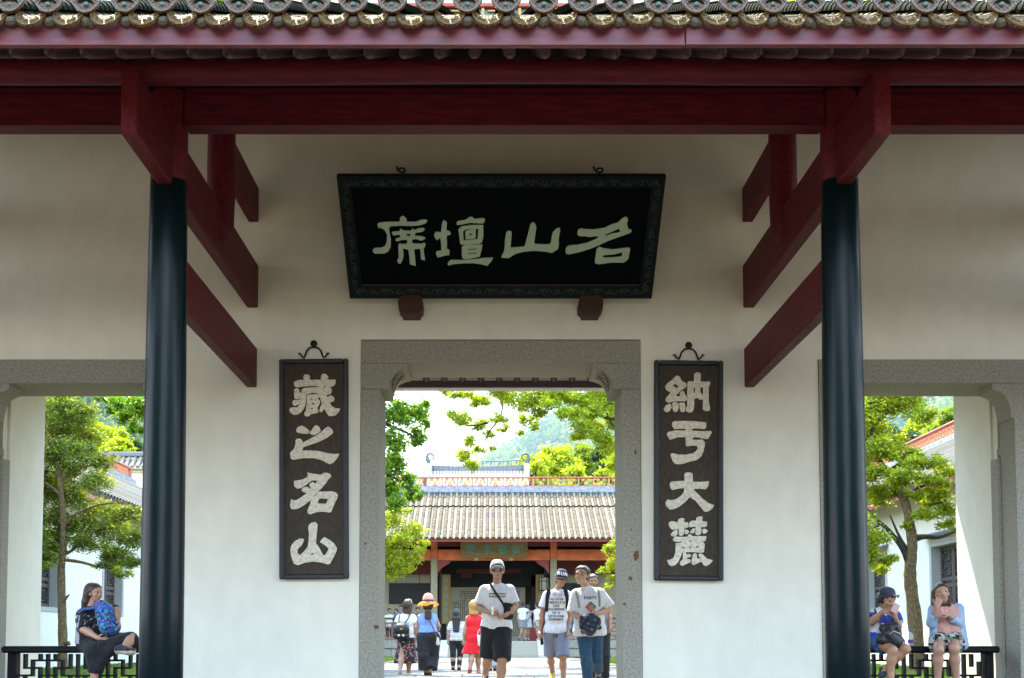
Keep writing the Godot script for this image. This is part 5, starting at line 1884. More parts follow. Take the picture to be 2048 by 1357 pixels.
func hills() -> void:
	var mb := MB.new()
	var nx := 60
	var nz := 50
	var P := func(i: int, j: int) -> Vector3:
		var x := -330.0 + 660.0 * i / nx
		var z := -84.0 - 560.0 * j / nz
		return Vector3(x, height_at(x, z), z)
	for i in nx:
		for j in nz:
			var a: Vector3 = P.call(i, j)
			var b: Vector3 = P.call(i + 1, j)
			var c: Vector3 = P.call(i + 1, j + 1)
			var d: Vector3 = P.call(i, j + 1)
			mb.quad(a, b, c, d)
	setting("hills", mb, mat("hill_soil", 0.035, 0.055, 0.02, 0.95))
	# the wood on them
	var clump := MB.new()
	var r := RandomNumberGenerator.new()
	r.seed = 404
	for k in 420:
		var u := Vector3(r.randfn(), r.randfn(), r.randfn()).normalized()
		var rad := pow(r.randf(), 0.3)
		var p := Vector3(u.x * 3.1, u.y * 2.6 + 1.8, u.z * 3.1) * rad
		var t := u.cross(Vector3(r.randfn(), r.randfn(), r.randfn())).normalized()
		var w := u.cross(t).normalized() + u * r.randf_range(-0.5, 0.5)
		var s := r.randf_range(0.22, 0.42)
		clump.quad(p - t * s, p + w * s * 0.7, p + t * s, p - w * s * 0.7)
	var xs := []
	var cs := []
	for k in 7000:
		var z := -r.randf_range(100.0, 520.0)
		var span := -z * 0.62 + 10.0
		var x := r.randf_range(-span, span)
		var y := height_at(x, z)
		if y < 5.0:
			continue
		var s := r.randf_range(0.8, 1.7)
		xs.append(Transform3D(Basis(Vector3.UP, r.randf() * TAU).scaled(Vector3(s, s * r.randf_range(0.8, 1.3), s)), Vector3(x, y, z)))
		var t := r.randf()
		cs.append(Color(0.09 + 0.14 * t, 0.16 + 0.11 * t, 0.03 + 0.015 * t) if r.randf() > 0.25 else Color(0.05, 0.11, 0.045))
	var f := swarm("forest", clump.mesh(), mat("leaf_forest", 1, 1, 1, 0.75, {"vc": 1, "back": Color(0.8, 0.9, 0.4)}), xs, cs, self)
	var bank := FogVolume.new()
	bank.name = "hill_haze"
	bank.size = Vector3(900, 120, 470)
	bank.position = Vector3(0, 55, -345)
	var fm := FogMaterial.new()
	fm.density = 0.0017
	fm.albedo = Color(0.84, 0.93, 0.96)
	bank.material = fm
	add_child(bank)
	bank.set_meta("kind", "stuff")
	tag(bank, "pale haze lying over the wooded hills", "haze")
	xs = []
	cs = []
	for k in 260:
		var sd := -1.0 if r.randf() < 0.5 else 1.0
		var p := Vector3(sd * r.randf_range(9.0, 34.0), r.randf_range(0.0, 9.0), r.randf_range(8.0, 34.0))
		if absf(p.x) < 7.0 + p.z * 0.12:
			continue
		var s := r.randf_range(0.7, 1.2)
		xs.append(Transform3D(Basis(Vector3.UP, r.randf() * TAU).scaled(Vector3(s, s, s)), p))
		cs.append(Color(0.05, 0.085, 0.02))
	var fo := swarm("forecourt_trees", clump.mesh(), mats["leaf_forest"], xs, cs, self)
	tag(fo, "dark leafy trees standing round the forecourt, behind the viewer", "trees")
	tag(f, "hazy green wood covering the hills behind the academy", "forest")

func leaf_mesh(l: float, w: float) -> ArrayMesh:            # a leaf folded along its midrib
	var b := MB.new()
	var a := Vector3(0, 0, 0)
	var t := Vector3(0, l, 0)
	var m := Vector3(0, l * 0.45, -w * 0.18)
	b.face([a, Vector3(w / 2, l * 0.45, w * 0.12), t, m], Vector3.BACK)
	b.face([a, m, t, Vector3(-w / 2, l * 0.45, w * 0.12)], Vector3.BACK)
	return b.mesh()

# Leaves through a crown made of lobes [centre, radii, count]; every lobe has denser and thinner places.
func crown(parent: Node3D, lobes: Array, leaf: Mesh, m: Material, ca: Color, cb: Color, sd: int, droop := 0.2) -> void:
	var r := RandomNumberGenerator.new()
	r.seed = sd
	var xs := []
	var cs := []
	for lb in lobes:
		var tufts := []
		for k in maxi(6, int(lb[2] / 38.0)):
			var u := Vector3(r.randfn(), r.randfn(), r.randfn()).normalized() * pow(r.randf(), 0.4)
			tufts.append([lb[0] + u * lb[1], r.randf()])
		for k in int(lb[2]):
			var tf: Array = tufts[r.randi() % tufts.size()]
			var spread: float = minf(lb[1].x, lb[1].y) * 0.34
			var p: Vector3 = tf[0] + Vector3(r.randfn() * spread, r.randfn() * spread * 0.7, r.randfn() * spread)
			var dir := Vector3(r.randfn(), r.randfn() * 0.6 - droop, r.randfn()).normalized()
			var nr := dir.cross(Vector3(r.randfn(), r.randfn(), r.randfn())).normalized()
			var s := r.randf_range(0.7, 1.3)
			xs.append(Transform3D(Basis(nr * s, dir * s, nr.cross(dir) * s), p))
			var t: float = clampf(tf[1] * 0.7 + r.randf() * 0.4, 0.0, 1.0)
			cs.append(ca.lerp(cb, t))
	swarm("crown", leaf, m, xs, cs, parent)

func lobes_of(list: Array, d: float, depth: float, per: float, sd: int, origin := Vector3.ZERO) -> Array:
	var r := RandomNumberGenerator.new()
	r.seed = sd
	var out := []
	for l in list:
		var dd := d + r.randf_range(-depth, depth)
		var s := dd / FOCAL
		var rx: float = l[2] * s
		var ry: float = l[3] * s
		out.append([at(l[0], l[1], dd) - origin, Vector3(rx, ry, rx), clampf(l[2] * l[3] * per * 2.9, 60, 5200)])
	return out

func limb(b: MB, pts: Array, r0: float, r1: float, seg := 9) -> void:
	# a tapered, slightly crooked limb through the points
	var path := []
	var rr := []
	var n := pts.size() - 1
	for i in n:
		for k in 4:
			var t := k / 4.0
			var p0: Vector3 = pts[maxi(i - 1, 0)]
			var p1: Vector3 = pts[i]
			var p2: Vector3 = pts[i + 1]
			var p3: Vector3 = pts[mini(i + 2, n)]
			path.append(0.5 * (2.0 * p1 + (p2 - p0) * t + (2.0 * p0 - 5.0 * p1 + 4.0 * p2 - p3) * t * t + (3.0 * p1 - p0 - 3.0 * p2 + p3) * t * t * t))
			rr.append(lerpf(r0, r1, (i + t) / n) * rng.randf_range(0.93, 1.07))
	path.append(pts[n])
	rr.append(r1)
	b.tube(path, rr, seg)

func pts_of(list: Array, d: float, origin: Vector3) -> Array:
	var out := []
	for l in list:
		out.append(at(l[0], l[1], d + (l[2] if l.size() > 2 else 0.0)) - origin)
	return out

func trees() -> void:
	var bark := mat("bark", 0.30, 0.205, 0.09, 0.95, {"tex": noise_tex(91, 0.03, 0.35, 1.0, 4), "scale": Vector3(2.2, 0.6, 2.2), "bump": noise_tex(91, 0.03, 0.0, 1.0, 4), "depth": 3.0})
	var bark_dark := mat("bark_dark", 0.065, 0.055, 0.03, 0.95, {"tex": bark.albedo_texture, "scale": Vector3(1.6, 0.5, 1.6), "bump": bark.heightmap_texture, "depth": 3.0})
	var leaf := mat("leaf", 1, 1, 1, 0.36, {"vc": 1, "back": Color(1.0, 1.0, 0.32)})
	# --- left lawn: upright tree with layered dark foliage
	var base := at(124, 1344, 27.0)
	base.y = 0.0
	var o := thing("yew_pine", "upright tree with dark layered foliage on the left lawn, behind the sitting woman", "tree", base)
	var b := MB.new()
	limb(b, pts_of([[124, 1346], [125, 1290], [123, 1200], [122, 1140], [126, 1080], [123, 1000], [116, 930], [120, 850], [128, 790]], 27.0, base), 0.115, 0.035, 12)
	b.tube(pts_of([[120, 1212, -0.02], [132, 1196, -0.08], [138, 1190, -0.1]], 27.0, base), [0.05, 0.035, 0.015], 7)
	b.tube(pts_of([[126, 1290], [136, 1287, -0.1], [138, 1290, -0.14]], 27.0, base), [0.06, 0.05, 0.03], 7)
	part("trunk", b, bark, o)
	for l in [[[126, 1110], [145, 1100], [170, 1075], [215, 1050]], [[126, 1120], [160, 1125], [200, 1135], [235, 1140]], [[122, 1060], [150, 1030], [200, 1010], [255, 1005]], [[120, 960], [150, 940], [190, 930], [220, 930]], [[124, 1100], [105, 1080], [80, 1060]], [[118, 900], [140, 880], [175, 865]], [[120, 990], [95, 970], [70, 960]]]:
		b = MB.new()
		limb(b, pts_of(l, 27.0, base), 0.045, 0.012, 7)
		part("limb", b, bark, o)
	var lobes := lobes_of([[125, 812, 38, 26], [165, 832, 30, 22], [118, 855, 40, 26], [170, 868, 34, 26], [108, 902, 40, 26], [158, 900, 40, 22], [196, 925, 30, 22], [128, 942, 46, 22], [190, 962, 34, 18], [100, 980, 32, 28], [140, 995, 34, 20], [200, 1020, 40, 20], [252, 1030, 28, 20], [108, 1040, 40, 26], [165, 1050, 46, 22], [222, 1062, 40, 22], [262, 1075, 26, 22], [112, 1085, 36, 22], [175, 1088, 40, 16], [230, 1105, 34, 18], [262, 1120, 20, 18], [215, 1132, 26, 10], [92, 1120, 20, 18], [243, 1146, 20, 9], [50, 900, 40, 40], [40, 1000, 45, 40], [55, 1080, 40, 30], [60, 830, 40, 30], [128, 760, 40, 30]], 27.0, 0.8, 0.66, 1, base)
	crown(o, lobes, leaf_mesh(0.095, 0.028), leaf, Color(0.018, 0.045, 0.010), Color(0.34, 0.42, 0.05), 1001, 0.0)
	# --- right lawn: crooked tree with open yellow-green foliage
	base = at(1832, 1347, 26.0)
	base.y = 0.0
	o = thing("crooked_tree", "crooked dark trunked tree with open yellow green foliage on the right lawn", "tree", base)
	b = MB.new()
	limb(b, pts_of([[1834, 1350], [1834, 1290], [1828, 1220], [1821, 1160], [1822, 1120], [1825, 1087], [1819, 1039], [1810, 1004], [1793, 973], [1774, 945], [1750, 905], [1738, 870]], 26.0, base), 0.165, 0.045, 14)
	part("trunk", b, bark, o)
	for l in [[[1822, 1140], [1806, 1098], [1779, 1063], [1751, 1037], [1722, 1005]], [[1826, 1078], [1850, 1074], [1880, 1075], [1912, 1064]], [[1818, 1040], [1850, 1015], [1885, 1005]], [[1808, 1000], [1840, 975], [1880, 962]], [[1738, 880], [1755, 845], [1790, 815]], [[1822, 1110], [1800, 1075], [1780, 1030]], [[1750, 905], [1725, 870], [1715, 830]], [[1775, 945], [1810, 925], [1850, 920]], [[1760, 1045], [1740, 1075], [1730, 1110]]]:
		b = MB.new()
		limb(b, pts_of(l, 26.0, base), 0.085 if l.size() > 4 or l[1][0] == 1850 and l[1][1] == 1074 else 0.05, 0.015, 8)
		part("limb", b, bark_dark, o)
	lobes = lobes_of([[1755, 812, 38, 22], [1808, 808, 40, 22], [1846, 828, 30, 16], [1748, 865, 26, 22], [1762, 898, 36, 22], [1805, 908, 36, 16], [1850, 924, 40, 14], [1892, 940, 24, 12], [1748, 945, 26, 16], [1800, 948, 34, 11], [1842, 958, 30, 10], [1780, 984, 30, 11], [1742, 985, 20, 16], [1830, 988, 34, 11], [1880, 990, 26, 16], [1890, 1020, 24, 16], [1850, 1028, 24, 12], [1892, 1050, 20, 10], [1752, 1078, 26, 16], [1742, 1115, 18, 16], [1778, 1120, 16, 10], [1760, 1140, 18, 8], [1815, 1050, 14, 8], [1792, 964, 26, 12], [1872, 966, 26, 13], [1764, 1002, 22, 11], [1826, 930, 26, 10], [1860, 1005, 26, 11], [1784, 880, 30, 14], [1700, 830, 60, 40], [1690, 920, 50, 40], [1700, 1060, 40, 40], [1790, 770, 60, 26], [1730, 785, 30, 20]], 26.0, 0.8, 0.85, 2, base)
	crown(o, lobes, leaf_mesh(0.078, 0.034), leaf, Color(0.12, 0.18, 0.012), Color(0.50, 0.56, 0.03), 1002, 0.1)
	# --- the broad green tree between the left opening and the doorway
	base = at(520, 1330, 30.0)
	base.y = 0.0
	o = thing("maidenhair_tree", "large tree with fresh green hanging foliage at the left edge of the doorway view", "tree", base)
	b = MB.new()
	limb(b, pts_of([[520, 1332], [522, 1200], [516, 1050], [524, 900], [520, 740]], 30.0, base), 0.30, 0.12, 14)
	part("trunk", b, bark_dark, o)
	for l in [[[524, 900], [600, 850], [700, 830], [800, 860], [835, 880]], [[520, 980], [620, 930], [720, 930], [795, 960], [830, 990]], [[522, 860], [440, 820], [340, 800], [250, 800]], [[520, 800], [620, 780], [740, 790], [830, 815]], [[520, 760], [520, 500], [500, 250], [440, 60], [300, 10]], [[505, 300], [400, 150], [230, 40], [120, 10]]]:
		b = MB.new()
		limb(b, pts_of(l, 30.0, base), 0.09, 0.018, 8)
		part("limb", b, bark_dark, o)
	lobes = lobes_of([[800, 828, 32, 24], [835, 826, 22, 14], [852, 808, 12, 7], [788, 880, 18, 26], [832, 872, 18, 18], [850, 850, 8, 10], [788, 930, 20, 30], [782, 980, 18, 26], [818, 965, 14, 18], [826, 988, 14, 18], [792, 1008, 16, 16], [840, 995, 9, 9], [208, 798, 26, 9], [243, 804, 28, 16], [254, 832, 18, 15], [274, 812, 24, 22], [264, 852, 11, 11], [226, 820, 12, 7], [281, 862, 9, 10], [340, 800, 50, 45], [440, 770, 70, 55], [540, 760, 80, 60], [650, 780, 70, 50], [715, 850, 50, 60], [730, 940, 36, 50], [600, 690, 90, 60], [700, 740, 70, 40]], 30.0, 0.9, 0.75, 3, base)
	lobes.append_array(lobes_of([[80, 0, 60, 22], [190, 5, 60, 22], [310, -5, 60, 24], [430, 0, 60, 24], [540, -5, 50, 24], [500, 300, 90, 80], [560, 500, 90, 80], [440, 480, 70, 60]], 30.0, 1.0, 0.35, 33, base))
	crown(o, lobes, leaf_mesh(0.07, 0.066), leaf, Color(0.06, 0.17, 0.010), Color(0.24, 0.38, 0.015), 1003, 0.35)
	# --- the camphor whose branches hang into the doorway view
	base = at(1480, 1325, 34.0)
	base.y = 0.0
	o = thing("camphor_tree", "tree right of the doorway with sparse branches hanging across the sky above the hall", "tree", base)
	b = MB.new()
	limb(b, pts_of([[1480, 1330], [1478, 1150], [1470, 980], [1440, 860], [1400, 760]], 34.0, base), 0.36, 0.16, 14)
	part("trunk", b, bark_dark, o)
	for l in [[[1440, 860], [1330, 830], [1240, 838], [1200, 832], [1170, 812], [1135, 824], [1105, 806]], [[1400, 760], [1250, 720], [1100, 720], [1000, 750], [998, 790], [1004, 816]], [[1100, 722], [1000, 720], [940, 755], [900, 780]], [[1004, 800], [1000, 835], [960, 850], [935, 875], [938, 930]], [[1000, 838], [975, 870], [965, 905]], [[1330, 828], [1260, 870], [1225, 850], [1205, 880]], [[1225, 850], [1215, 830], [1205, 810]], [[935, 852], [960, 850], [1005, 842]], [[1400, 760], [1440, 500], [1470, 250], [1560, 60], [1700, 10]], [[1470, 300], [1620, 120], [1800, 30], [1920, 5]]]:
		b = MB.new()
		limb(b, pts_of(l, 34.0, base), 0.085 if l.size() > 5 else 0.03, 0.010, 7)
		part("limb", b, bark_dark, o)
	lobes = lobes_of([[888, 784, 16, 6], [922, 790, 28, 9], [960, 800, 28, 13], [1000, 788, 26, 12], [1040, 800, 34, 20], [1080, 795, 36, 18], [1120, 792, 36, 15], [1160, 796, 34, 16], [1202, 798, 30, 22], [1222, 838, 16, 26], [1190, 850, 20, 14], [1060, 838, 24, 11], [1000, 835, 20, 9], [960, 850, 17, 11], [925, 838, 22, 16], [900, 828, 10, 10], [940, 880, 14, 11], [928, 908, 18, 13], [942, 932, 13, 12], [958, 902, 12, 8], [975, 870, 14, 8], [1005, 855, 16, 8], [1040, 864, 14, 4], [1070, 855, 10, 5], [1165, 858, 22, 16], [1160, 876, 16, 8], [1214, 890, 18, 22], [1226, 930, 10, 22], [986, 895, 8, 5], [1140, 828, 32, 14], [1200, 868, 22, 12], [1085, 824, 22, 9], [1216, 806, 20, 22], [1180, 820, 26, 14], [1100, 806, 30, 12], [1300, 790, 60, 50], [1330, 880, 50, 50], [1420, 740, 90, 60], [1100, 735, 80, 30], [980, 735, 60, 24], [1220, 735, 80, 34], [1520, 760, 90, 60]], 34.0, 1.2, 0.95, 4, base)
	lobes.append_array(lobes_of([[1480, -5, 60, 24], [1600, 0, 60, 22], [1720, -5, 60, 22], [1840, 0, 60, 22], [1960, -5, 60, 22], [1430, 300, 90, 80], [1480, 500, 90, 80]], 34.0, 1.0, 0.3, 46, base))
	lobes.append_array(lobes_of([[870, 640, 60, 26], [940, 600, 60, 30], [1020, 625, 60, 26], [1100, 650, 60, 30], [800, 690, 40, 24], [1180, 690, 50, 26]], 28.0, 1.5, 0.6, 44, base))
	crown(o, lobes, leaf_mesh(0.09, 0.038), leaf, Color(0.16, 0.24, 0.010), Color(0.52, 0.60, 0.028), 1004, 0.45)
	# --- two small bright trees before the hall
	for q in [[742, 40.0, "small bright green tree left of the hall entrance", [[782, 1040, 24, 18], [820, 1062, 24, 18], [800, 1082, 28, 18], [850, 1086, 12, 6], [786, 1120, 26, 20], [826, 1112, 18, 14], [784, 1150, 20, 12], [756, 1100, 30, 30], [842, 1100, 11, 8], [738, 1050, 36, 30], [800, 1020, 20, 10], [812, 1140, 14, 10], [720, 1120, 40, 36]]], [1268, 40.0, "small bright yellow green tree right of the hall entrance", [[1222, 1098, 13, 11], [1228, 1128, 14, 12], [1208, 1142, 10, 9], [1226, 1160, 10, 10], [1215, 1176, 5, 5], [1250, 1110, 26, 26], [1268, 1080, 36, 26], [1290, 1130, 34, 34], [1240, 1090, 14, 10]]]]:
		base = at(q[0], 1326, q[1])
		base.y = 0.0
		o = thing("garden_tree", q[2], "tree", base)
		b = MB.new()
		limb(b, pts_of([[q[0], 1326], [q[0] + 3, 1240], [q[0] - 2, 1160], [q[0], 1080]], q[1], base), 0.10, 0.03, 9)
		part("trunk", b, bark, o)
		b = MB.new()
		var s := 1.0 if q[0] < 981 else -1.0
		limb(b, pts_of([[q[0], 1170], [q[0] + s * 25, 1120], [q[0] + s * 55, 1095]], q[1], base), 0.04, 0.01, 7)
		part("limb", b, bark, o)
		crown(o, lobes_of(q[3], q[1], 0.6, 1.1, int(q[0]), base), leaf_mesh(0.09, 0.040), leaf, Color(0.18, 0.27, 0.015), Color(0.50, 0.52, 0.04), int(q[0]), 0.1)
	# --- trees beyond the roofs
	var yl := [Color(0.20, 0.27, 0.012), Color(0.48, 0.54, 0.03)]
	var gr := [Color(0.11, 0.19, 0.015), Color(0.32, 0.38, 0.03)]
	var bl := [Color(0.03, 0.075, 0.035), Color(0.07, 0.125, 0.055)]
	var kinds := [
		[1072, 908, 34, 95.0, yl, "round yellow green tree rising right of the rear pavilion's ridge end"], [1118, 890, 36, 100.0, yl, "tall yellow green tree second from the left behind the hall ridge"], [1160, 884, 30, 104.0, gr, "dark green tree in the middle of the row behind the hall ridge"],
		[1200, 896, 24, 90.0, bl, "blue green conifer behind the right part of the hall ridge"], [1236, 884, 32, 98.0, yl, "yellow green tree half hidden by the right door jamb"], [1160, 936, 28, 84.0, yl, "low light green tree just above the hall ridge, right of its middle"], [1212, 944, 24, 82.0, yl, "low pale tree above the right end of the hall ridge"],
		[206, 850, 40, 78.0, yl, "bright yellow green tree behind the coping in the middle of the left opening"], [244, 876, 32, 74.0, yl, "yellow green tree above the white end wall, close to the left column"], [272, 880, 26, 88.0, bl, "blue green tree behind the left column"], [150, 835, 42, 84.0, gr, "green tree behind the layered tree on the left lawn"],
		[1792, 850, 36, 74.0, bl, "blue green tree behind the crooked tree, seen through the right opening"], [1850, 838, 36, 80.0, yl, "bright tree above the ridge of the right wing"], [1898, 822, 34, 76.0, gr, "green tree beside the right wing wall edge, above its ridge"], [1740, 840, 36, 84.0, gr, "green tree behind the right black column"],
	]
	for k in kinds.size():
		var q: Array = kinds[k]
		var d: float = q[3]
		var s := d / FOCAL
		var top := at(q[0], q[1], d)
		base = Vector3(top.x, 0, -d)
		o = thing("far_tree", q[5], "tree", base, "trees beyond the roofs")
		b = MB.new()
		limb(b, [Vector3(0, -0.1, 0), Vector3(0.2, top.y * 0.35, 0.1), Vector3(-0.1, top.y * 0.65, 0), Vector3(0, top.y * 0.93, 0)], 0.28, 0.06, 8)
		part("trunk", b, bark_dark, o)
		var r := RandomNumberGenerator.new()
		r.seed = 700 + k
		var lb := []
		var rad: float = q[2] * s * 1.25
		var tall: float = maxf(rad * 2.6, 4.0)
		var conifer: bool = k == 3
		for i in 15:
			var u := r.randf()
			var a := r.randf() * TAU
			var w := rad * (0.35 + 0.65 * sin(PI * (0.12 + 0.75 * u))) if not conifer else rad * (1.05 - 0.9 * u)
			var y := top.y - tall * (1.0 - u) - rad * 0.2
			lb.append([Vector3(cos(a) * w * 0.62, y, sin(a) * w * 0.62), Vector3(rad * 0.5, rad * 0.36, rad * 0.5) * (0.6 if conifer else 1.0), 420])
		lb.append([Vector3(0, top.y - rad * 0.35, 0), Vector3(rad * 0.4, rad * 0.35, rad * 0.4), 240])
		crown(o, lb, leaf_mesh(0.30, 0.17), leaf, q[4][0], q[4][1], 900 + k, 0.2)

# ------------------------------------------------------------------ people
func hand_pieces(w: Vector3, f: Vector3, palm: Vector3, side: float, curl: float, s := 1.0) -> Array:
	f = f.normalized()
	var pn := (palm - f * palm.dot(f)).normalized()
	var u := f.cross(pn).normalized() * side
	var out := [[w, w + f * 0.03 * s, 0.025 * s, 0.022 * s]]
	for k in 4:
		var o := u * (-0.033 + 0.022 * k) * s
		var base := w + f * (0.082 - 0.004 * absf(k - 1.6)) * s + o
		out.append([w + f * 0.02 * s + o * 0.6, base, 0.015 * s, 0.0125 * s])
		var ln: float = [0.060, 0.074, 0.080, 0.070][k] * s
		var d1 := (f * cos(curl) + pn * sin(curl)).normalized()
		var d2 := (f * cos(curl * 2.3) + pn * sin(curl * 2.3)).normalized()
		var m := base + d1 * ln * 0.5
		out.append([base, m, 0.0100 * s, 0.0090 * s])
		out.append([m, m + d2 * ln * 0.5, 0.0090 * s, 0.0075 * s])
	var tb := w + f * 0.03 * s + u * 0.028 * s + pn * 0.008 * s
	var tm := tb + (f * 0.6 + u * 0.65 + pn * 0.35).normalized() * 0.038 * s
	out.append([w + f * 0.012 * s, tb, 0.016 * s, 0.014 * s])
	out.append([tb, tm, 0.0125 * s, 0.0105 * s])
	out.append([tm, tm + (f * 0.85 + u * 0.2 + pn * 0.5).normalized() * 0.032 * s, 0.0105 * s, 0.008 * s])
	return out

func torso_pieces(J: Dictionary, grow: float, w: float, belly: float, hem = null) -> Array:
	var ms: Vector3 = (J.sl + J.sr) * 0.5
	var mp: Vector3 = (J.pl + J.pr) * 0.5
	var up := (ms - mp).normalized()
	var side: Vector3 = ((J.sr - J.sl) as Vector3).normalized()
	var c1 := ms - up * 0.11
	var c2 := ms.lerp(mp, 0.62)
	var nb: Vector3 = (J.nk as Vector3) - up * 0.026
	var out := [
		[ms + (J.sl - ms) * 0.74 - up * 0.035, ms + (J.sr - ms) * 0.74 - up * 0.035, 0.050 + grow, 0.050 + grow],
		[nb, ms + (J.sl - ms) * 0.74 - up * 0.024, 0.040 + grow * 0.5, 0.044 + grow * 0.8],
		[nb, ms + (J.sr - ms) * 0.74 - up * 0.024, 0.040 + grow * 0.5, 0.044 + grow * 0.8],
		[c1 - side * 0.074 * w, c1 + side * 0.074 * w, 0.092 * w + grow, 0.092 * w + grow],
		[c2 - side * 0.058 * w, c2 + side * 0.058 * w, 0.092 * w * belly + grow, 0.092 * w * belly + grow],
		[c1 - side * 0.070 * w, c2 - side * 0.056 * w, 0.088 * w + grow, 0.088 * w * belly + grow],
		[c1 + side * 0.070 * w, c2 + side * 0.056 * w, 0.088 * w + grow, 0.088 * w * belly + grow],
		[c2 - side * 0.056 * w, mp - side * 0.062 * w + up * 0.03, 0.088 * w * belly + grow, 0.096 * w + grow],
		[c2 + side * 0.056 * w, mp + side * 0.062 * w + up * 0.03, 0.088 * w * belly + grow, 0.096 * w + grow],
		[mp - side * 0.066 * w + up * 0.03, mp + side * 0.066 * w + up * 0.03, 0.100 * w + grow, 0.100 * w + grow],
	]
	if hem != null:
		var h: Vector3 = hem
		out.append([mp - side * 0.066 * w + up * 0.02, h - side * 0.072 * w - up * 0.05, 0.100 * w + grow, 0.104 * w + grow])
		out.append([mp + side * 0.066 * w + up * 0.02, h + side * 0.072 * w - up * 0.05, 0.100 * w + grow, 0.104 * w + grow])
		for p in out:
			p.append(h)
			p.append(-up)
	return out

func head_basis(face: Vector3, roll := 0.0) -> Basis:
	var z := face.normalized()
	var x := Vector3.UP.cross(z).normalized()
	var y := z.cross(x)
	return Basis(x, y, z) * Basis(Vector3(0, 0, 1), roll)

func head_pieces(c: Vector3, b: Basis, s := 1.0) -> Array:
	var out := []
	for q in [
		[0.0, 0.034, -0.028, 0.0, 0.030, 0.018, 0.080, 0.074],
		[0.0, 0.015, 0.030, 0.0, -0.055, 0.036, 0.064, 0.046],
		[-0.026, -0.078, 0.030, 0.026, -0.078, 0.030, 0.030, 0.030],
		[0.0, -0.092, 0.052, 0.0, -0.090, 0.050, 0.020, 0.020],
		[-0.036, -0.030, 0.052, 0.036, -0.030, 0.052, 0.030, 0.030],
		[-0.036, 0.022, 0.074, 0.036, 0.022, 0.074, 0.014, 0.014],
		[0.0, 0.008, 0.086, 0.0, -0.028, 0.102, 0.008, 0.0125],
		[-0.012, -0.032, 0.090, 0.012, -0.032, 0.090, 0.009, 0.009],
		[-0.018, -0.060, 0.080, 0.018, -0.060, 0.080, 0.010, 0.010],
		[0.079, 0.014, -0.006, 0.076, -0.026, 0.002, 0.016, 0.010],
		[-0.079, 0.014, -0.006, -0.076, -0.026, 0.002, 0.016, 0.010],
	]:
		out.append([c + b * Vector3(q[0], q[1], q[2]) * s, c + b * Vector3(q[3], q[4], q[5]) * s, q[6] * s, q[7] * s])
	return out

func hair_pieces(c: Vector3, b: Basis, style: String, length: float, s := 1.0) -> Array:
	var out := []
	# the cap of hair, cut open in front of the face
	var cut := c + b * Vector3(0, 0.050, 0.062) * s
	var cn := (b * (Vector3(0, -0.80, 0.60) if style != "tail" else Vector3(0, -0.62, 0.78))).normalized()
	out.append([c + b * Vector3(0, 0.040, -0.028) * s, c + b * Vector3(0, 0.036, 0.016) * s, 0.091 * s, 0.086 * s, cut, cn])
	out.append([c + b * Vector3(0, 0.0, -0.045) * s, c + b * Vector3(0, -0.05, -0.04) * s, 0.076 * s, 0.060 * s, cut, cn])
	if style == "long":
		for e in [-1.0, 0.0, 1.0]:
			var top := c + b * Vector3(e * 0.050, 0.01, -0.055 + 0.015 * absf(e)) * s
			var mid := c + b * Vector3(e * 0.058, -0.10, -0.075) * s
			var low := mid + Vector3(e * 0.010, -length, 0) + b.z * -0.035
			out.append([top, mid, 0.058 * s, 0.046 * s])
			out.append([mid, low, 0.046 * s, 0.026 * s])
	elif style == "bob":
		for e in [-1.0, -0.4, 0.4, 1.0]:
			var top := c + b * Vector3(e * 0.066, 0.02, -0.03) * s
			out.append([top, top + Vector3(e * 0.012, -length, 0) + b.z * -0.012, 0.048 * s, 0.040 * s])
	elif style == "tail":
		var top := c + b * Vector3(0, 0.02, -0.10) * s
		out.append([top, top + b * Vector3(0.0, -0.05, -0.04) * s, 0.03 * s, 0.032 * s])
		out.append([top + b * Vector3(0.0, -0.05, -0.04) * s, top + b * Vector3(0.02, -0.05, -0.03) * s + Vector3(0, -length, 0), 0.032 * s, 0.014 * s])
	return out

func cloth(key: String, r: float, g: float, b: float, o := {}) -> StandardMaterial3D:
	var d := {"rim": 0.25, "vc": 1, "bump": mats.weave, "depth": 1.6, "scale": Vector3(1.5, 0.75, 1.5), "world": false}
	d.merge(o, true)
	return mat("cloth_" + key, r, g, b, 0.9, d)

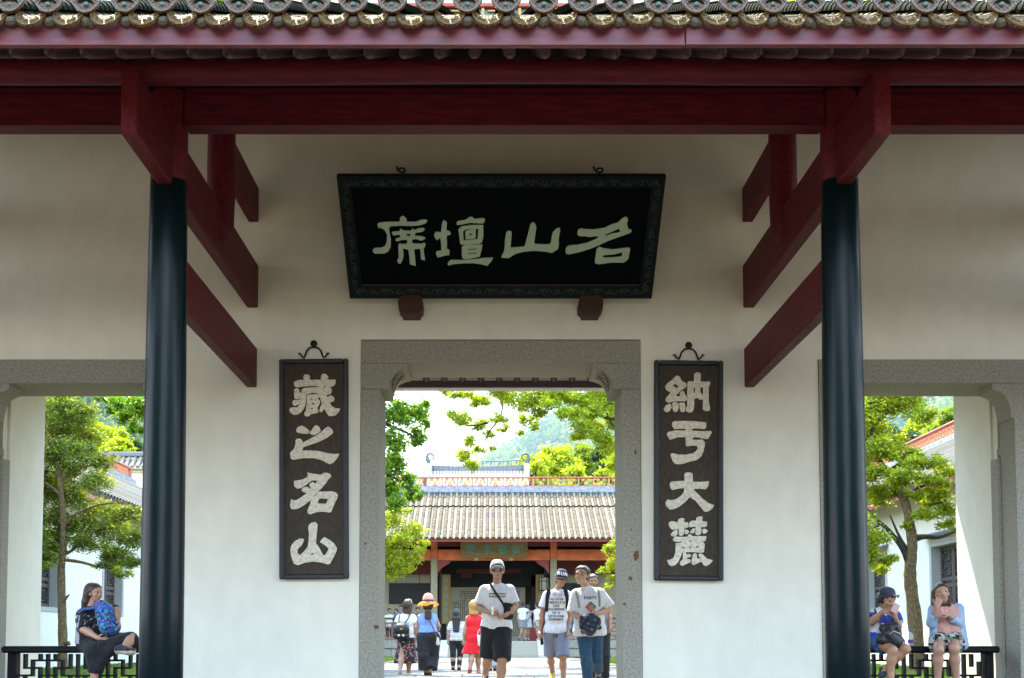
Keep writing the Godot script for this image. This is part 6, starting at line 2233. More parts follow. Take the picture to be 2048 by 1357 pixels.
func figure(label: String, px: float, d: float, floor_y: float, joints: Dictionary, look: Dictionary) -> Node3D:
	var root := at(px, 1300, d)
	root.y = floor_y
	var o := thing("person", label, "person", root)
	var J := {}
	for k in joints:
		var q: Array = joints[k]
		J[k] = at(q[0], q[1], d - (q[2] if q.size() > 2 else 0.0)) - root
	var face: Vector3 = look.get("face", Vector3.BACK)
	var flat := Vector3(face.x, 0, face.z).normalized()
	var body_dir: Vector3 = look.get("body", flat)
	for k in ["l", "r"]:
		if not J.has("t" + k):
			var a: Vector3 = J["a" + k]
			J["t" + k] = Vector3(a.x, 0.03, a.z) + body_dir * 0.17
	var w: float = look.get("w", 1.0)
	var belly: float = look.get("belly", 1.0)
	var cell: float = look.get("cell", 0.013)
	var hs: float = look.get("head", 1.0)
	var hb := head_basis(face, look.get("roll", 0.0))
	var hc: Vector3 = J.hd
	var skin: Color = look.get("skin", Color(0.32, 0.175, 0.11))
	var sm := mat("skin", 1, 1, 1, 0.55, {"vc": 1})
	# one body
	var pc := torso_pieces(J, -0.012, w * 0.95, belly)
	pc.append([J.nk, hc + hb * Vector3(0, -0.05, -0.012), 0.052 * w, 0.050])
	for k in ["l", "r"]:
		var lw: float = look.get("limb", 1.0)
		pc.append([(J["s" + k] as Vector3) - Vector3(0, 0.02, 0), J["e" + k], 0.046 * lw, 0.040 * lw])
		pc.append([J["e" + k], (J["e" + k] as Vector3).lerp(J["w" + k], 0.35), 0.040 * lw, 0.040 * lw])
		pc.append([(J["e" + k] as Vector3).lerp(J["w" + k], 0.35), J["w" + k], 0.040 * lw, 0.026 * lw])
		pc.append([J["p" + k], J["k" + k], 0.086 * lw, 0.056 * lw])
		pc.append([J["k" + k], (J["k" + k] as Vector3).lerp(J["a" + k], 0.35) - body_dir * 0.012, 0.054 * lw, 0.056 * lw])
		pc.append([(J["k" + k] as Vector3).lerp(J["a" + k], 0.35) - body_dir * 0.012, J["a" + k], 0.056 * lw, 0.036 * lw])
		pc.append([J["a" + k], J["t" + k], 0.036, 0.026])
	var mb := MB.new()
	mb.col = skin
	blob(pc, cell, 0.035, null, mb)
	var lips := hc + hb * Vector3(0, -0.060, 0.088) * hs
	var hcell := cell * 0.42
	blob(head_pieces(hc, hb, hs), hcell, 0.020, func(p: Vector3) -> Color:
		var v := hb.inverse() * (p - lips)
		return Color(skin.r * 0.72, skin.g * 0.46, skin.b * 0.46) if absf(v.y) < 0.006 - absf(v.x) * 0.12 and absf(v.x) < 0.021 and absf(v.z) < 0.014 else skin, mb)
	mb.col = skin
	for k in ["l", "r"]:
		var fw: Vector3 = ((J["w" + k] - J["e" + k]) as Vector3).normalized()
		var hd: Vector3 = look.get("hand_" + k, fw)
		var palm: Vector3 = look.get("palm_" + k, body_dir * 0.4 + Vector3(1 if k == "l" else -1, 0, 0))
		var sgn: float = look.get("thumb_" + k, 1.0 if hd.cross(palm).dot(body_dir + Vector3(0, 0.6, 0)) > 0 else -1.0)
		blob(hand_pieces(J["w" + k], hd, palm, sgn, look.get("curl_" + k, 0.45), look.get("hand", 1.0)), maxf(cell * 0.36, 0.0042), 0.007, null, mb)
	part("body", mb, sm, o)
	for e in [-1.0, 1.0]:
		var eb := MB.new()
		eb.col = Color(0.02, 0.013, 0.01)
		eb.lathe([[0.0, -0.003], [0.0155, -0.001], [0.012, 0.004], [0.0, 0.006]], 10, Transform3D(hb * Basis(Vector3.RIGHT, Vector3(0, 0, 1), Vector3(0, -0.5, 0)), hc + hb * Vector3(e * 0.033, 0.004, 0.0855) * hs))
		part("eye", eb, sm, o)
		eb = MB.new()
		eb.col = Color(0.02, 0.015, 0.012)
		eb.tube([hc + hb * Vector3(e * 0.015, 0.026, 0.0915) * hs, hc + hb * Vector3(e * 0.034, 0.031, 0.089) * hs, hc + hb * Vector3(e * 0.052, 0.026, 0.076) * hs], [0.0035, 0.0045, 0.0025], 5)
		part("eyebrow", eb, sm, o)
	# hair
	if look.has("hair"):
		var hk: Array = look.hair
		part("hair", blob(hair_pieces(hc, hb, hk[0], hk[1], hs), maxf(hcell, 0.006), 0.02), mat("hair_%d" % int(hk[2].r * 1000), hk[2].r, hk[2].g, hk[2].b, 0.45, {"bump": mats.strand, "depth": 0.5, "scale": Vector3(5, 0.6, 5), "world": false}), o)
	# clothes
	if look.has("bottom"):
		var bt: Dictionary = look.bottom
		var ms: Vector3 = (J.sl + J.sr) * 0.5
		var mp: Vector3 = (J.pl + J.pr) * 0.5
		var up := (ms - mp).normalized()
		var side: Vector3 = ((J.sr - J.sl) as Vector3).normalized()
		var waist := mp + up * 0.13
		var lt: float = bt.get("loose", 0.02)
		var bp := [[mp - side * 0.07 * w + up * 0.02, mp + side * 0.07 * w + up * 0.02, 0.110 * w + lt * 0.4, 0.110 * w + lt * 0.4, waist, up]]
		if bt.kind == "legs":
			for k in ["l", "r"]:
				var lw: float = look.get("limb", 1.0)
				var hip: Vector3 = J["p" + k]
				var kn: Vector3 = J["k" + k]
				var an: Vector3 = J["a" + k]
				var t: float = bt.get("reach_" + k, bt.reach)          # 1 is the knee, 2 the ankle
				if t <= 1.0:
					var en := hip.lerp(kn, t)
					bp.append([hip, en + (kn - hip).normalized() * 0.05, 0.094 * lw + lt, lerpf(0.094, 0.068, t) * lw + lt * 1.25, en, (kn - hip).normalized()])
				else:
					var en := kn.lerp(an, t - 1.0)
					bp.append([hip, kn, 0.092 * lw + lt, 0.062 * lw + lt])
					bp.append([kn, en + (an - kn).normalized() * 0.05, 0.062 * lw + lt, bt.get("cuff", 0.05) + lt, en, (an - kn).normalized()])
		else:
			var hm: Array = bt.hem
			var hem := at(hm[0], hm[1], d - (hm[2] if hm.size() > 2 else 0.0)) - root
			var hw: float = bt.width
			for e in [-1.0, -0.35, 0.35, 1.0]:
				for f in [-1.0, 1.0]:
					bp.append([mp + side * 0.06 * e, hem + side * hw * e + body_dir * 0.06 * f - Vector3(0, 0.05, 0), 0.10 * w, bt.get("round", 0.08), hem, Vector3.DOWN])
		part(bt.get("called", "trousers"), blob(bp, cell, 0.03, bt.get("tint")), bt.mat, o)
	if look.has("top"):
		var tp: Dictionary = look.top
		var hm: Array = tp.hem
		var hem := at(hm[0], hm[1], d - (hm[2] if hm.size() > 2 else 0.0)) - root
		var lt: float = tp.get("loose", 0.012)
		var bp := torso_pieces(J, lt, w, belly, hem)
		var sleeve: float = tp.get("sleeve", 0.6)
		var up0: Vector3 = ((J.sl + J.sr) * 0.5 - (J.pl + J.pr) * 0.5).normalized()
		for k in ["l", "r"]:
			var sv: float = tp.get("sleeve_" + k, sleeve)
			if sv <= 0.0:
				continue
			var a: Vector3 = J["s" + k]
			var b: Vector3 = J["e" + k]
			var c: Vector3 = J["w" + k]
			var lw: float = look.get("limb", 1.0)
			if sv <= 1.0:
				var en := a.lerp(b, sv)
				bp.append([a - up0 * 0.022, en + (b - a).normalized() * 0.04, 0.047 * lw + lt * 0.8, 0.050 * lw + lt * tp.get("flare", 1.8), en, (b - a).normalized()])
			else:
				var en := b.lerp(c, sv - 1.0)
				bp.append([a - up0 * 0.022, b, 0.047 * lw + lt * 0.8, 0.046 * lw + lt])
				bp.append([b, en + (c - b).normalized() * 0.04, 0.046 * lw + lt, 0.036 * lw + lt, en, (c - b).normalized()])
		part(tp.get("called", "shirt"), blob(bp, cell * tp.get("fine", 1.0), 0.04, tp.get("tint")), tp.mat, o)
		if look.has("print"):
			look.print.call(o, root)
	if look.has("shoe"):
		for k in ["l", "r"]:
			var a: Vector3 = J["a" + k]
			var t: Vector3 = J["t" + k]
			var f := (t - a)
			var fl := Vector3(f.x, 0, f.z).normalized() if Vector2(f.x, f.z).length() > 0.05 else body_dir
			var heel := a - fl * 0.03 - Vector3(0, 0.035, 0)
			var n := f.cross(Vector3.UP.cross(f)).normalized()
			if n.y > 0:
				n = -n
			var sole := (heel + t) * 0.5 + n * 0.028
			part("shoe", blob([[heel, t, 0.040, 0.037, sole, n], [a + f * 0.12 - Vector3(0, 0.01, 0), heel.lerp(t, 0.6), 0.038, 0.034, sole, n]], maxf(cell * 0.7, 0.008), 0.03, look.get("shoe_tint")), look.shoe, o)
	o.set_meta("skip", 1)
	o.remove_meta("skip")
	return o

func ribbon(b: MB, pts: Array, width: float, thick: float) -> void:
	for i in pts.size() - 1:
		var a: Vector3 = pts[i]
		var e: Vector3 = pts[i + 1]
		var y := (e - a).normalized()
		var x := y.cross(Vector3.BACK).normalized()
		b.box((a + e) * 0.5, Vector3(width, (e - a).length() * 1.12, thick), thick * 0.3, Basis(x, y, x.cross(y)))

func laid(pts: Array, lift: float, n := 10) -> Array:        # points between those given, laid on the front of the last body
	var out := []
	for i in pts.size() - 1:
		for k in n:
			var q: Vector3 = pts[i].lerp(pts[i + 1], float(k) / n)
			var z := surface_z(q.x, q.y)
			out.append(Vector3(q.x, q.y, z + lift if z > -100.0 else q.z))
	out.append(pts[-1])
	var last: Vector3 = pts[-1]
	var zl := surface_z(last.x, last.y)
	out[-1] = Vector3(last.x, last.y, zl + lift if zl > -100.0 else last.z)
	return out

func cap_mesh(c: Vector3, b: Basis, s: float, back_brim: bool, mb: MB, crown_h := 0.115) -> void:
	var prof := [[0.094, 0.0], [0.096, 0.02], [0.092, 0.05], [0.080, 0.085], [0.055, crown_h * 0.93], [0.02, crown_h], [0.0, crown_h]]
	for q in prof:
		q[0] *= s
		q[1] *= s
	var xf := Transform3D(b * Basis.from_scale(Vector3(0.92, 1, 1.08)), c + b * Vector3(0, 0.028, -0.008) * s)
	mb.lathe(prof, 24, xf)
	var dir := -1.0 if back_brim else 1.0
	for i in 10:
		var a0 := -1.15 + 2.3 * i / 10.0
		var a1 := -1.15 + 2.3 * (i + 1) / 10.0
		var P := func(a: float, r: float, y: float) -> Vector3: return c + b * Vector3(sin(a) * r * 0.92, 0.030 + y, dir * cos(a) * r * 1.08 - 0.008) * s
		var R := func(a: float) -> float: return 0.097 + 0.070 * cos(a * 1.36)
		var dy := -0.012
		var p := [P.call(a0, 0.090, 0.0), P.call(a1, 0.090, 0.0), P.call(a1, R.call(a1), dy), P.call(a0, R.call(a0), dy)]
		var q := [P.call(a0, 0.090, -0.008), P.call(a1, 0.090, -0.008), P.call(a1, R.call(a1), dy - 0.006), P.call(a0, R.call(a0), dy - 0.006)]
		mb.face(p, b.y)
		mb.face(q, -b.y)
		mb.face([p[3], p[2], q[2], q[3]], b.z * dir)

func spectacles(o: Node3D, hc: Vector3, hb: Basis, dark: bool, frame: Color, hs := 1.0) -> void:
	var b := MB.new()
	b.col = frame
	var g := MB.new()
	g.col = Color(1, 1, 1)
	for e in [-1.0, 1.0]:
		var loop := []
		var rr := []
		for i in 15:
			var a := TAU * i / 14.0
			var ex := signf(cos(a)) * pow(absf(cos(a)), 0.7) * 0.029
			var ey := signf(sin(a)) * pow(absf(sin(a)), 0.7) * (0.0165 if dark else 0.018)
			loop.append(hc + hb * Vector3(e * 0.035 + ex, 0.004 + ey, 0.104 - absf(e * 0.035 + ex) * 0.26) * hs)
			rr.append(0.0026)
		b.tube(loop, rr, 5, false)
		b.tube([hc + hb * Vector3(e * 0.062, 0.008, 0.088) * hs, hc + hb * Vector3(e * 0.083, 0.010, 0.0) * hs], [0.0028, 0.0028], 5)
		if dark:
			for i in 14:
				g.face([loop[i], loop[i + 1], hc + hb * Vector3(e * 0.035, 0.004, 0.101) * hs], hb.z)
	b.tube([hc + hb * Vector3(-0.010, 0.006, 0.104) * hs, hc + hb * Vector3(0.010, 0.006, 0.104) * hs], [0.003, 0.003], 5)
	var f := part("sunglasses" if dark else "glasses", b, mat("frame_vc", 1, 1, 1, 0.35, {"vc": 1}), o)
	if dark:
		part("lens", g, mat("dark_lens", 0.006, 0.006, 0.007, 0.08, {"coat": 0.5}), f)

func bundle(called: String, label: String, category: String, pos: Vector3, pieces: Array, m: Material, cell: float, k: float, tint = null) -> Node3D:
	var o := thing(called, label, category, pos)
	var p := part("shell", blob(pieces, cell, k, tint), m, o)
	p.name = "body"
	return o

func people() -> void:
	mats["weave"] = noise_tex(101, 0.022, 0.0, 1.0, 3, 512)
	mats["strand"] = noise_tex(102, 0.12, 0.0, 1.0, 3, 256)
	people_front()
	people_backs()
	people_seated()
	people_far()

func hash2(p: Vector3, cell: float) -> float:
	var i := int(floor(p.x / cell)) * 73856093 ^ int(floor(p.y / cell)) * 19349663 ^ int(floor(p.z / cell)) * 83492791
	return float(absi(i) % 1000) / 1000.0

func spots(p: Vector3, cell: float, size: float, sd: float) -> float:      # 0 between the spots, else a number of its own for each spot
	var best := 0.0
	var q := p / cell
	for i in [-1, 0, 1]:
		for j in [-1, 0, 1]:
			var c := Vector3(floor(q.x) + i, floor(q.y) + j, floor(q.z))
			var h := hash2((c + Vector3(0.5, 0.5, 0.5)) * cell + Vector3(sd, 0, 0), cell)
			var ctr := Vector2(c.x + 0.5 + (fposmod(h * 7.3, 1.0) - 0.5) * 0.7, c.y + 0.5 + (fposmod(h * 13.7, 1.0) - 0.5) * 0.7)
			var dv := Vector2(q.x, q.y) - ctr
			if dv.length() < size * (0.6 + 0.5 * h) * (0.8 + 0.2 * sin(dv.angle() * 5.0)):
				best = 0.01 + h
	return best

func people_front() -> void:
	# --- man in white T-shirt with sunglasses
	var d := 16.4
	var white := cloth("white", 0.56, 0.56, 0.61)
	var o := figure("man walking in white printed t-shirt, backward white cap, sunglasses and black shorts", 996, d, 0.0, {
		"hd": [994.5, 1143, 0.02], "nk": [994, 1168], "sl": [968, 1178], "sr": [1020, 1177], "el": [957, 1216, 0.0], "wl": [979, 1226, 0.20], "er": [1030, 1214, 0.0], "wr": [1011, 1232, 0.20],
		"pl": [982, 1258], "pr": [1004, 1258], "kl": [976, 1318, -0.05], "al": [971, 1346, -0.42], "tl": [968, 1366, -0.30], "kr": [1004, 1322, 0.20], "ar": [1000, 1376, 0.24], "tr": [998, 1388, 0.42]}, {
		"face": Vector3(0.02, 0.05, 1), "w": 1.12, "belly": 1.08, "limb": 1.12, "head": 1.08, "hair": ["short", 0.0, Color(0.012, 0.010, 0.009)],
		"top": {"mat": white, "hem": [995, 1258], "loose": 0.022, "sleeve": 0.80, "flare": 1.4, "fine": 0.85}, "bottom": {"kind": "legs", "reach": 0.98, "loose": 0.036, "mat": cloth("black_short", 0.005, 0.006, 0.009), "called": "shorts"},
		"hand_l": Vector3(0.55, -0.1, 0.6), "hand_r": Vector3(-0.75, -0.25, 0.4), "curl_l": 0.75, "curl_r": 0.75, "shoe": cloth("dark_shoe", 0.03, 0.03, 0.05),
		"print": func(fig: Node3D, root: Vector3) -> void:
			var c := at(994.5, 1191.5, d - 0.13) - root
			var bx := print_on(sheet(Vector2(c.x, c.y), 0.225, 0.056, 16, 4), 0.004)
			var pp := part("print_box", bx, mat("print_black", 0.012, 0.012, 0.015, 0.8), fig)
			part("lettering", print_on(text_flat("IRONTIDE", 0.034, Vector2(c.x, c.y), true, 0.95), 0.008), mat("print_white", 0.7, 0.7, 0.72, 0.8), pp)
			part("lettering", print_on(sheet(Vector2(c.x - 0.098, c.y), 0.014, 0.008, 2, 1), 0.008), mats["print_white"], pp)
			part("lettering", print_on(sheet(Vector2(c.x + 0.098, c.y), 0.014, 0.008, 2, 1), 0.008), mats["print_white"], pp)
			var s := MB.new()
			ribbon(s, laid([at(979, 1165, d - 0.1) - root, at(991, 1186, d - 0.14) - root, at(1008, 1211, d - 0.13) - root], 0.008), 0.030, 0.008)
			var bag := thing("crossbody_bag", "small black crossbody bag worn on the hip of the man in sunglasses", "bag", root)
			part("strap", s, cloth("bag_black", 0.005, 0.005, 0.006), bag)
			var bc := at(1014.5, 1222, d - 0.10) - root
			part("pouch", blob([[bc + Vector3(-0.03, 0.07, 0), bc + Vector3(0.035, 0.06, -0.03), 0.045, 0.045], [bc + Vector3(-0.03, -0.08, 0.01), bc + Vector3(0.04, -0.08, -0.02), 0.045, 0.045], [bc + Vector3(0.0, 0.0, 0.02), bc + Vector3(0.0, -0.05, 0.02), 0.055, 0.055]], 0.012, 0.03), cloth("bag_black", 0, 0, 0), bag)})
	var root := o.position
	var hb := head_basis(Vector3(0.02, 0.05, 1))
	var hc := at(994.5, 1143, d - 0.02) - root
	spectacles(o, hc, hb, true, Color(0.01, 0.01, 0.01), 1.1)
	var mb := MB.new()
	mb.col = Color(0.66, 0.68, 0.74)
	cap_mesh(hc, head_basis(Vector3(0.02, 0.20, 1)), 1.12, true, mb)
	var cap := part("cap", mb, cloth("cap_white", 1, 1, 1), o)
	mb = MB.new()
	mb.col = Color(0.03, 0.03, 0.035)
	for i in 8:
		var a0 := -0.55 + 1.1 * i / 8.0
		var a1 := -0.55 + 1.1 * (i + 1) / 8.0
		mb.face([hc + Vector3(sin(a0) * 0.100, 0.075, cos(a0) * 0.108), hc + Vector3(sin(a1) * 0.100, 0.075, cos(a1) * 0.108), hc + Vector3(sin(a1) * 0.092, 0.075 + 0.020 * cos(a1 * 2.6), cos(a1) * 0.108), hc + Vector3(sin(a0) * 0.092, 0.075 + 0.020 * cos(a0 * 2.6), cos(a0) * 0.108)], Vector3.BACK)
	part("cap_opening", mb, cloth("cap_white", 1, 1, 1), cap)
	var bottle := thing("white_tube", "small white tube held between the hands of the man in sunglasses", "tube", at(985, 1223, d - 0.30))
	mb = MB.new()
	mb.lathe([[0.0, -0.05], [0.014, -0.05], [0.015, 0.03], [0.008, 0.045], [0.0, 0.05]], 10)
	part("container", mb, mat("white_plastic", 0.7, 0.7, 0.72, 0.3), bottle)

	# --- youth with black lettered cap, headphones and backpack
	d = 18.5
	o = figure("slim youth in black lettered cap, white slogan t-shirt and grey drawstring shorts", 1113, d, 0.0, {
		"hd": [1121.5, 1161, 0.02], "nk": [1115, 1181], "sl": [1093, 1188], "sr": [1135, 1187], "el": [1083, 1230, -0.02], "wl": [1080, 1264, 0.06], "er": [1140, 1231, -0.02], "wr": [1136, 1263, 0.10],
		"pl": [1102, 1266], "pr": [1122, 1266], "kl": [1101, 1313, -0.06], "al": [1105, 1345, -0.40], "tl": [1104, 1359, -0.28], "kr": [1126, 1315, 0.12], "ar": [1127, 1362, 0.15], "tr": [1128, 1374, 0.30]}, {
		"face": Vector3(0.12, 0.10, 1), "roll": -0.16, "w": 0.98, "limb": 0.92, "skin": Color(0.30, 0.15, 0.085), "hair": ["short", 0.0, Color(0.012, 0.010, 0.009)],
		"top": {"mat": white, "hem": [1111, 1266], "loose": 0.022, "sleeve": 0.66, "flare": 1.6, "fine": 0.85}, "bottom": {"kind": "legs", "reach": 1.0, "loose": 0.034, "mat": cloth("grey_blue", 0.15, 0.165, 0.23), "called": "shorts"},
		"shoe": cloth("yellow_shoe", 0.38, 0.28, 0.02), "curl_l": 0.7, "curl_r": 0.35, "hand_r": Vector3(-0.2, -1, 0.1),
		"print": func(fig: Node3D, root: Vector3) -> void:
			var lines := ["TO LOVE", "ONESELF IS", "THE", "BEGINNING", "OF A", "LIFELONG", "ROMANCE"]
			var widths := [0.225, 0.275, 0.10, 0.26, 0.115, 0.245, 0.225]
			for i in 7:
				var c := at(1112.5, 1199.0 + i * 6.8, d - 0.12) - root
				var f := text_flat(lines[i], 0.036, Vector2(c.x, c.y))
				var lo := 1e9
				var hi := -1e9
				for q in f.v:
					lo = minf(lo, q.x)
					hi = maxf(hi, q.x)
				if hi > lo:
					for k in f.v.size():
						f.v[k].x = c.x + (f.v[k].x - c.x) * widths[i] / (hi - lo)
					part("slogan_line", print_on(f, 0.005), mats["print_black"], fig)
			var bag := thing("backpack", "black backpack worn by the youth in the lettered cap", "backpack", root)
			for k in [[[1098, 1179], [1095, 1196], [1094, 1224]], [[1131, 1179], [1134, 1196], [1135, 1224]]]:
				var s := MB.new()
				var pts := []
				for q in k:
					pts.append(at(q[0], q[1], d - 0.11) - root)
				ribbon(s, laid(pts, 0.008, 8), 0.062, 0.012)
				part("strap", s, cloth("bag_black", 0, 0, 0), bag)
			var m := at(1112, 1222, d + 0.20) - root
			part("pack", blob([[m + Vector3(-0.10, 0.16, 0), m + Vector3(0.10, 0.16, 0), 0.09, 0.09], [m + Vector3(-0.13, -0.16, 0), m + Vector3(0.13, -0.16, 0), 0.10, 0.10], [m + Vector3(-0.11, 0, 0.0), m + Vector3(0.11, 0, 0), 0.11, 0.11]], 0.02, 0.05), cloth("bag_black", 0, 0, 0), bag)
			var hp := MB.new()
			var path := []
			var rr := []
			for i in 15:
				var a := -2.0 + 4.0 * i / 14.0
				var q := at(1116, 1185, d - 0.02) - root
				path.append(q + Vector3(sin(a) * 0.095, -0.03 + 0.02 * cos(a), cos(a) * 0.10))
				rr.append(0.017)
			hp.tube(path, rr, 8)
			var cups := [at(1109, 1187, d - 0.13) - root, at(1121, 1188, d - 0.13) - root]
			var hd := thing("headphones", "white headphones round the neck of the youth in the lettered cap", "headphones", root)
			part("band", hp, mat("white_plastic", 0.7, 0.7, 0.72, 0.3), hd)
			for c in cups:
				var e := MB.new()
				e.lathe([[0.0, -0.015], [0.034, -0.013], [0.036, 0.006], [0.022, 0.016], [0.0, 0.017]], 14, Transform3D(Basis(Vector3.RIGHT, Vector3(0, 0.3, 1).normalized(), Vector3(0, -1, 0.3).normalized()), c))
				part("ear_cup", e, mat("grey_plastic", 0.35, 0.35, 0.36, 0.3), hd)})
	root = o.position
	hb = head_basis(Vector3(0.12, 0.10, 1), -0.16)
	hc = at(1121.5, 1161, d - 0.02) - root
	spectacles(o, hc, hb, false, Color(0.015, 0.012, 0.012))
	mb = MB.new()
	mb.col = Color(0.016, 0.016, 0.022)
	cap_mesh(hc, head_basis(Vector3(0.12, 0.02, 1), -0.16), 1.10, false, mb, 0.135)
	cap = part("cap", mb, cloth("cap_black", 1, 1, 1), o)
	mb = text_flat("RUN", 0.052, Vector2.ZERO, true, 1.25)
	var tm := MB.new()
	for i in range(0, mb.v.size(), 3):
		var p := []
		for j in [0, 2, 1]:
			var q := mb.v[i + j]
			var a: float = q.x / 0.105
			p.append(hc + head_basis(Vector3(0.12, 0.02, 1), -0.16) * Vector3(sin(a) * 0.104, 0.092 + q.y, cos(a) * 0.119 - 0.012 - maxf(q.y + 0.01, 0.0) * 0.45))
		tm.face(p, Vector3.BACK)
	part("cap_lettering", tm, mats["print_white"], cap)
	var cord := MB.new()
	for e in [-1.0, 1.0]:
		cord.tube([at(1111 + e * 2, 1268, d - 0.16) - root, at(1111 + e * 3, 1276, d - 0.17) - root], [0.008, 0.012], 6)
	part("drawstring", cord, mat("print_black", 0, 0, 0), o)
	var ph := thing("phone", "silver phone in the lowered hand of the youth in the lettered cap", "phone", at(1083, 1282, d - 0.10))
	ph.rotation = Vector3(0.1, 0.9, 0.35)
	mb = MB.new()
	mb.box(Vector3.ZERO, Vector3(0.072, 0.15, 0.009), 0.004)
	part("case", mb, mat("silver", 0.5, 0.5, 0.52, 0.3, {"metal": 0.7}), ph)
	mb = MB.new()
	mb.box(Vector3(0, 0, 0.006), Vector3(0.064, 0.13, 0.003))
	part("screen", mb, mat("screen_black", 0.01, 0.01, 0.012, 0.1), ph)

	# --- young woman with glasses and a bundled jacket
	d = 16.2
	o = figure("woman in oversized white t-shirt, glasses and blue jeans, walking with a bundled jacket", 1180, d, 0.0, {
		"hd": [1164.5, 1152, 0.03], "nk": [1173, 1176], "sl": [1152, 1188], "sr": [1200, 1186], "el": [1150, 1228, 0.02], "wl": [1166, 1242, 0.22], "er": [1216, 1219, 0.0], "wr": [1195, 1229, 0.22],
		"pl": [1168, 1266], "pr": [1191, 1266], "kl": [1173, 1325, 0.20], "al": [1177, 1374, 0.16], "tl": [1174, 1388, 0.34], "kr": [1194, 1318, 0.0], "ar": [1197, 1346, -0.38], "tr": [1197, 1362, -0.24]}, {
		"face": Vector3(-0.42, 0.16, 1), "w": 1.06, "limb": 1.05, "head": 1.12, "skin": Color(0.40, 0.24, 0.165), "hair": ["tail", 0.16, Color(0.018, 0.013, 0.010)], "body": Vector3(-0.05, 0, 1),
		"top": {"mat": white, "hem": [1181, 1271], "loose": 0.040, "sleeve": 0.92, "flare": 1.7, "fine": 0.85}, "bottom": {"kind": "legs", "reach": 1.86, "loose": 0.010, "cuff": 0.058, "mat": cloth("jeans", 0.014, 0.052, 0.11), "called": "jeans"},
		"shoe": cloth("black_shoe", 0.012, 0.012, 0.014), "hand_r": Vector3(-0.7, -0.2, 0.5), "curl_r": 0.6, "curl_l": 0.6, "hand_l": Vector3(0.7, -0.2, 0.5),
		"print": func(fig: Node3D, root: Vector3) -> void:
			var c := at(1181, 1196.5, d - 0.15) - root
			part("brush_lettering", print_on(text_flat("PARTY", 0.042, Vector2(c.x, c.y), true, 1.0), 0.005), mat("print_black", 0, 0, 0), fig)
			c = at(1182, 1214.5, d - 0.15) - root
			var dm := print_on(sheet(Vector2(c.x, c.y), 0.108, 0.108, 10, 10, PI * 0.27), 0.005)
			for i in range(0, dm.v.size(), 3):
				var q := (dm.v[i] + dm.v[i + 1] + dm.v[i + 2]) / 3.0 - c
				var col := Color(0.02, 0.16, 0.17) if q.x + q.y > 0.02 else Color(0.40, 0.06, 0.06)
				if Vector2(q.x - 0.006, q.y + 0.008).length() < 0.034:
					col = Color(0.42, 0.20, 0.06)
				for j in 3:
					dm.c[i + j] = col
			part("printed_picture", dm, mat("print_vc", 1, 1, 1, 0.8, {"vc": 1}), fig)
			var bag := thing("shoulder_straps", "two grey green backpack straps over the shoulders of the woman in glasses", "backpack", root)
			for k in [[[1152, 1181], [1155, 1196], [1159, 1216]], [[1197, 1180], [1199, 1196], [1199, 1214]]]:
				var s := MB.new()
				var pts := []
				for q in k:
					pts.append(at(q[0], q[1], d - 0.12) - root)
				ribbon(s, laid(pts, 0.006, 8), 0.030, 0.008)
				part("strap", s, cloth("grey_green", 0.22, 0.25, 0.20), bag)
			var m := at(1176, 1224, d + 0.20) - root
			part("pack", blob([[m + Vector3(-0.08, 0.14, 0), m + Vector3(0.08, 0.14, 0), 0.08, 0.08], [m + Vector3(-0.10, -0.14, 0), m + Vector3(0.10, -0.14, 0), 0.09, 0.09]], 0.02, 0.06), cloth("grey_green", 0, 0, 0), bag)})
	root = o.position
	spectacles(o, at(1164.5, 1152, d - 0.03) - root, head_basis(Vector3(-0.42, 0.16, 1)), false, Color(0.02, 0.012, 0.012), 1.12)
	var r := RandomNumberGenerator.new()
	r.seed = 77
	var jp := []
	var jc := at(1180, 1248, d - 0.30)
	for k in 26:
		var a := TAU * k / 26.0 * 3.0
		var rad := r.randf_range(0.04, 0.135)
		var p := Vector3(cos(a) * rad * 1.2, sin(a) * rad * 1.0, r.randf_range(-0.03, 0.05))
		var q := p * 0.6 + Vector3(r.randf_range(-0.07, 0.07), r.randf_range(-0.06, 0.05), r.randf_range(0.03, 0.09))
		jp.append([p, q, r.randf_range(0.022, 0.036), r.randf_range(0.016, 0.026)])
	for q in [[-0.06, 0.03, 0.0, 0.09], [0.06, 0.02, 0.0, 0.09], [0.0, -0.06, 0.0, 0.085], [0.02, 0.08, 0.0, 0.06]]:
		jp.append([Vector3(q[0], q[1], q[2]), Vector3(q[0] * 0.4, q[1] - 0.03, 0.02), q[3], q[3] * 0.9])
	bundle("bundled_jacket", "crumpled dark blue patterned jacket carried by the woman in glasses", "jacket", jc, jp, cloth("jacket", 1, 1, 1, {"rim": 0.1}), 0.009, 0.012, func(p: Vector3) -> Color:
		var t := sin(p.x * 55.0 + p.y * 30.0) + sin(p.y * 62.0 - p.x * 24.0 + p.z * 40.0)
		return Color(0.02, 0.035, 0.10) if t > 0.9 else (Color(0.10, 0.12, 0.14) if t < -1.35 else Color(0.012, 0.016, 0.03)))

	# --- someone half hidden behind her
	d = 19.6
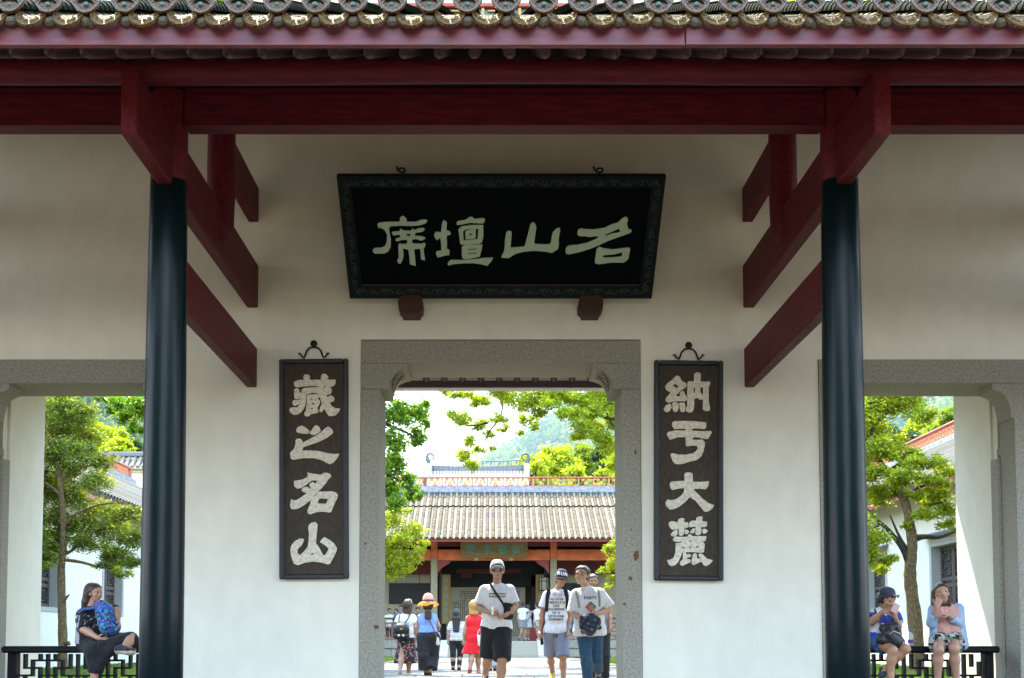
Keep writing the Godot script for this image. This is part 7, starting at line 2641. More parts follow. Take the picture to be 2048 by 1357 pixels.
	figure("person in grey shirt and black trousers half hidden behind the woman in glasses", 1200, d, 0.0, {
		"hd": [1186, 1164, 0.0], "nk": [1190, 1186], "sl": [1172, 1194], "sr": [1211, 1194], "el": [1166, 1228, -0.06], "wl": [1164, 1258, 0.0], "er": [1219, 1228, -0.02], "wr": [1221, 1255, 0.12],
		"pl": [1188, 1262], "pr": [1208, 1262], "kl": [1190, 1312, 0.0], "al": [1190, 1357, -0.1], "kr": [1211, 1312, 0.08], "ar": [1211, 1359, 0.02]}, {
		"face": Vector3(0.1, 0, 1), "hair": ["short", 0.0, Color(0.012, 0.010, 0.009)], "skin": Color(0.30, 0.16, 0.095), "top": {"mat": cloth("grey_shirt", 0.20, 0.19, 0.19), "hem": [1198, 1262], "sleeve": 0.5},
		"bottom": {"kind": "legs", "reach": 1.95, "loose": 0.014, "mat": cloth("black_trouser", 0.012, 0.012, 0.013)}, "shoe": cloth("black_shoe", 0, 0, 0), "cell": 0.016, "curl_r": 0.9})
	var tb := at(1147, 1250, d - 0.15)
	bundle("teal_bag", "teal cloth bag hanging between the youth in the cap and the woman in glasses", "bag", tb, [[Vector3(-0.01, 0.16, 0), Vector3(0.02, 0.14, 0), 0.03, 0.03], [Vector3(-0.01, -0.08, 0), Vector3(0.03, -0.10, 0), 0.06, 0.06], [Vector3(0, 0.16, 0), Vector3(0.01, -0.1, 0), 0.04, 0.06]], cloth("teal", 0.012, 0.10, 0.14), 0.014, 0.03)

func shoe_dir(px: float, py: float, d: float) -> Vector3:
	return at(px, py, d)

func people_backs() -> void:
	var away := Vector3(0.0, 0.0, -1)
	# --- floral skirt
	var d := 24.0
	var o := figure("woman seen from behind in white top and dark floral skirt", 812, d, 0.0, {
		"hd": [816, 1212, 0.0], "nk": [814, 1227], "sl": [798, 1234], "sr": [827, 1234], "el": [792, 1256, 0.0], "wl": [793, 1276, -0.1], "er": [832, 1258, 0.04], "wr": [836, 1276, 0.06],
		"pl": [804, 1283], "pr": [821, 1283], "kl": [803, 1315, 0.10], "al": [800, 1340, 0.28], "tl": [799, 1352, 0.20], "kr": [818, 1316, -0.08], "ar": [817, 1347, -0.10]}, {
		"face": Vector3(0.25, 0.05, -1), "body": away, "w": 1.0, "cell": 0.014, "hair": ["bob", 0.15, Color(0.045, 0.022, 0.014)], "head": 0.98,
		"top": {"mat": cloth("offwhite", 0.62, 0.60, 0.56), "hem": [812, 1275], "sleeve": 0.55, "loose": 0.014},
		"bottom": {"kind": "skirt", "called": "skirt", "hem": [811, 1327, 0.0], "width": 0.17, "round": 0.085, "mat": cloth("floral", 1, 1, 1), "tint": func(p: Vector3) -> Color:
			var h := spots(p, 0.075, 0.42, 0.0)
			var h2 := spots(p, 0.05, 0.36, 5.0)
			return Color(0.42, 0.06, 0.07) if h > 0.45 else (Color(0.33, 0.26, 0.24) if h2 > 0.62 else (Color(0.05, 0.07, 0.04) if h2 > 0.40 else Color(0.014, 0.012, 0.014)))},
		"shoe": cloth("pale_sandal", 0.55, 0.50, 0.45)})
	var root := o.position
	var b := MB.new()
	for e in [-1.0, 1.0]:
		var hb := head_basis(Vector3(0.25, 0.05, -1))
		var hc := at(816, 1212, d) - root
		b.tube([hc + hb * Vector3(e * 0.085, 0.06, 0.0), hc + hb * Vector3(e * 0.06, 0.118, 0.01), hc + hb * Vector3(0, 0.124, 0.02)], [0.007, 0.009, 0.009], 6)
	part("hair_band", b, mat("gold_band", 0.45, 0.33, 0.12, 0.35), o)
	var bp := thing("backpack", "small black leather backpack on the back of the woman in the floral skirt", "backpack", at(803, 1262, d - 0.20))
	part("pack", blob([[Vector3(-0.09, -0.11, 0), Vector3(0.09, -0.11, 0), 0.07, 0.07], [Vector3(-0.06, 0.06, 0), Vector3(0.06, 0.06, 0), 0.08, 0.08], [Vector3(-0.07, 0, 0), Vector3(0.07, 0, 0), 0.085, 0.085]], 0.011, 0.04), mat("black_leather", 0.010, 0.010, 0.011, 0.35), bp)
	b = MB.new()
	b.box(Vector3(0, 0.03, 0.088), Vector3(0.05, 0.025, 0.012), 0.003)
	part("gold_label", b, mat("gold_label", 0.45, 0.28, 0.06, 0.35), bp)
	for e in [-1.0, 1.0]:
		b = MB.new()
		b.lathe([[0.0, -0.028], [0.024, -0.015], [0.028, 0.0], [0.018, 0.024], [0.0, 0.03]], 10, Transform3D(Basis.IDENTITY, Vector3(e * 0.045 - 0.005, -0.10, 0.085)))
		part("tassel", b, mat("tassel_cream", 0.5, 0.47, 0.40, 0.8), bp)
		b = MB.new()
		b.tube([Vector3(e * 0.055, 0.13, 0.0), Vector3(e * 0.09 + 0.035, 0.24, -0.05), Vector3(e * 0.10 + 0.06, 0.33, -0.12)], [0.013, 0.013, 0.013], 6)
		part("strap", b, mats["black_leather"], bp)
	# --- orange sun hat
	d = 23.3
	o = figure("woman seen from behind in orange sun hat, sleeveless blue top and wide dark trousers", 856, d, 0.0, {
		"hd": [856, 1208, 0.0], "nk": [855, 1226], "sl": [839, 1232], "sr": [870, 1232], "el": [834, 1256, -0.02], "wl": [838, 1280, -0.05], "er": [877, 1253, -0.02], "wr": [872, 1268, -0.20],
		"pl": [847, 1277], "pr": [866, 1277], "kl": [847, 1314, 0.08], "al": [852, 1345, 0.0], "kr": [866, 1316, -0.05], "ar": [859, 1344, 0.06]}, {
		"face": Vector3(-0.05, 0.0, -1), "body": away, "w": 0.98, "cell": 0.014, "hair": ["bob", 0.10, Color(0.016, 0.013, 0.012)],
		"top": {"mat": cloth("sky_blue", 0.17, 0.30, 0.62), "hem": [856, 1264], "sleeve": 0.0, "loose": 0.016},
		"bottom": {"kind": "legs", "reach": 1.78, "loose": 0.05, "cuff": 0.10, "mat": cloth("charcoal", 0.007, 0.007, 0.008)}, "shoe": cloth("tan_sandal", 0.10, 0.05, 0.03)})
	root = o.position
	var hc := at(856, 1205, d) - root
	var hat := MB.new()
	var crown_p := [[0.112, 0.0], [0.108, 0.05], [0.096, 0.10], [0.070, 0.145], [0.03, 0.165], [0.0, 0.168]]
	hat.lathe(crown_p, 26, Transform3D(Basis.IDENTITY, hc + Vector3(0, 0.01, 0)))
	var hp := part("hat", hat, mat("cloth_hat_pale", 0.60, 0.30, 0.22, 0.9, {"rim": 0.3, "back": Color(0.5, 0.3, 0.2)}), o)
	var brim := MB.new()
	for i in 40:
		var P := func(k: int, t: float) -> Vector3:
			var a := TAU * k / 40.0
			var r := lerpf(0.108, 0.205 + 0.012 * sin(a * 5.0), t)
			return hc + Vector3(cos(a) * r, 0.012 - t * t * 0.075 + t * 0.020 * sin(a * 5.0 + 0.7), -sin(a) * r)
		for t in 4:
			brim.face([P.call(i, t / 4.0), P.call(i + 1, t / 4.0), P.call(i + 1, (t + 1) / 4.0), P.call(i, (t + 1) / 4.0)], Vector3.UP)
	part("brim", brim, mat("cloth_hat_orange", 0.62, 0.22, 0.03, 0.9, {"back": Color(0.9, 0.5, 0.15)}), hp)
	var band := MB.new()
	band.lathe([[0.114, 0.0], [0.114, 0.035]], 26, Transform3D(Basis.IDENTITY, hc + Vector3(0, 0.012, 0)))
	part("hat_band", band, mat("band_brown", 0.14, 0.04, 0.02, 0.8), hp)
	var cam := thing("camera_case", "black camera case on the back of the woman in the orange sun hat", "case", at(856, 1231, d - 0.14))
	b = MB.new()
	b.box(Vector3.ZERO, Vector3(0.13, 0.17, 0.07), 0.02)
	part("case", b, mats["black_leather"], cam)
	b = MB.new()
	b.tube([at(850, 1222, d - 0.13) - cam.position, at(858, 1240, d - 0.16) - cam.position, at(866, 1256, d - 0.17) - cam.position, at(873, 1276, d - 0.16) - cam.position], [0.011, 0.011, 0.011, 0.011], 6)
	part("strap", b, mat("strap_red", 0.16, 0.015, 0.04, 0.7), cam)
	bundle("beige_pouch", "small beige pouch at the hip of the woman in the orange sun hat", "pouch", at(875, 1283, d - 0.1), [[Vector3(0, 0.05, 0), Vector3(0.005, -0.05, 0), 0.028, 0.04]], cloth("beige", 0.50, 0.42, 0.30), 0.012, 0.02)
	var ph := thing("phone", "dark phone held low between the woman in the sun hat and the floral skirt", "phone", at(838, 1301, d - 0.1))
	ph.rotation = Vector3(0.2, 0.2, 1.3)
	b = MB.new()
	b.box(Vector3.ZERO, Vector3(0.075, 0.15, 0.012), 0.004)
	part("case", b, mat("phone_dark", 0.012, 0.012, 0.02, 0.3), ph)
	# --- striped shirt
	d = 27.6
	o = figure("girl seen from behind in striped shirt and dark trousers with long dark hair", 912, d, 0.0, {
		"hd": [913, 1229, 0.0], "nk": [913, 1242], "sl": [902, 1247], "sr": [926, 1247], "el": [898, 1263, 0.0], "wl": [896, 1279, 0.02], "er": [930, 1263, 0.0], "wr": [928, 1279, -0.08],
		"pl": [906, 1285], "pr": [921, 1285], "kl": [906, 1311, 0.05], "al": [906, 1335, 0.05], "kr": [920, 1312, -0.06], "ar": [918, 1335, 0.12]}, {
		"face": Vector3(0.05, 0.0, -1), "body": away, "w": 0.94, "limb": 0.9, "cell": 0.013, "hair": ["long", 0.30, Color(0.018, 0.012, 0.011)], "head": 0.95,
		"top": {"mat": cloth("stripe", 1, 1, 1), "hem": [913, 1281], "sleeve": 0.85, "loose": 0.012, "fine": 0.8, "tint": func(p: Vector3) -> Color: return Color(0.09, 0.085, 0.09) if fposmod(p.y, 0.042) < 0.013 else Color(0.62, 0.62, 0.62)},
		"bottom": {"kind": "legs", "reach": 1.88, "loose": 0.008, "cuff": 0.042, "mat": cloth("charcoal", 0, 0, 0)}, "shoe": cloth("tan_sandal", 0, 0, 0)})
	# --- red dress
	d = 25.0
	o = figure("woman seen from behind in bright red dress with curled blond hair", 949, d, 0.0, {
		"hd": [948, 1213, 0.0], "nk": [948, 1228], "sl": [935, 1235], "sr": [962, 1235], "el": [931, 1259, 0.0], "wl": [927, 1280, 0.0], "er": [966, 1259, 0.0], "wr": [964, 1278, 0.05],
		"pl": [941, 1280], "pr": [957, 1280], "kl": [944, 1313, 0.06], "al": [940, 1338, 0.16], "tl": [938, 1347, 0.06], "kr": [956, 1314, -0.06], "ar": [957, 1343, -0.06]}, {
		"face": Vector3(0.1, 0.0, -1), "body": away, "w": 1.0, "cell": 0.013, "hair": ["bob", 0.17, Color(0.42, 0.23, 0.06)],
		"top": {"mat": cloth("red_dress", 0.62, 0.008, 0.012), "hem": [948, 1285], "sleeve": 0.0, "loose": 0.012, "called": "bodice", "fine": 0.8, "tint": func(p: Vector3) -> Color: return Color(0.55, 0.6, 0.6) if p.y > 1.08 and spots(p, 0.07, 0.45, 1.0) > 0.2 else Color(1, 1, 1)},
		"bottom": {"kind": "skirt", "called": "skirt", "hem": [949, 1308, 0.0], "width": 0.20, "round": 0.09, "mat": cloth("red_dress", 0, 0, 0)}, "shoe": cloth("pink_shoe", 0.55, 0.12, 0.12)})
	var wb := thing("white_handbag", "white bucket bag hanging from the arm of the woman in the red dress", "handbag", at(961, 1281, d - 0.16))
	b = MB.new()
	b.lathe([[0.0, -0.12], [0.055, -0.12], [0.072, 0.10], [0.0, 0.10]], 16)
	part("bucket", b, mat("bag_white", 0.62, 0.60, 0.58, 0.5), wb)
	b = MB.new()
	var path := []
	var rr := []
	for i in 9:
		var a := PI * i / 8.0
		path.append(Vector3(cos(a) * 0.06, 0.10 + sin(a) * 0.12, 0))
		rr.append(0.008)
	b.tube(path, rr, 6)
	part("handle", b, mats["bag_white"], wb)
	# --- someone mostly hidden behind the man with sunglasses
	d = 27.0
	figure("person in pale trousers almost hidden behind the man in sunglasses", 984, d, 0.0, {
		"hd": [986, 1220, 0.0], "nk": [986, 1233], "sl": [974, 1238], "sr": [998, 1238], "el": [972, 1256, 0.0], "wl": [973, 1274, 0.0], "er": [1000, 1256, 0.0], "wr": [998, 1274, 0.0],
		"pl": [980, 1278], "pr": [993, 1278], "kl": [981, 1308, 0.0], "al": [981, 1338, 0.05], "kr": [990, 1308, 0.0], "ar": [990, 1336, 0.0]}, {
		"face": away, "body": away, "cell": 0.018, "hair": ["short", 0.0, Color(0.012, 0.010, 0.009)], "top": {"mat": cloth("white", 0, 0, 0), "hem": [985, 1280], "sleeve": 0.5},
		"bottom": {"kind": "legs", "reach": 1.9, "loose": 0.012, "mat": cloth("pale_blue", 0.32, 0.36, 0.42)}, "shoe": cloth("dark_shoe", 0, 0, 0)})

func people_seated() -> void:
	# --- woman on the left bench, legs crossed, looking right over her shoulder
	var d := 14.3
	var o := figure("long haired woman in black printed shirt and long black skirt sitting on the left bench", 190, d, 0.0, {
		"hd": [187, 1187, 0.0], "nk": [182, 1213, 0.02], "sl": [163, 1226, 0.06], "sr": [207, 1219, -0.02], "el": [167, 1260, 0.16], "wl": [196, 1277, 0.34], "er": [232, 1222, 0.10], "wr": [236, 1242, 0.18],
		"pl": [172, 1284, 0.02], "pr": [198, 1284, 0.0], "kl": [186, 1303, 0.40], "al": [189, 1372, 0.34], "tl": [190, 1388, 0.48], "kr": [262, 1277, 0.32], "ar": [248, 1296, 0.44], "tr": [268, 1302, 0.48]}, {
		"face": Vector3(1.0, 0.06, 0.36), "body": Vector3(0.25, 0, 1), "w": 1.02, "belly": 1.12, "limb": 1.05, "skin": Color(0.40, 0.22, 0.145), "hair": ["long", 0.24, Color(0.040, 0.020, 0.014)],
		"top": {"mat": cloth("black_print", 1, 1, 1), "hem": [186, 1286], "sleeve": 0.95, "loose": 0.020, "flare": 1.3, "tint": func(p: Vector3) -> Color:
			var u := p.x * 0.8 + p.y * 0.6
			var v := p.y * 0.8 - p.x * 0.6
			var near: bool = p.y > 0.84 and p.y < 1.0 and p.x > -0.10 and p.x < 0.10
			var mark: bool = near and (absf(sin(u * 48.0 + 2.0 * sin(v * 30.0))) < 0.10 or absf(sin(v * 36.0 + 1.0)) < 0.07 and hash2(p, 0.05) > 0.4)
			var white: bool = mark or (p.x < -0.14 and p.y < 0.99 and hash2(p, 0.05) > 0.25)
			return Color(0.30, 0.31, 0.36) if white else Color(0.005, 0.006, 0.008)}})
	var root := o.position
	var Q := func(px: float, py: float, z: float) -> Vector3: return at(px, py, d - z) - root
	# the long skirt follows the crossed legs and hangs from them
	var sk := [[Q.call(174, 1284, 0.0), Q.call(198, 1284, 0.0), 0.135, 0.135], [Q.call(177, 1289, 0.04), Q.call(187, 1305, 0.36), 0.115, 0.10], [Q.call(200, 1285, 0.04), Q.call(258, 1281, 0.30), 0.112, 0.09],
		[Q.call(188, 1303, 0.36), Q.call(190, 1345, 0.34), 0.10, 0.085], [Q.call(210, 1290, 0.34), Q.call(196, 1335, 0.38), 0.09, 0.07], [Q.call(225, 1288, 0.36), Q.call(205, 1322, 0.40), 0.075, 0.045], [Q.call(262, 1280, 0.30), Q.call(276, 1292, 0.22), 0.08, 0.05], [Q.call(240, 1284, 0.36), Q.call(222, 1304, 0.40), 0.07, 0.05]]
	for p in sk:
		p.append(Q.call(190, 1346, 0.3))
		p.append(Vector3.DOWN)
	part("skirt", blob(sk, 0.013, 0.05, func(p: Vector3) -> Color: return Color(1, 1, 1)), cloth("black_skirt", 0.005, 0.006, 0.008), o)
	for q in [[[236, 1300, 0.44], [264, 1304, 0.50]], [[187, 1372, 0.30], [190, 1386, 0.50]]]:
		var a: Vector3 = Q.call(q[0][0], q[0][1], q[0][2])
		var e: Vector3 = Q.call(q[1][0], q[1][1], q[1][2])
		if q[0][0] > 200:
			part("shoe", blob([[a, e, 0.050, 0.044], [a + Vector3(0.05, 0.02, 0), e + Vector3(-0.06, 0, 0), 0.045, 0.040]], 0.009, 0.02, func(p: Vector3) -> Color: return Color(0.42, 0.36, 0.28) if p.y < a.y - 0.012 and p.z > a.z - 0.06 else Color(0.014, 0.016, 0.024)), cloth("slip_on", 1, 1, 1), o)
		else:
			part("shoe", blob([[a, e, 0.046, 0.040]], 0.010, 0.02), cloth("dark_shoe", 0.02, 0.02, 0.03), o)
	var r := RandomNumberGenerator.new()
	var bag := thing("patterned_backpack", "blue and turquoise patterned backpack held against the long haired woman's side", "backpack", root)
	part("pack", blob([[Q.call(201, 1213, 0.16), Q.call(212, 1222, 0.20), 0.075, 0.085], [Q.call(207, 1228, 0.20), Q.call(217, 1252, 0.24), 0.095, 0.10], [Q.call(214, 1250, 0.22), Q.call(228, 1254, 0.22), 0.095, 0.075], [Q.call(216, 1262, 0.22), Q.call(226, 1258, 0.22), 0.06, 0.06]], 0.010, 0.05, func(p: Vector3) -> Color:
		var h := spots(p, 0.034, 0.62, 2.0)
		h = fposmod(h * 5.0, 0.62) if h > 0.0 else 0.66 + 0.22 * hash2(p, 0.02)
		return Color(0.02, 0.10, 0.42) if h < 0.38 else (Color(0.02, 0.30, 0.42) if h < 0.62 else (Color(0.012, 0.02, 0.06) if h < 0.84 else (Color(0.22, 0.04, 0.30) if h < 0.92 else Color(0.35, 0.45, 0.55))))), cloth("bag_print", 1, 1, 1), bag)
	var b := MB.new()
	b.tube([Q.call(200, 1214, 0.19), Q.call(186, 1217, 0.19), Q.call(168, 1219, 0.17), Q.call(157, 1226, 0.12), Q.call(152, 1240, 0.06)], [0.017, 0.017, 0.017, 0.017, 0.017], 7)
	part("strap", b, mat("strap_blue", 0.03, 0.10, 0.32, 0.8), bag)
	# --- woman with phone on the right bench
	d = 14.3
	o = figure("woman in dark cap and blue striped top using a phone on the right bench", 1772, d, 0.0, {
		"hd": [1774, 1199, 0.10], "nk": [1768, 1216, 0.02], "sl": [1750, 1224, 0.04], "sr": [1793, 1229, 0.0], "el": [1744, 1245, 0.12], "wl": [1766, 1224, 0.26], "er": [1797, 1255, 0.10], "wr": [1791, 1236, 0.24],
		"pl": [1756, 1284, 0.0], "pr": [1782, 1284, 0.0], "kl": [1786, 1302, 0.42], "al": [1782, 1354, 0.38], "tl": [1784, 1368, 0.52], "kr": [1812, 1299, 0.36], "ar": [1774, 1338, 0.28], "tr": [1762, 1352, 0.36]}, {
		"face": Vector3(0.62, -0.45, 0.9), "body": Vector3(0.35, 0, 1), "w": 0.98, "limb": 0.95, "skin": Color(0.36, 0.195, 0.115), "hair": ["bob", 0.05, Color(0.014, 0.011, 0.010)],
		"top": {"mat": cloth("colour_block", 1, 1, 1), "hem": [1768, 1288], "sleeve": 0.62, "loose": 0.018, "tint": func(p: Vector3) -> Color:
			var v := p.y - 0.26 * absf(p.x + 0.03)
			return Color(0.62, 0.60, 0.58) if v > 0.99 else (Color(0.025, 0.045, 0.26) if v > 0.88 else (Color(0.62, 0.60, 0.60) if v > 0.755 else Color(0.015, 0.07, 0.50)))},
		"bottom": {"kind": "legs", "reach": 0.42, "loose": 0.026, "mat": cloth("denim_short", 0.03, 0.08, 0.20), "called": "shorts"}, "shoe": cloth("dark_shoe", 0, 0, 0),
		"hand_l": Vector3(0.85, 0.25, 0.25), "hand_r": Vector3(-0.35, 0.85, 0.25), "curl_l": 0.7, "curl_r": 0.6, "palm_r": Vector3(0, 0, -1), "palm_l": Vector3(0.2, -0.6, -0.4)})
	root = o.position
	var hc := at(1774, 1199, d - 0.10) - root
	var hb := head_basis(Vector3(0.62, -0.30, 0.9))
	var mb := MB.new()
	mb.col = Color(0.028, 0.032, 0.055)
	mb.lathe([[0.098, -0.01], [0.100, 0.02], [0.096, 0.055], [0.080, 0.090], [0.05, 0.112], [0.0, 0.120]], 22, Transform3D(hb, hc + hb * Vector3(0, 0.030, -0.010)))
	var cap := part("cap", mb, cloth("cap_navy", 1, 1, 1), o)
	mb = MB.new()
	mb.col = Color(0.028, 0.032, 0.055)
	for i in 12:
		var P := func(a: float, rr: float, y: float) -> Vector3: return hc + hb * Vector3(sin(a) * rr, 0.022 + y, -cos(a) * rr - 0.01)
		var a0 := -1.7 + 3.4 * i / 12.0
		var a1 := -1.7 + 3.4 * (i + 1) / 12.0
		mb.face([P.call(a0, 0.095, 0.0), P.call(a1, 0.095, 0.0), P.call(a1, 0.135, -0.022), P.call(a0, 0.135, -0.022)], Vector3.UP)
	part("brim", mb, cloth("cap_navy", 1, 1, 1), cap)
	spectacles(o, hc + hb * Vector3(0, 0.058, 0.012), hb, true, Color(0.01, 0.01, 0.012), 1.12)
	mb = MB.new()
	mb.lathe([[0.0, 0.0], [0.017, 0.001], [0.0, 0.006]], 12, Transform3D(hb * Basis(Vector3.RIGHT, Vector3.BACK, Vector3.DOWN), hc + hb * Vector3(-0.036, 0.062, 0.118)))
	part("mirror_lens", mb, mat("violet_mirror", 0.10, 0.03, 0.75, 0.15, {"coat": 0.6}), o)
	var ph := thing("phone", "rose phone held up by the woman in the dark cap on the right bench", "phone", at(1791, 1217.5, d - 0.34))
	ph.rotation = Vector3(-0.5, 0.3, -0.75)
	mb = MB.new()
	mb.box(Vector3.ZERO, Vector3(0.075, 0.15, 0.010), 0.004)
	part("case", mb, mat("rose_case", 0.42, 0.24, 0.22, 0.35), ph)
	bundle("black_shoulder_bag", "black shoulder bag on the lap of the woman with the phone", "bag", at(1781, 1273, d - 0.26), [[Vector3(-0.08, 0.09, 0), Vector3(0.06, 0.11, 0), 0.05, 0.055], [Vector3(-0.10, -0.04, 0), Vector3(0.07, -0.10, 0.02), 0.06, 0.065], [Vector3(-0.03, 0.03, 0.03), Vector3(0.05, -0.06, 0.04), 0.07, 0.07], [Vector3(0.09, 0.06, 0), Vector3(0.09, -0.10, 0), 0.045, 0.05]], mat("black_nylon", 0.010, 0.011, 0.014, 0.5), 0.011, 0.03)
	var st := MB.new()
	var bagn := get_node("black_shoulder_bag") as Node3D
	ribbon(st, [at(1750, 1219, d - 0.13) - bagn.position, at(1757, 1240, d - 0.19) - bagn.position, at(1768, 1262, d - 0.22) - bagn.position], 0.022, 0.008)
	part("strap", st, mats["black_nylon"], bagn)
	st = MB.new()
	st.tube([Vector3(-0.05, 0.02, 0.115), Vector3(0.0, 0.055, 0.11), Vector3(0.09, 0.03, 0.075)], [0.005, 0.005, 0.005], 5)
	part("zip", st, mat("zip_gold", 0.6, 0.48, 0.22, 0.3, {"metal": 0.8}), bagn)
	# --- bottle
	var bo := thing("water_bottle", "clear plastic water bottle with violet cap standing on the right bench", "bottle", at(1822, 1293, 14.36))
	bo.position.y = 0.628
	mb = MB.new()
	mb.lathe([[0.0, 0.0], [0.030, 0.002], [0.032, 0.02], [0.031, 0.12], [0.026, 0.145], [0.014, 0.168], [0.012, 0.18]], 16)
	part("bottle_wall", mb, mat("clear_plastic", 0.9, 0.92, 0.95, 0.1, {"alpha": 0.25}), bo)
	mb = MB.new()
	mb.lathe([[0.0322, 0.03], [0.0322, 0.075]], 16)
	part("print_band", mb, mat("violet_label", 0.10, 0.06, 0.30, 0.4), bo)
	mb = MB.new()
	mb.lathe([[0.0, 0.172], [0.016, 0.172], [0.016, 0.195], [0.0, 0.196]], 12)
	part("bottle_cap", mb, mat("violet_cap", 0.10, 0.08, 0.38, 0.4), bo)
	# --- woman in pale blue cardigan
	o = figure("woman in pink top and pale blue cardigan sitting on the right bench", 1892, d, 0.0, {
		"hd": [1884, 1187, 0.10], "nk": [1891, 1207, 0.04], "sl": [1868, 1220, 0.04], "sr": [1918, 1218, 0.0], "el": [1864, 1247, 0.10], "wl": [1874, 1215, 0.20], "er": [1918, 1248, 0.06], "wr": [1897, 1231, 0.24],
		"pl": [1880, 1282, 0.0], "pr": [1908, 1282, 0.0], "kl": [1878, 1300, 0.44], "al": [1876, 1362, 0.36], "tl": [1874, 1378, 0.50], "kr": [1909, 1298, 0.44], "ar": [1914, 1362, 0.36], "tr": [1916, 1378, 0.50]}, {
		"face": Vector3(-0.22, 0.12, 1), "roll": 0.10, "body": Vector3(-0.05, 0, 1), "w": 1.04, "limb": 1.0, "skin": Color(0.37, 0.20, 0.135), "hair": ["bob", 0.15, Color(0.045, 0.022, 0.012)],
		"top": {"mat": cloth("pink_top", 0.48, 0.25, 0.21), "hem": [1893, 1279], "sleeve": 0.0, "loose": 0.014}, "bottom": {"kind": "legs", "reach": 0.50, "loose": 0.034, "called": "shorts", "mat": cloth("print_short", 1, 1, 1), "tint": func(p: Vector3) -> Color:
			var h := hash2(p, 0.035)
			return Color(0.012, 0.014, 0.018) if h < 0.45 else (Color(0.40, 0.42, 0.36) if h < 0.8 else Color(0.14, 0.19, 0.16))},
		"shoe": cloth("dark_shoe", 0, 0, 0), "hand_l": Vector3(0.35, 0.9, 0.0), "palm_l": Vector3(0.2, 0.1, -1), "curl_l": 0.5, "hand_r": Vector3(-1, 0.06, 0.15), "palm_r": Vector3(0, -1, 0), "curl_r": 0.2})
	root = o.position
	var J := {}
	for q in {"sl": [1868, 1220, 0.04], "sr": [1918, 1218, 0.0], "el": [1864, 1247, 0.10], "wl": [1874, 1215, 0.20], "er": [1918, 1248, 0.06], "wr": [1897, 1231, 0.24], "nk": [1891, 1207, 0.02], "pl": [1880, 1282, -0.02], "pr": [1908, 1282, -0.02]}:
		pass
	var K := func(px: float, py: float, z: float) -> Vector3: return at(px, py, d - z) - root
	var cg := []
	for k in [[[1868, 1220, 0.03], [1864, 1247, 0.10], [1869, 1232, 0.17]], [[1918, 1218, 0.0], [1918, 1248, 0.06], [1905, 1237, 0.18]]]:
		var a: Vector3 = K.call(k[0][0], k[0][1], k[0][2])
		var e: Vector3 = K.call(k[1][0], k[1][1], k[1][2])
		var w2: Vector3 = K.call(k[2][0], k[2][1], k[2][2])
		cg.append([a, e, 0.066, 0.060])
		cg.append([e, w2, 0.058, 0.050, w2, (w2 - e).normalized()])
	# two fronts hang open beside the pink top, and a back
	var bz: Vector3 = K.call(1893, 1240, -0.10)
	cg.append([K.call(1870, 1222, 0.03), K.call(1872, 1285, 0.03), 0.060, 0.075])
	cg.append([K.call(1916, 1222, 0.0), K.call(1926, 1290, 0.03), 0.060, 0.070])
	cg.append([K.call(1878, 1222, -0.06), K.call(1880, 1285, -0.06), 0.07, 0.09])
	cg.append([K.call(1908, 1222, -0.06), K.call(1912, 1285, -0.06), 0.07, 0.09])
	part("cardigan", blob(cg, 0.012, 0.03), cloth("pale_blue_knit", 0.28, 0.40, 0.55), o)

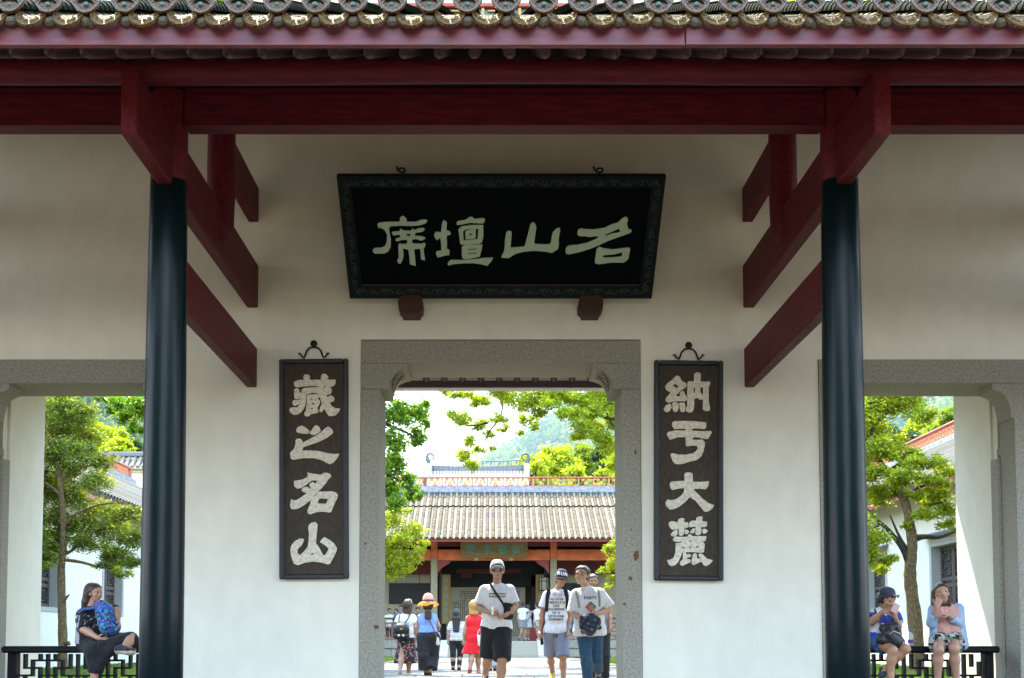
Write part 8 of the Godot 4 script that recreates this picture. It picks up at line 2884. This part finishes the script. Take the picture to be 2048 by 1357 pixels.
func people_far() -> void:
	var away := Vector3(0, 0, -1)
	var d := 52.4
	var white := cloth("white", 0, 0, 0)
	var dark := Color(0.012, 0.010, 0.010)
	figure("man in white t-shirt and grey shorts stretching out an arm at the hall steps", 1045, d, 0.72, {
		"hd": [1046, 1211, 0.0], "nk": [1044.5, 1217], "sl": [1038, 1220], "sr": [1052, 1219], "el": [1036, 1232, 0.0], "wl": [1036, 1243, 0.0], "er": [1060, 1226, 0.0], "wr": [1069, 1222, -0.05],
		"pl": [1041, 1242], "pr": [1049, 1242], "kl": [1044, 1260, 0.1], "al": [1039, 1276, 0.1], "kr": [1049, 1261, 0.0], "ar": [1048, 1278, 0.0]}, {
		"face": Vector3(0.5, 0.1, -1), "body": away, "cell": 0.022, "hair": ["short", 0.0, dark], "top": {"mat": white, "hem": [1045, 1242], "sleeve": 0.55}, "bottom": {"kind": "legs", "reach": 0.85, "loose": 0.03, "mat": cloth("grey_short", 0.16, 0.16, 0.16), "called": "shorts"}, "shoe": cloth("blue_shoe", 0.08, 0.14, 0.42)})
	figure("girl in pale dress standing close beside the man in grey shorts at the hall steps", 1055, d + 0.4, 0.72, {
		"hd": [1055.5, 1215, 0.0], "nk": [1055, 1221], "sl": [1050, 1224], "sr": [1060, 1224], "el": [1049, 1233, 0.0], "wl": [1050, 1241, 0.0], "er": [1061, 1234, 0.05], "wr": [1057, 1239, 0.10],
		"pl": [1052, 1243], "pr": [1058, 1243], "kl": [1053, 1262, 0.0], "al": [1052, 1278, 0.05], "kr": [1057, 1262, 0.0], "ar": [1057, 1278, -0.05]}, {
		"face": Vector3(0.8, 0, -1), "body": away, "w": 0.92, "limb": 0.9, "cell": 0.022, "hair": ["long", 0.18, dark], "top": {"mat": cloth("pale_dress", 0.60, 0.62, 0.62), "hem": [1055, 1243], "sleeve": 0.5}, "bottom": {"kind": "skirt", "called": "skirt", "hem": [1056, 1256, 0], "width": 0.13, "mat": cloth("pale_dress", 0, 0, 0)}, "shoe": cloth("white_shoe", 0.6, 0.6, 0.6)})
	figure("youth in dark cap and camouflage shorts beside the right stone column of the hall", 1074, d, 0.72, {
		"hd": [1074, 1212, 0.0], "nk": [1074.5, 1218], "sl": [1070, 1222], "sr": [1081, 1221], "el": [1070, 1233, 0.0], "wl": [1069, 1244, 0.08], "er": [1083, 1232, 0.0], "wr": [1083, 1243, 0.0],
		"pl": [1072, 1243], "pr": [1079, 1243], "kl": [1074, 1262, 0.05], "al": [1077, 1278, 0.0], "kr": [1079, 1262, 0.0], "ar": [1080, 1278, -0.1]}, {
		"face": Vector3(-0.8, 0.05, -0.6), "body": Vector3(-0.3, 0, -1), "cell": 0.022, "hair": ["short", 0.0, dark], "top": {"mat": white, "hem": [1075, 1245], "sleeve": 0.5}, "bottom": {"kind": "legs", "reach": 0.7, "loose": 0.03, "called": "shorts", "mat": cloth("camo", 1, 1, 1), "tint": func(p: Vector3) -> Color: return Color(0.10, 0.13, 0.10) if hash2(p, 0.05) > 0.5 else Color(0.32, 0.34, 0.30)}, "shoe": cloth("white_shoe", 0, 0, 0)})
	var o := get_child(get_child_count() - 1) as Node3D
	var hc := at(1074, 1212, d) - o.position
	var mb := MB.new()
	mb.col = Color(0.016, 0.018, 0.03)
	cap_mesh(hc, head_basis(Vector3(-0.8, 0.05, -0.6)), 1.12, true, mb)
	part("cap", mb, cloth("cap_black", 1, 1, 1), o)
	# in the shade of the porch
	var k := 0
	for q in [[779, 1223, 0.62, "boy in pale shirt behind the left hall railing, nearest the door jamb", Color(0.55, 0.53, 0.45), "short"], [792, 1224, -0.3, "dark haired person behind the left hall railing, beside the boy in pale shirt", Color(0.05, 0.05, 0.06), "bob"],
			[801, 1217, 0.2, "person whose dark head shows left behind the woman in the floral skirt", Color(0.10, 0.14, 0.25), "short"], [835, 1221, 0.1, "person whose dark head shows left of the orange sun hat", Color(0.05, 0.05, 0.05), "short"], [1214, 1226, 0.0, "person in red shirt in the shade behind the right railing of the hall", Color(0.45, 0.03, 0.03), "short"]]:
		var dd := 53.3
		var x: float = q[0]
		var y: float = q[1]
		figure(q[3], x, dd, 0.72, {
			"hd": [x, y, 0.0], "nk": [x, y + 6.5], "sl": [x - 8, y + 10], "sr": [x + 8, y + 10], "el": [x - 9, y + 22, 0.05], "wl": [x - 5, y + 29, 0.2], "er": [x + 9, y + 22, 0.05], "wr": [x + 5, y + 29, 0.2],
			"pl": [x - 4, y + 35], "pr": [x + 4, y + 35], "kl": [x - 4, y + 38, 0.35], "al": [x - 4, y + 55, 0.33], "kr": [x + 4, y + 38, 0.35], "ar": [x + 4, y + 55, 0.33]}, {
			"face": Vector3(q[2], -0.1, 1), "body": Vector3.BACK, "cell": 0.024, "hair": [q[5], 0.1, dark], "top": {"mat": cloth("seat_%d" % k, q[4].r, q[4].g, q[4].b), "hem": [x, y + 35], "sleeve": 0.5}, "bottom": {"kind": "legs", "reach": 1.8, "loose": 0.015, "mat": cloth("black_trouser", 0, 0, 0)}, "shoe": cloth("dark_shoe", 0, 0, 0)})
		k += 1
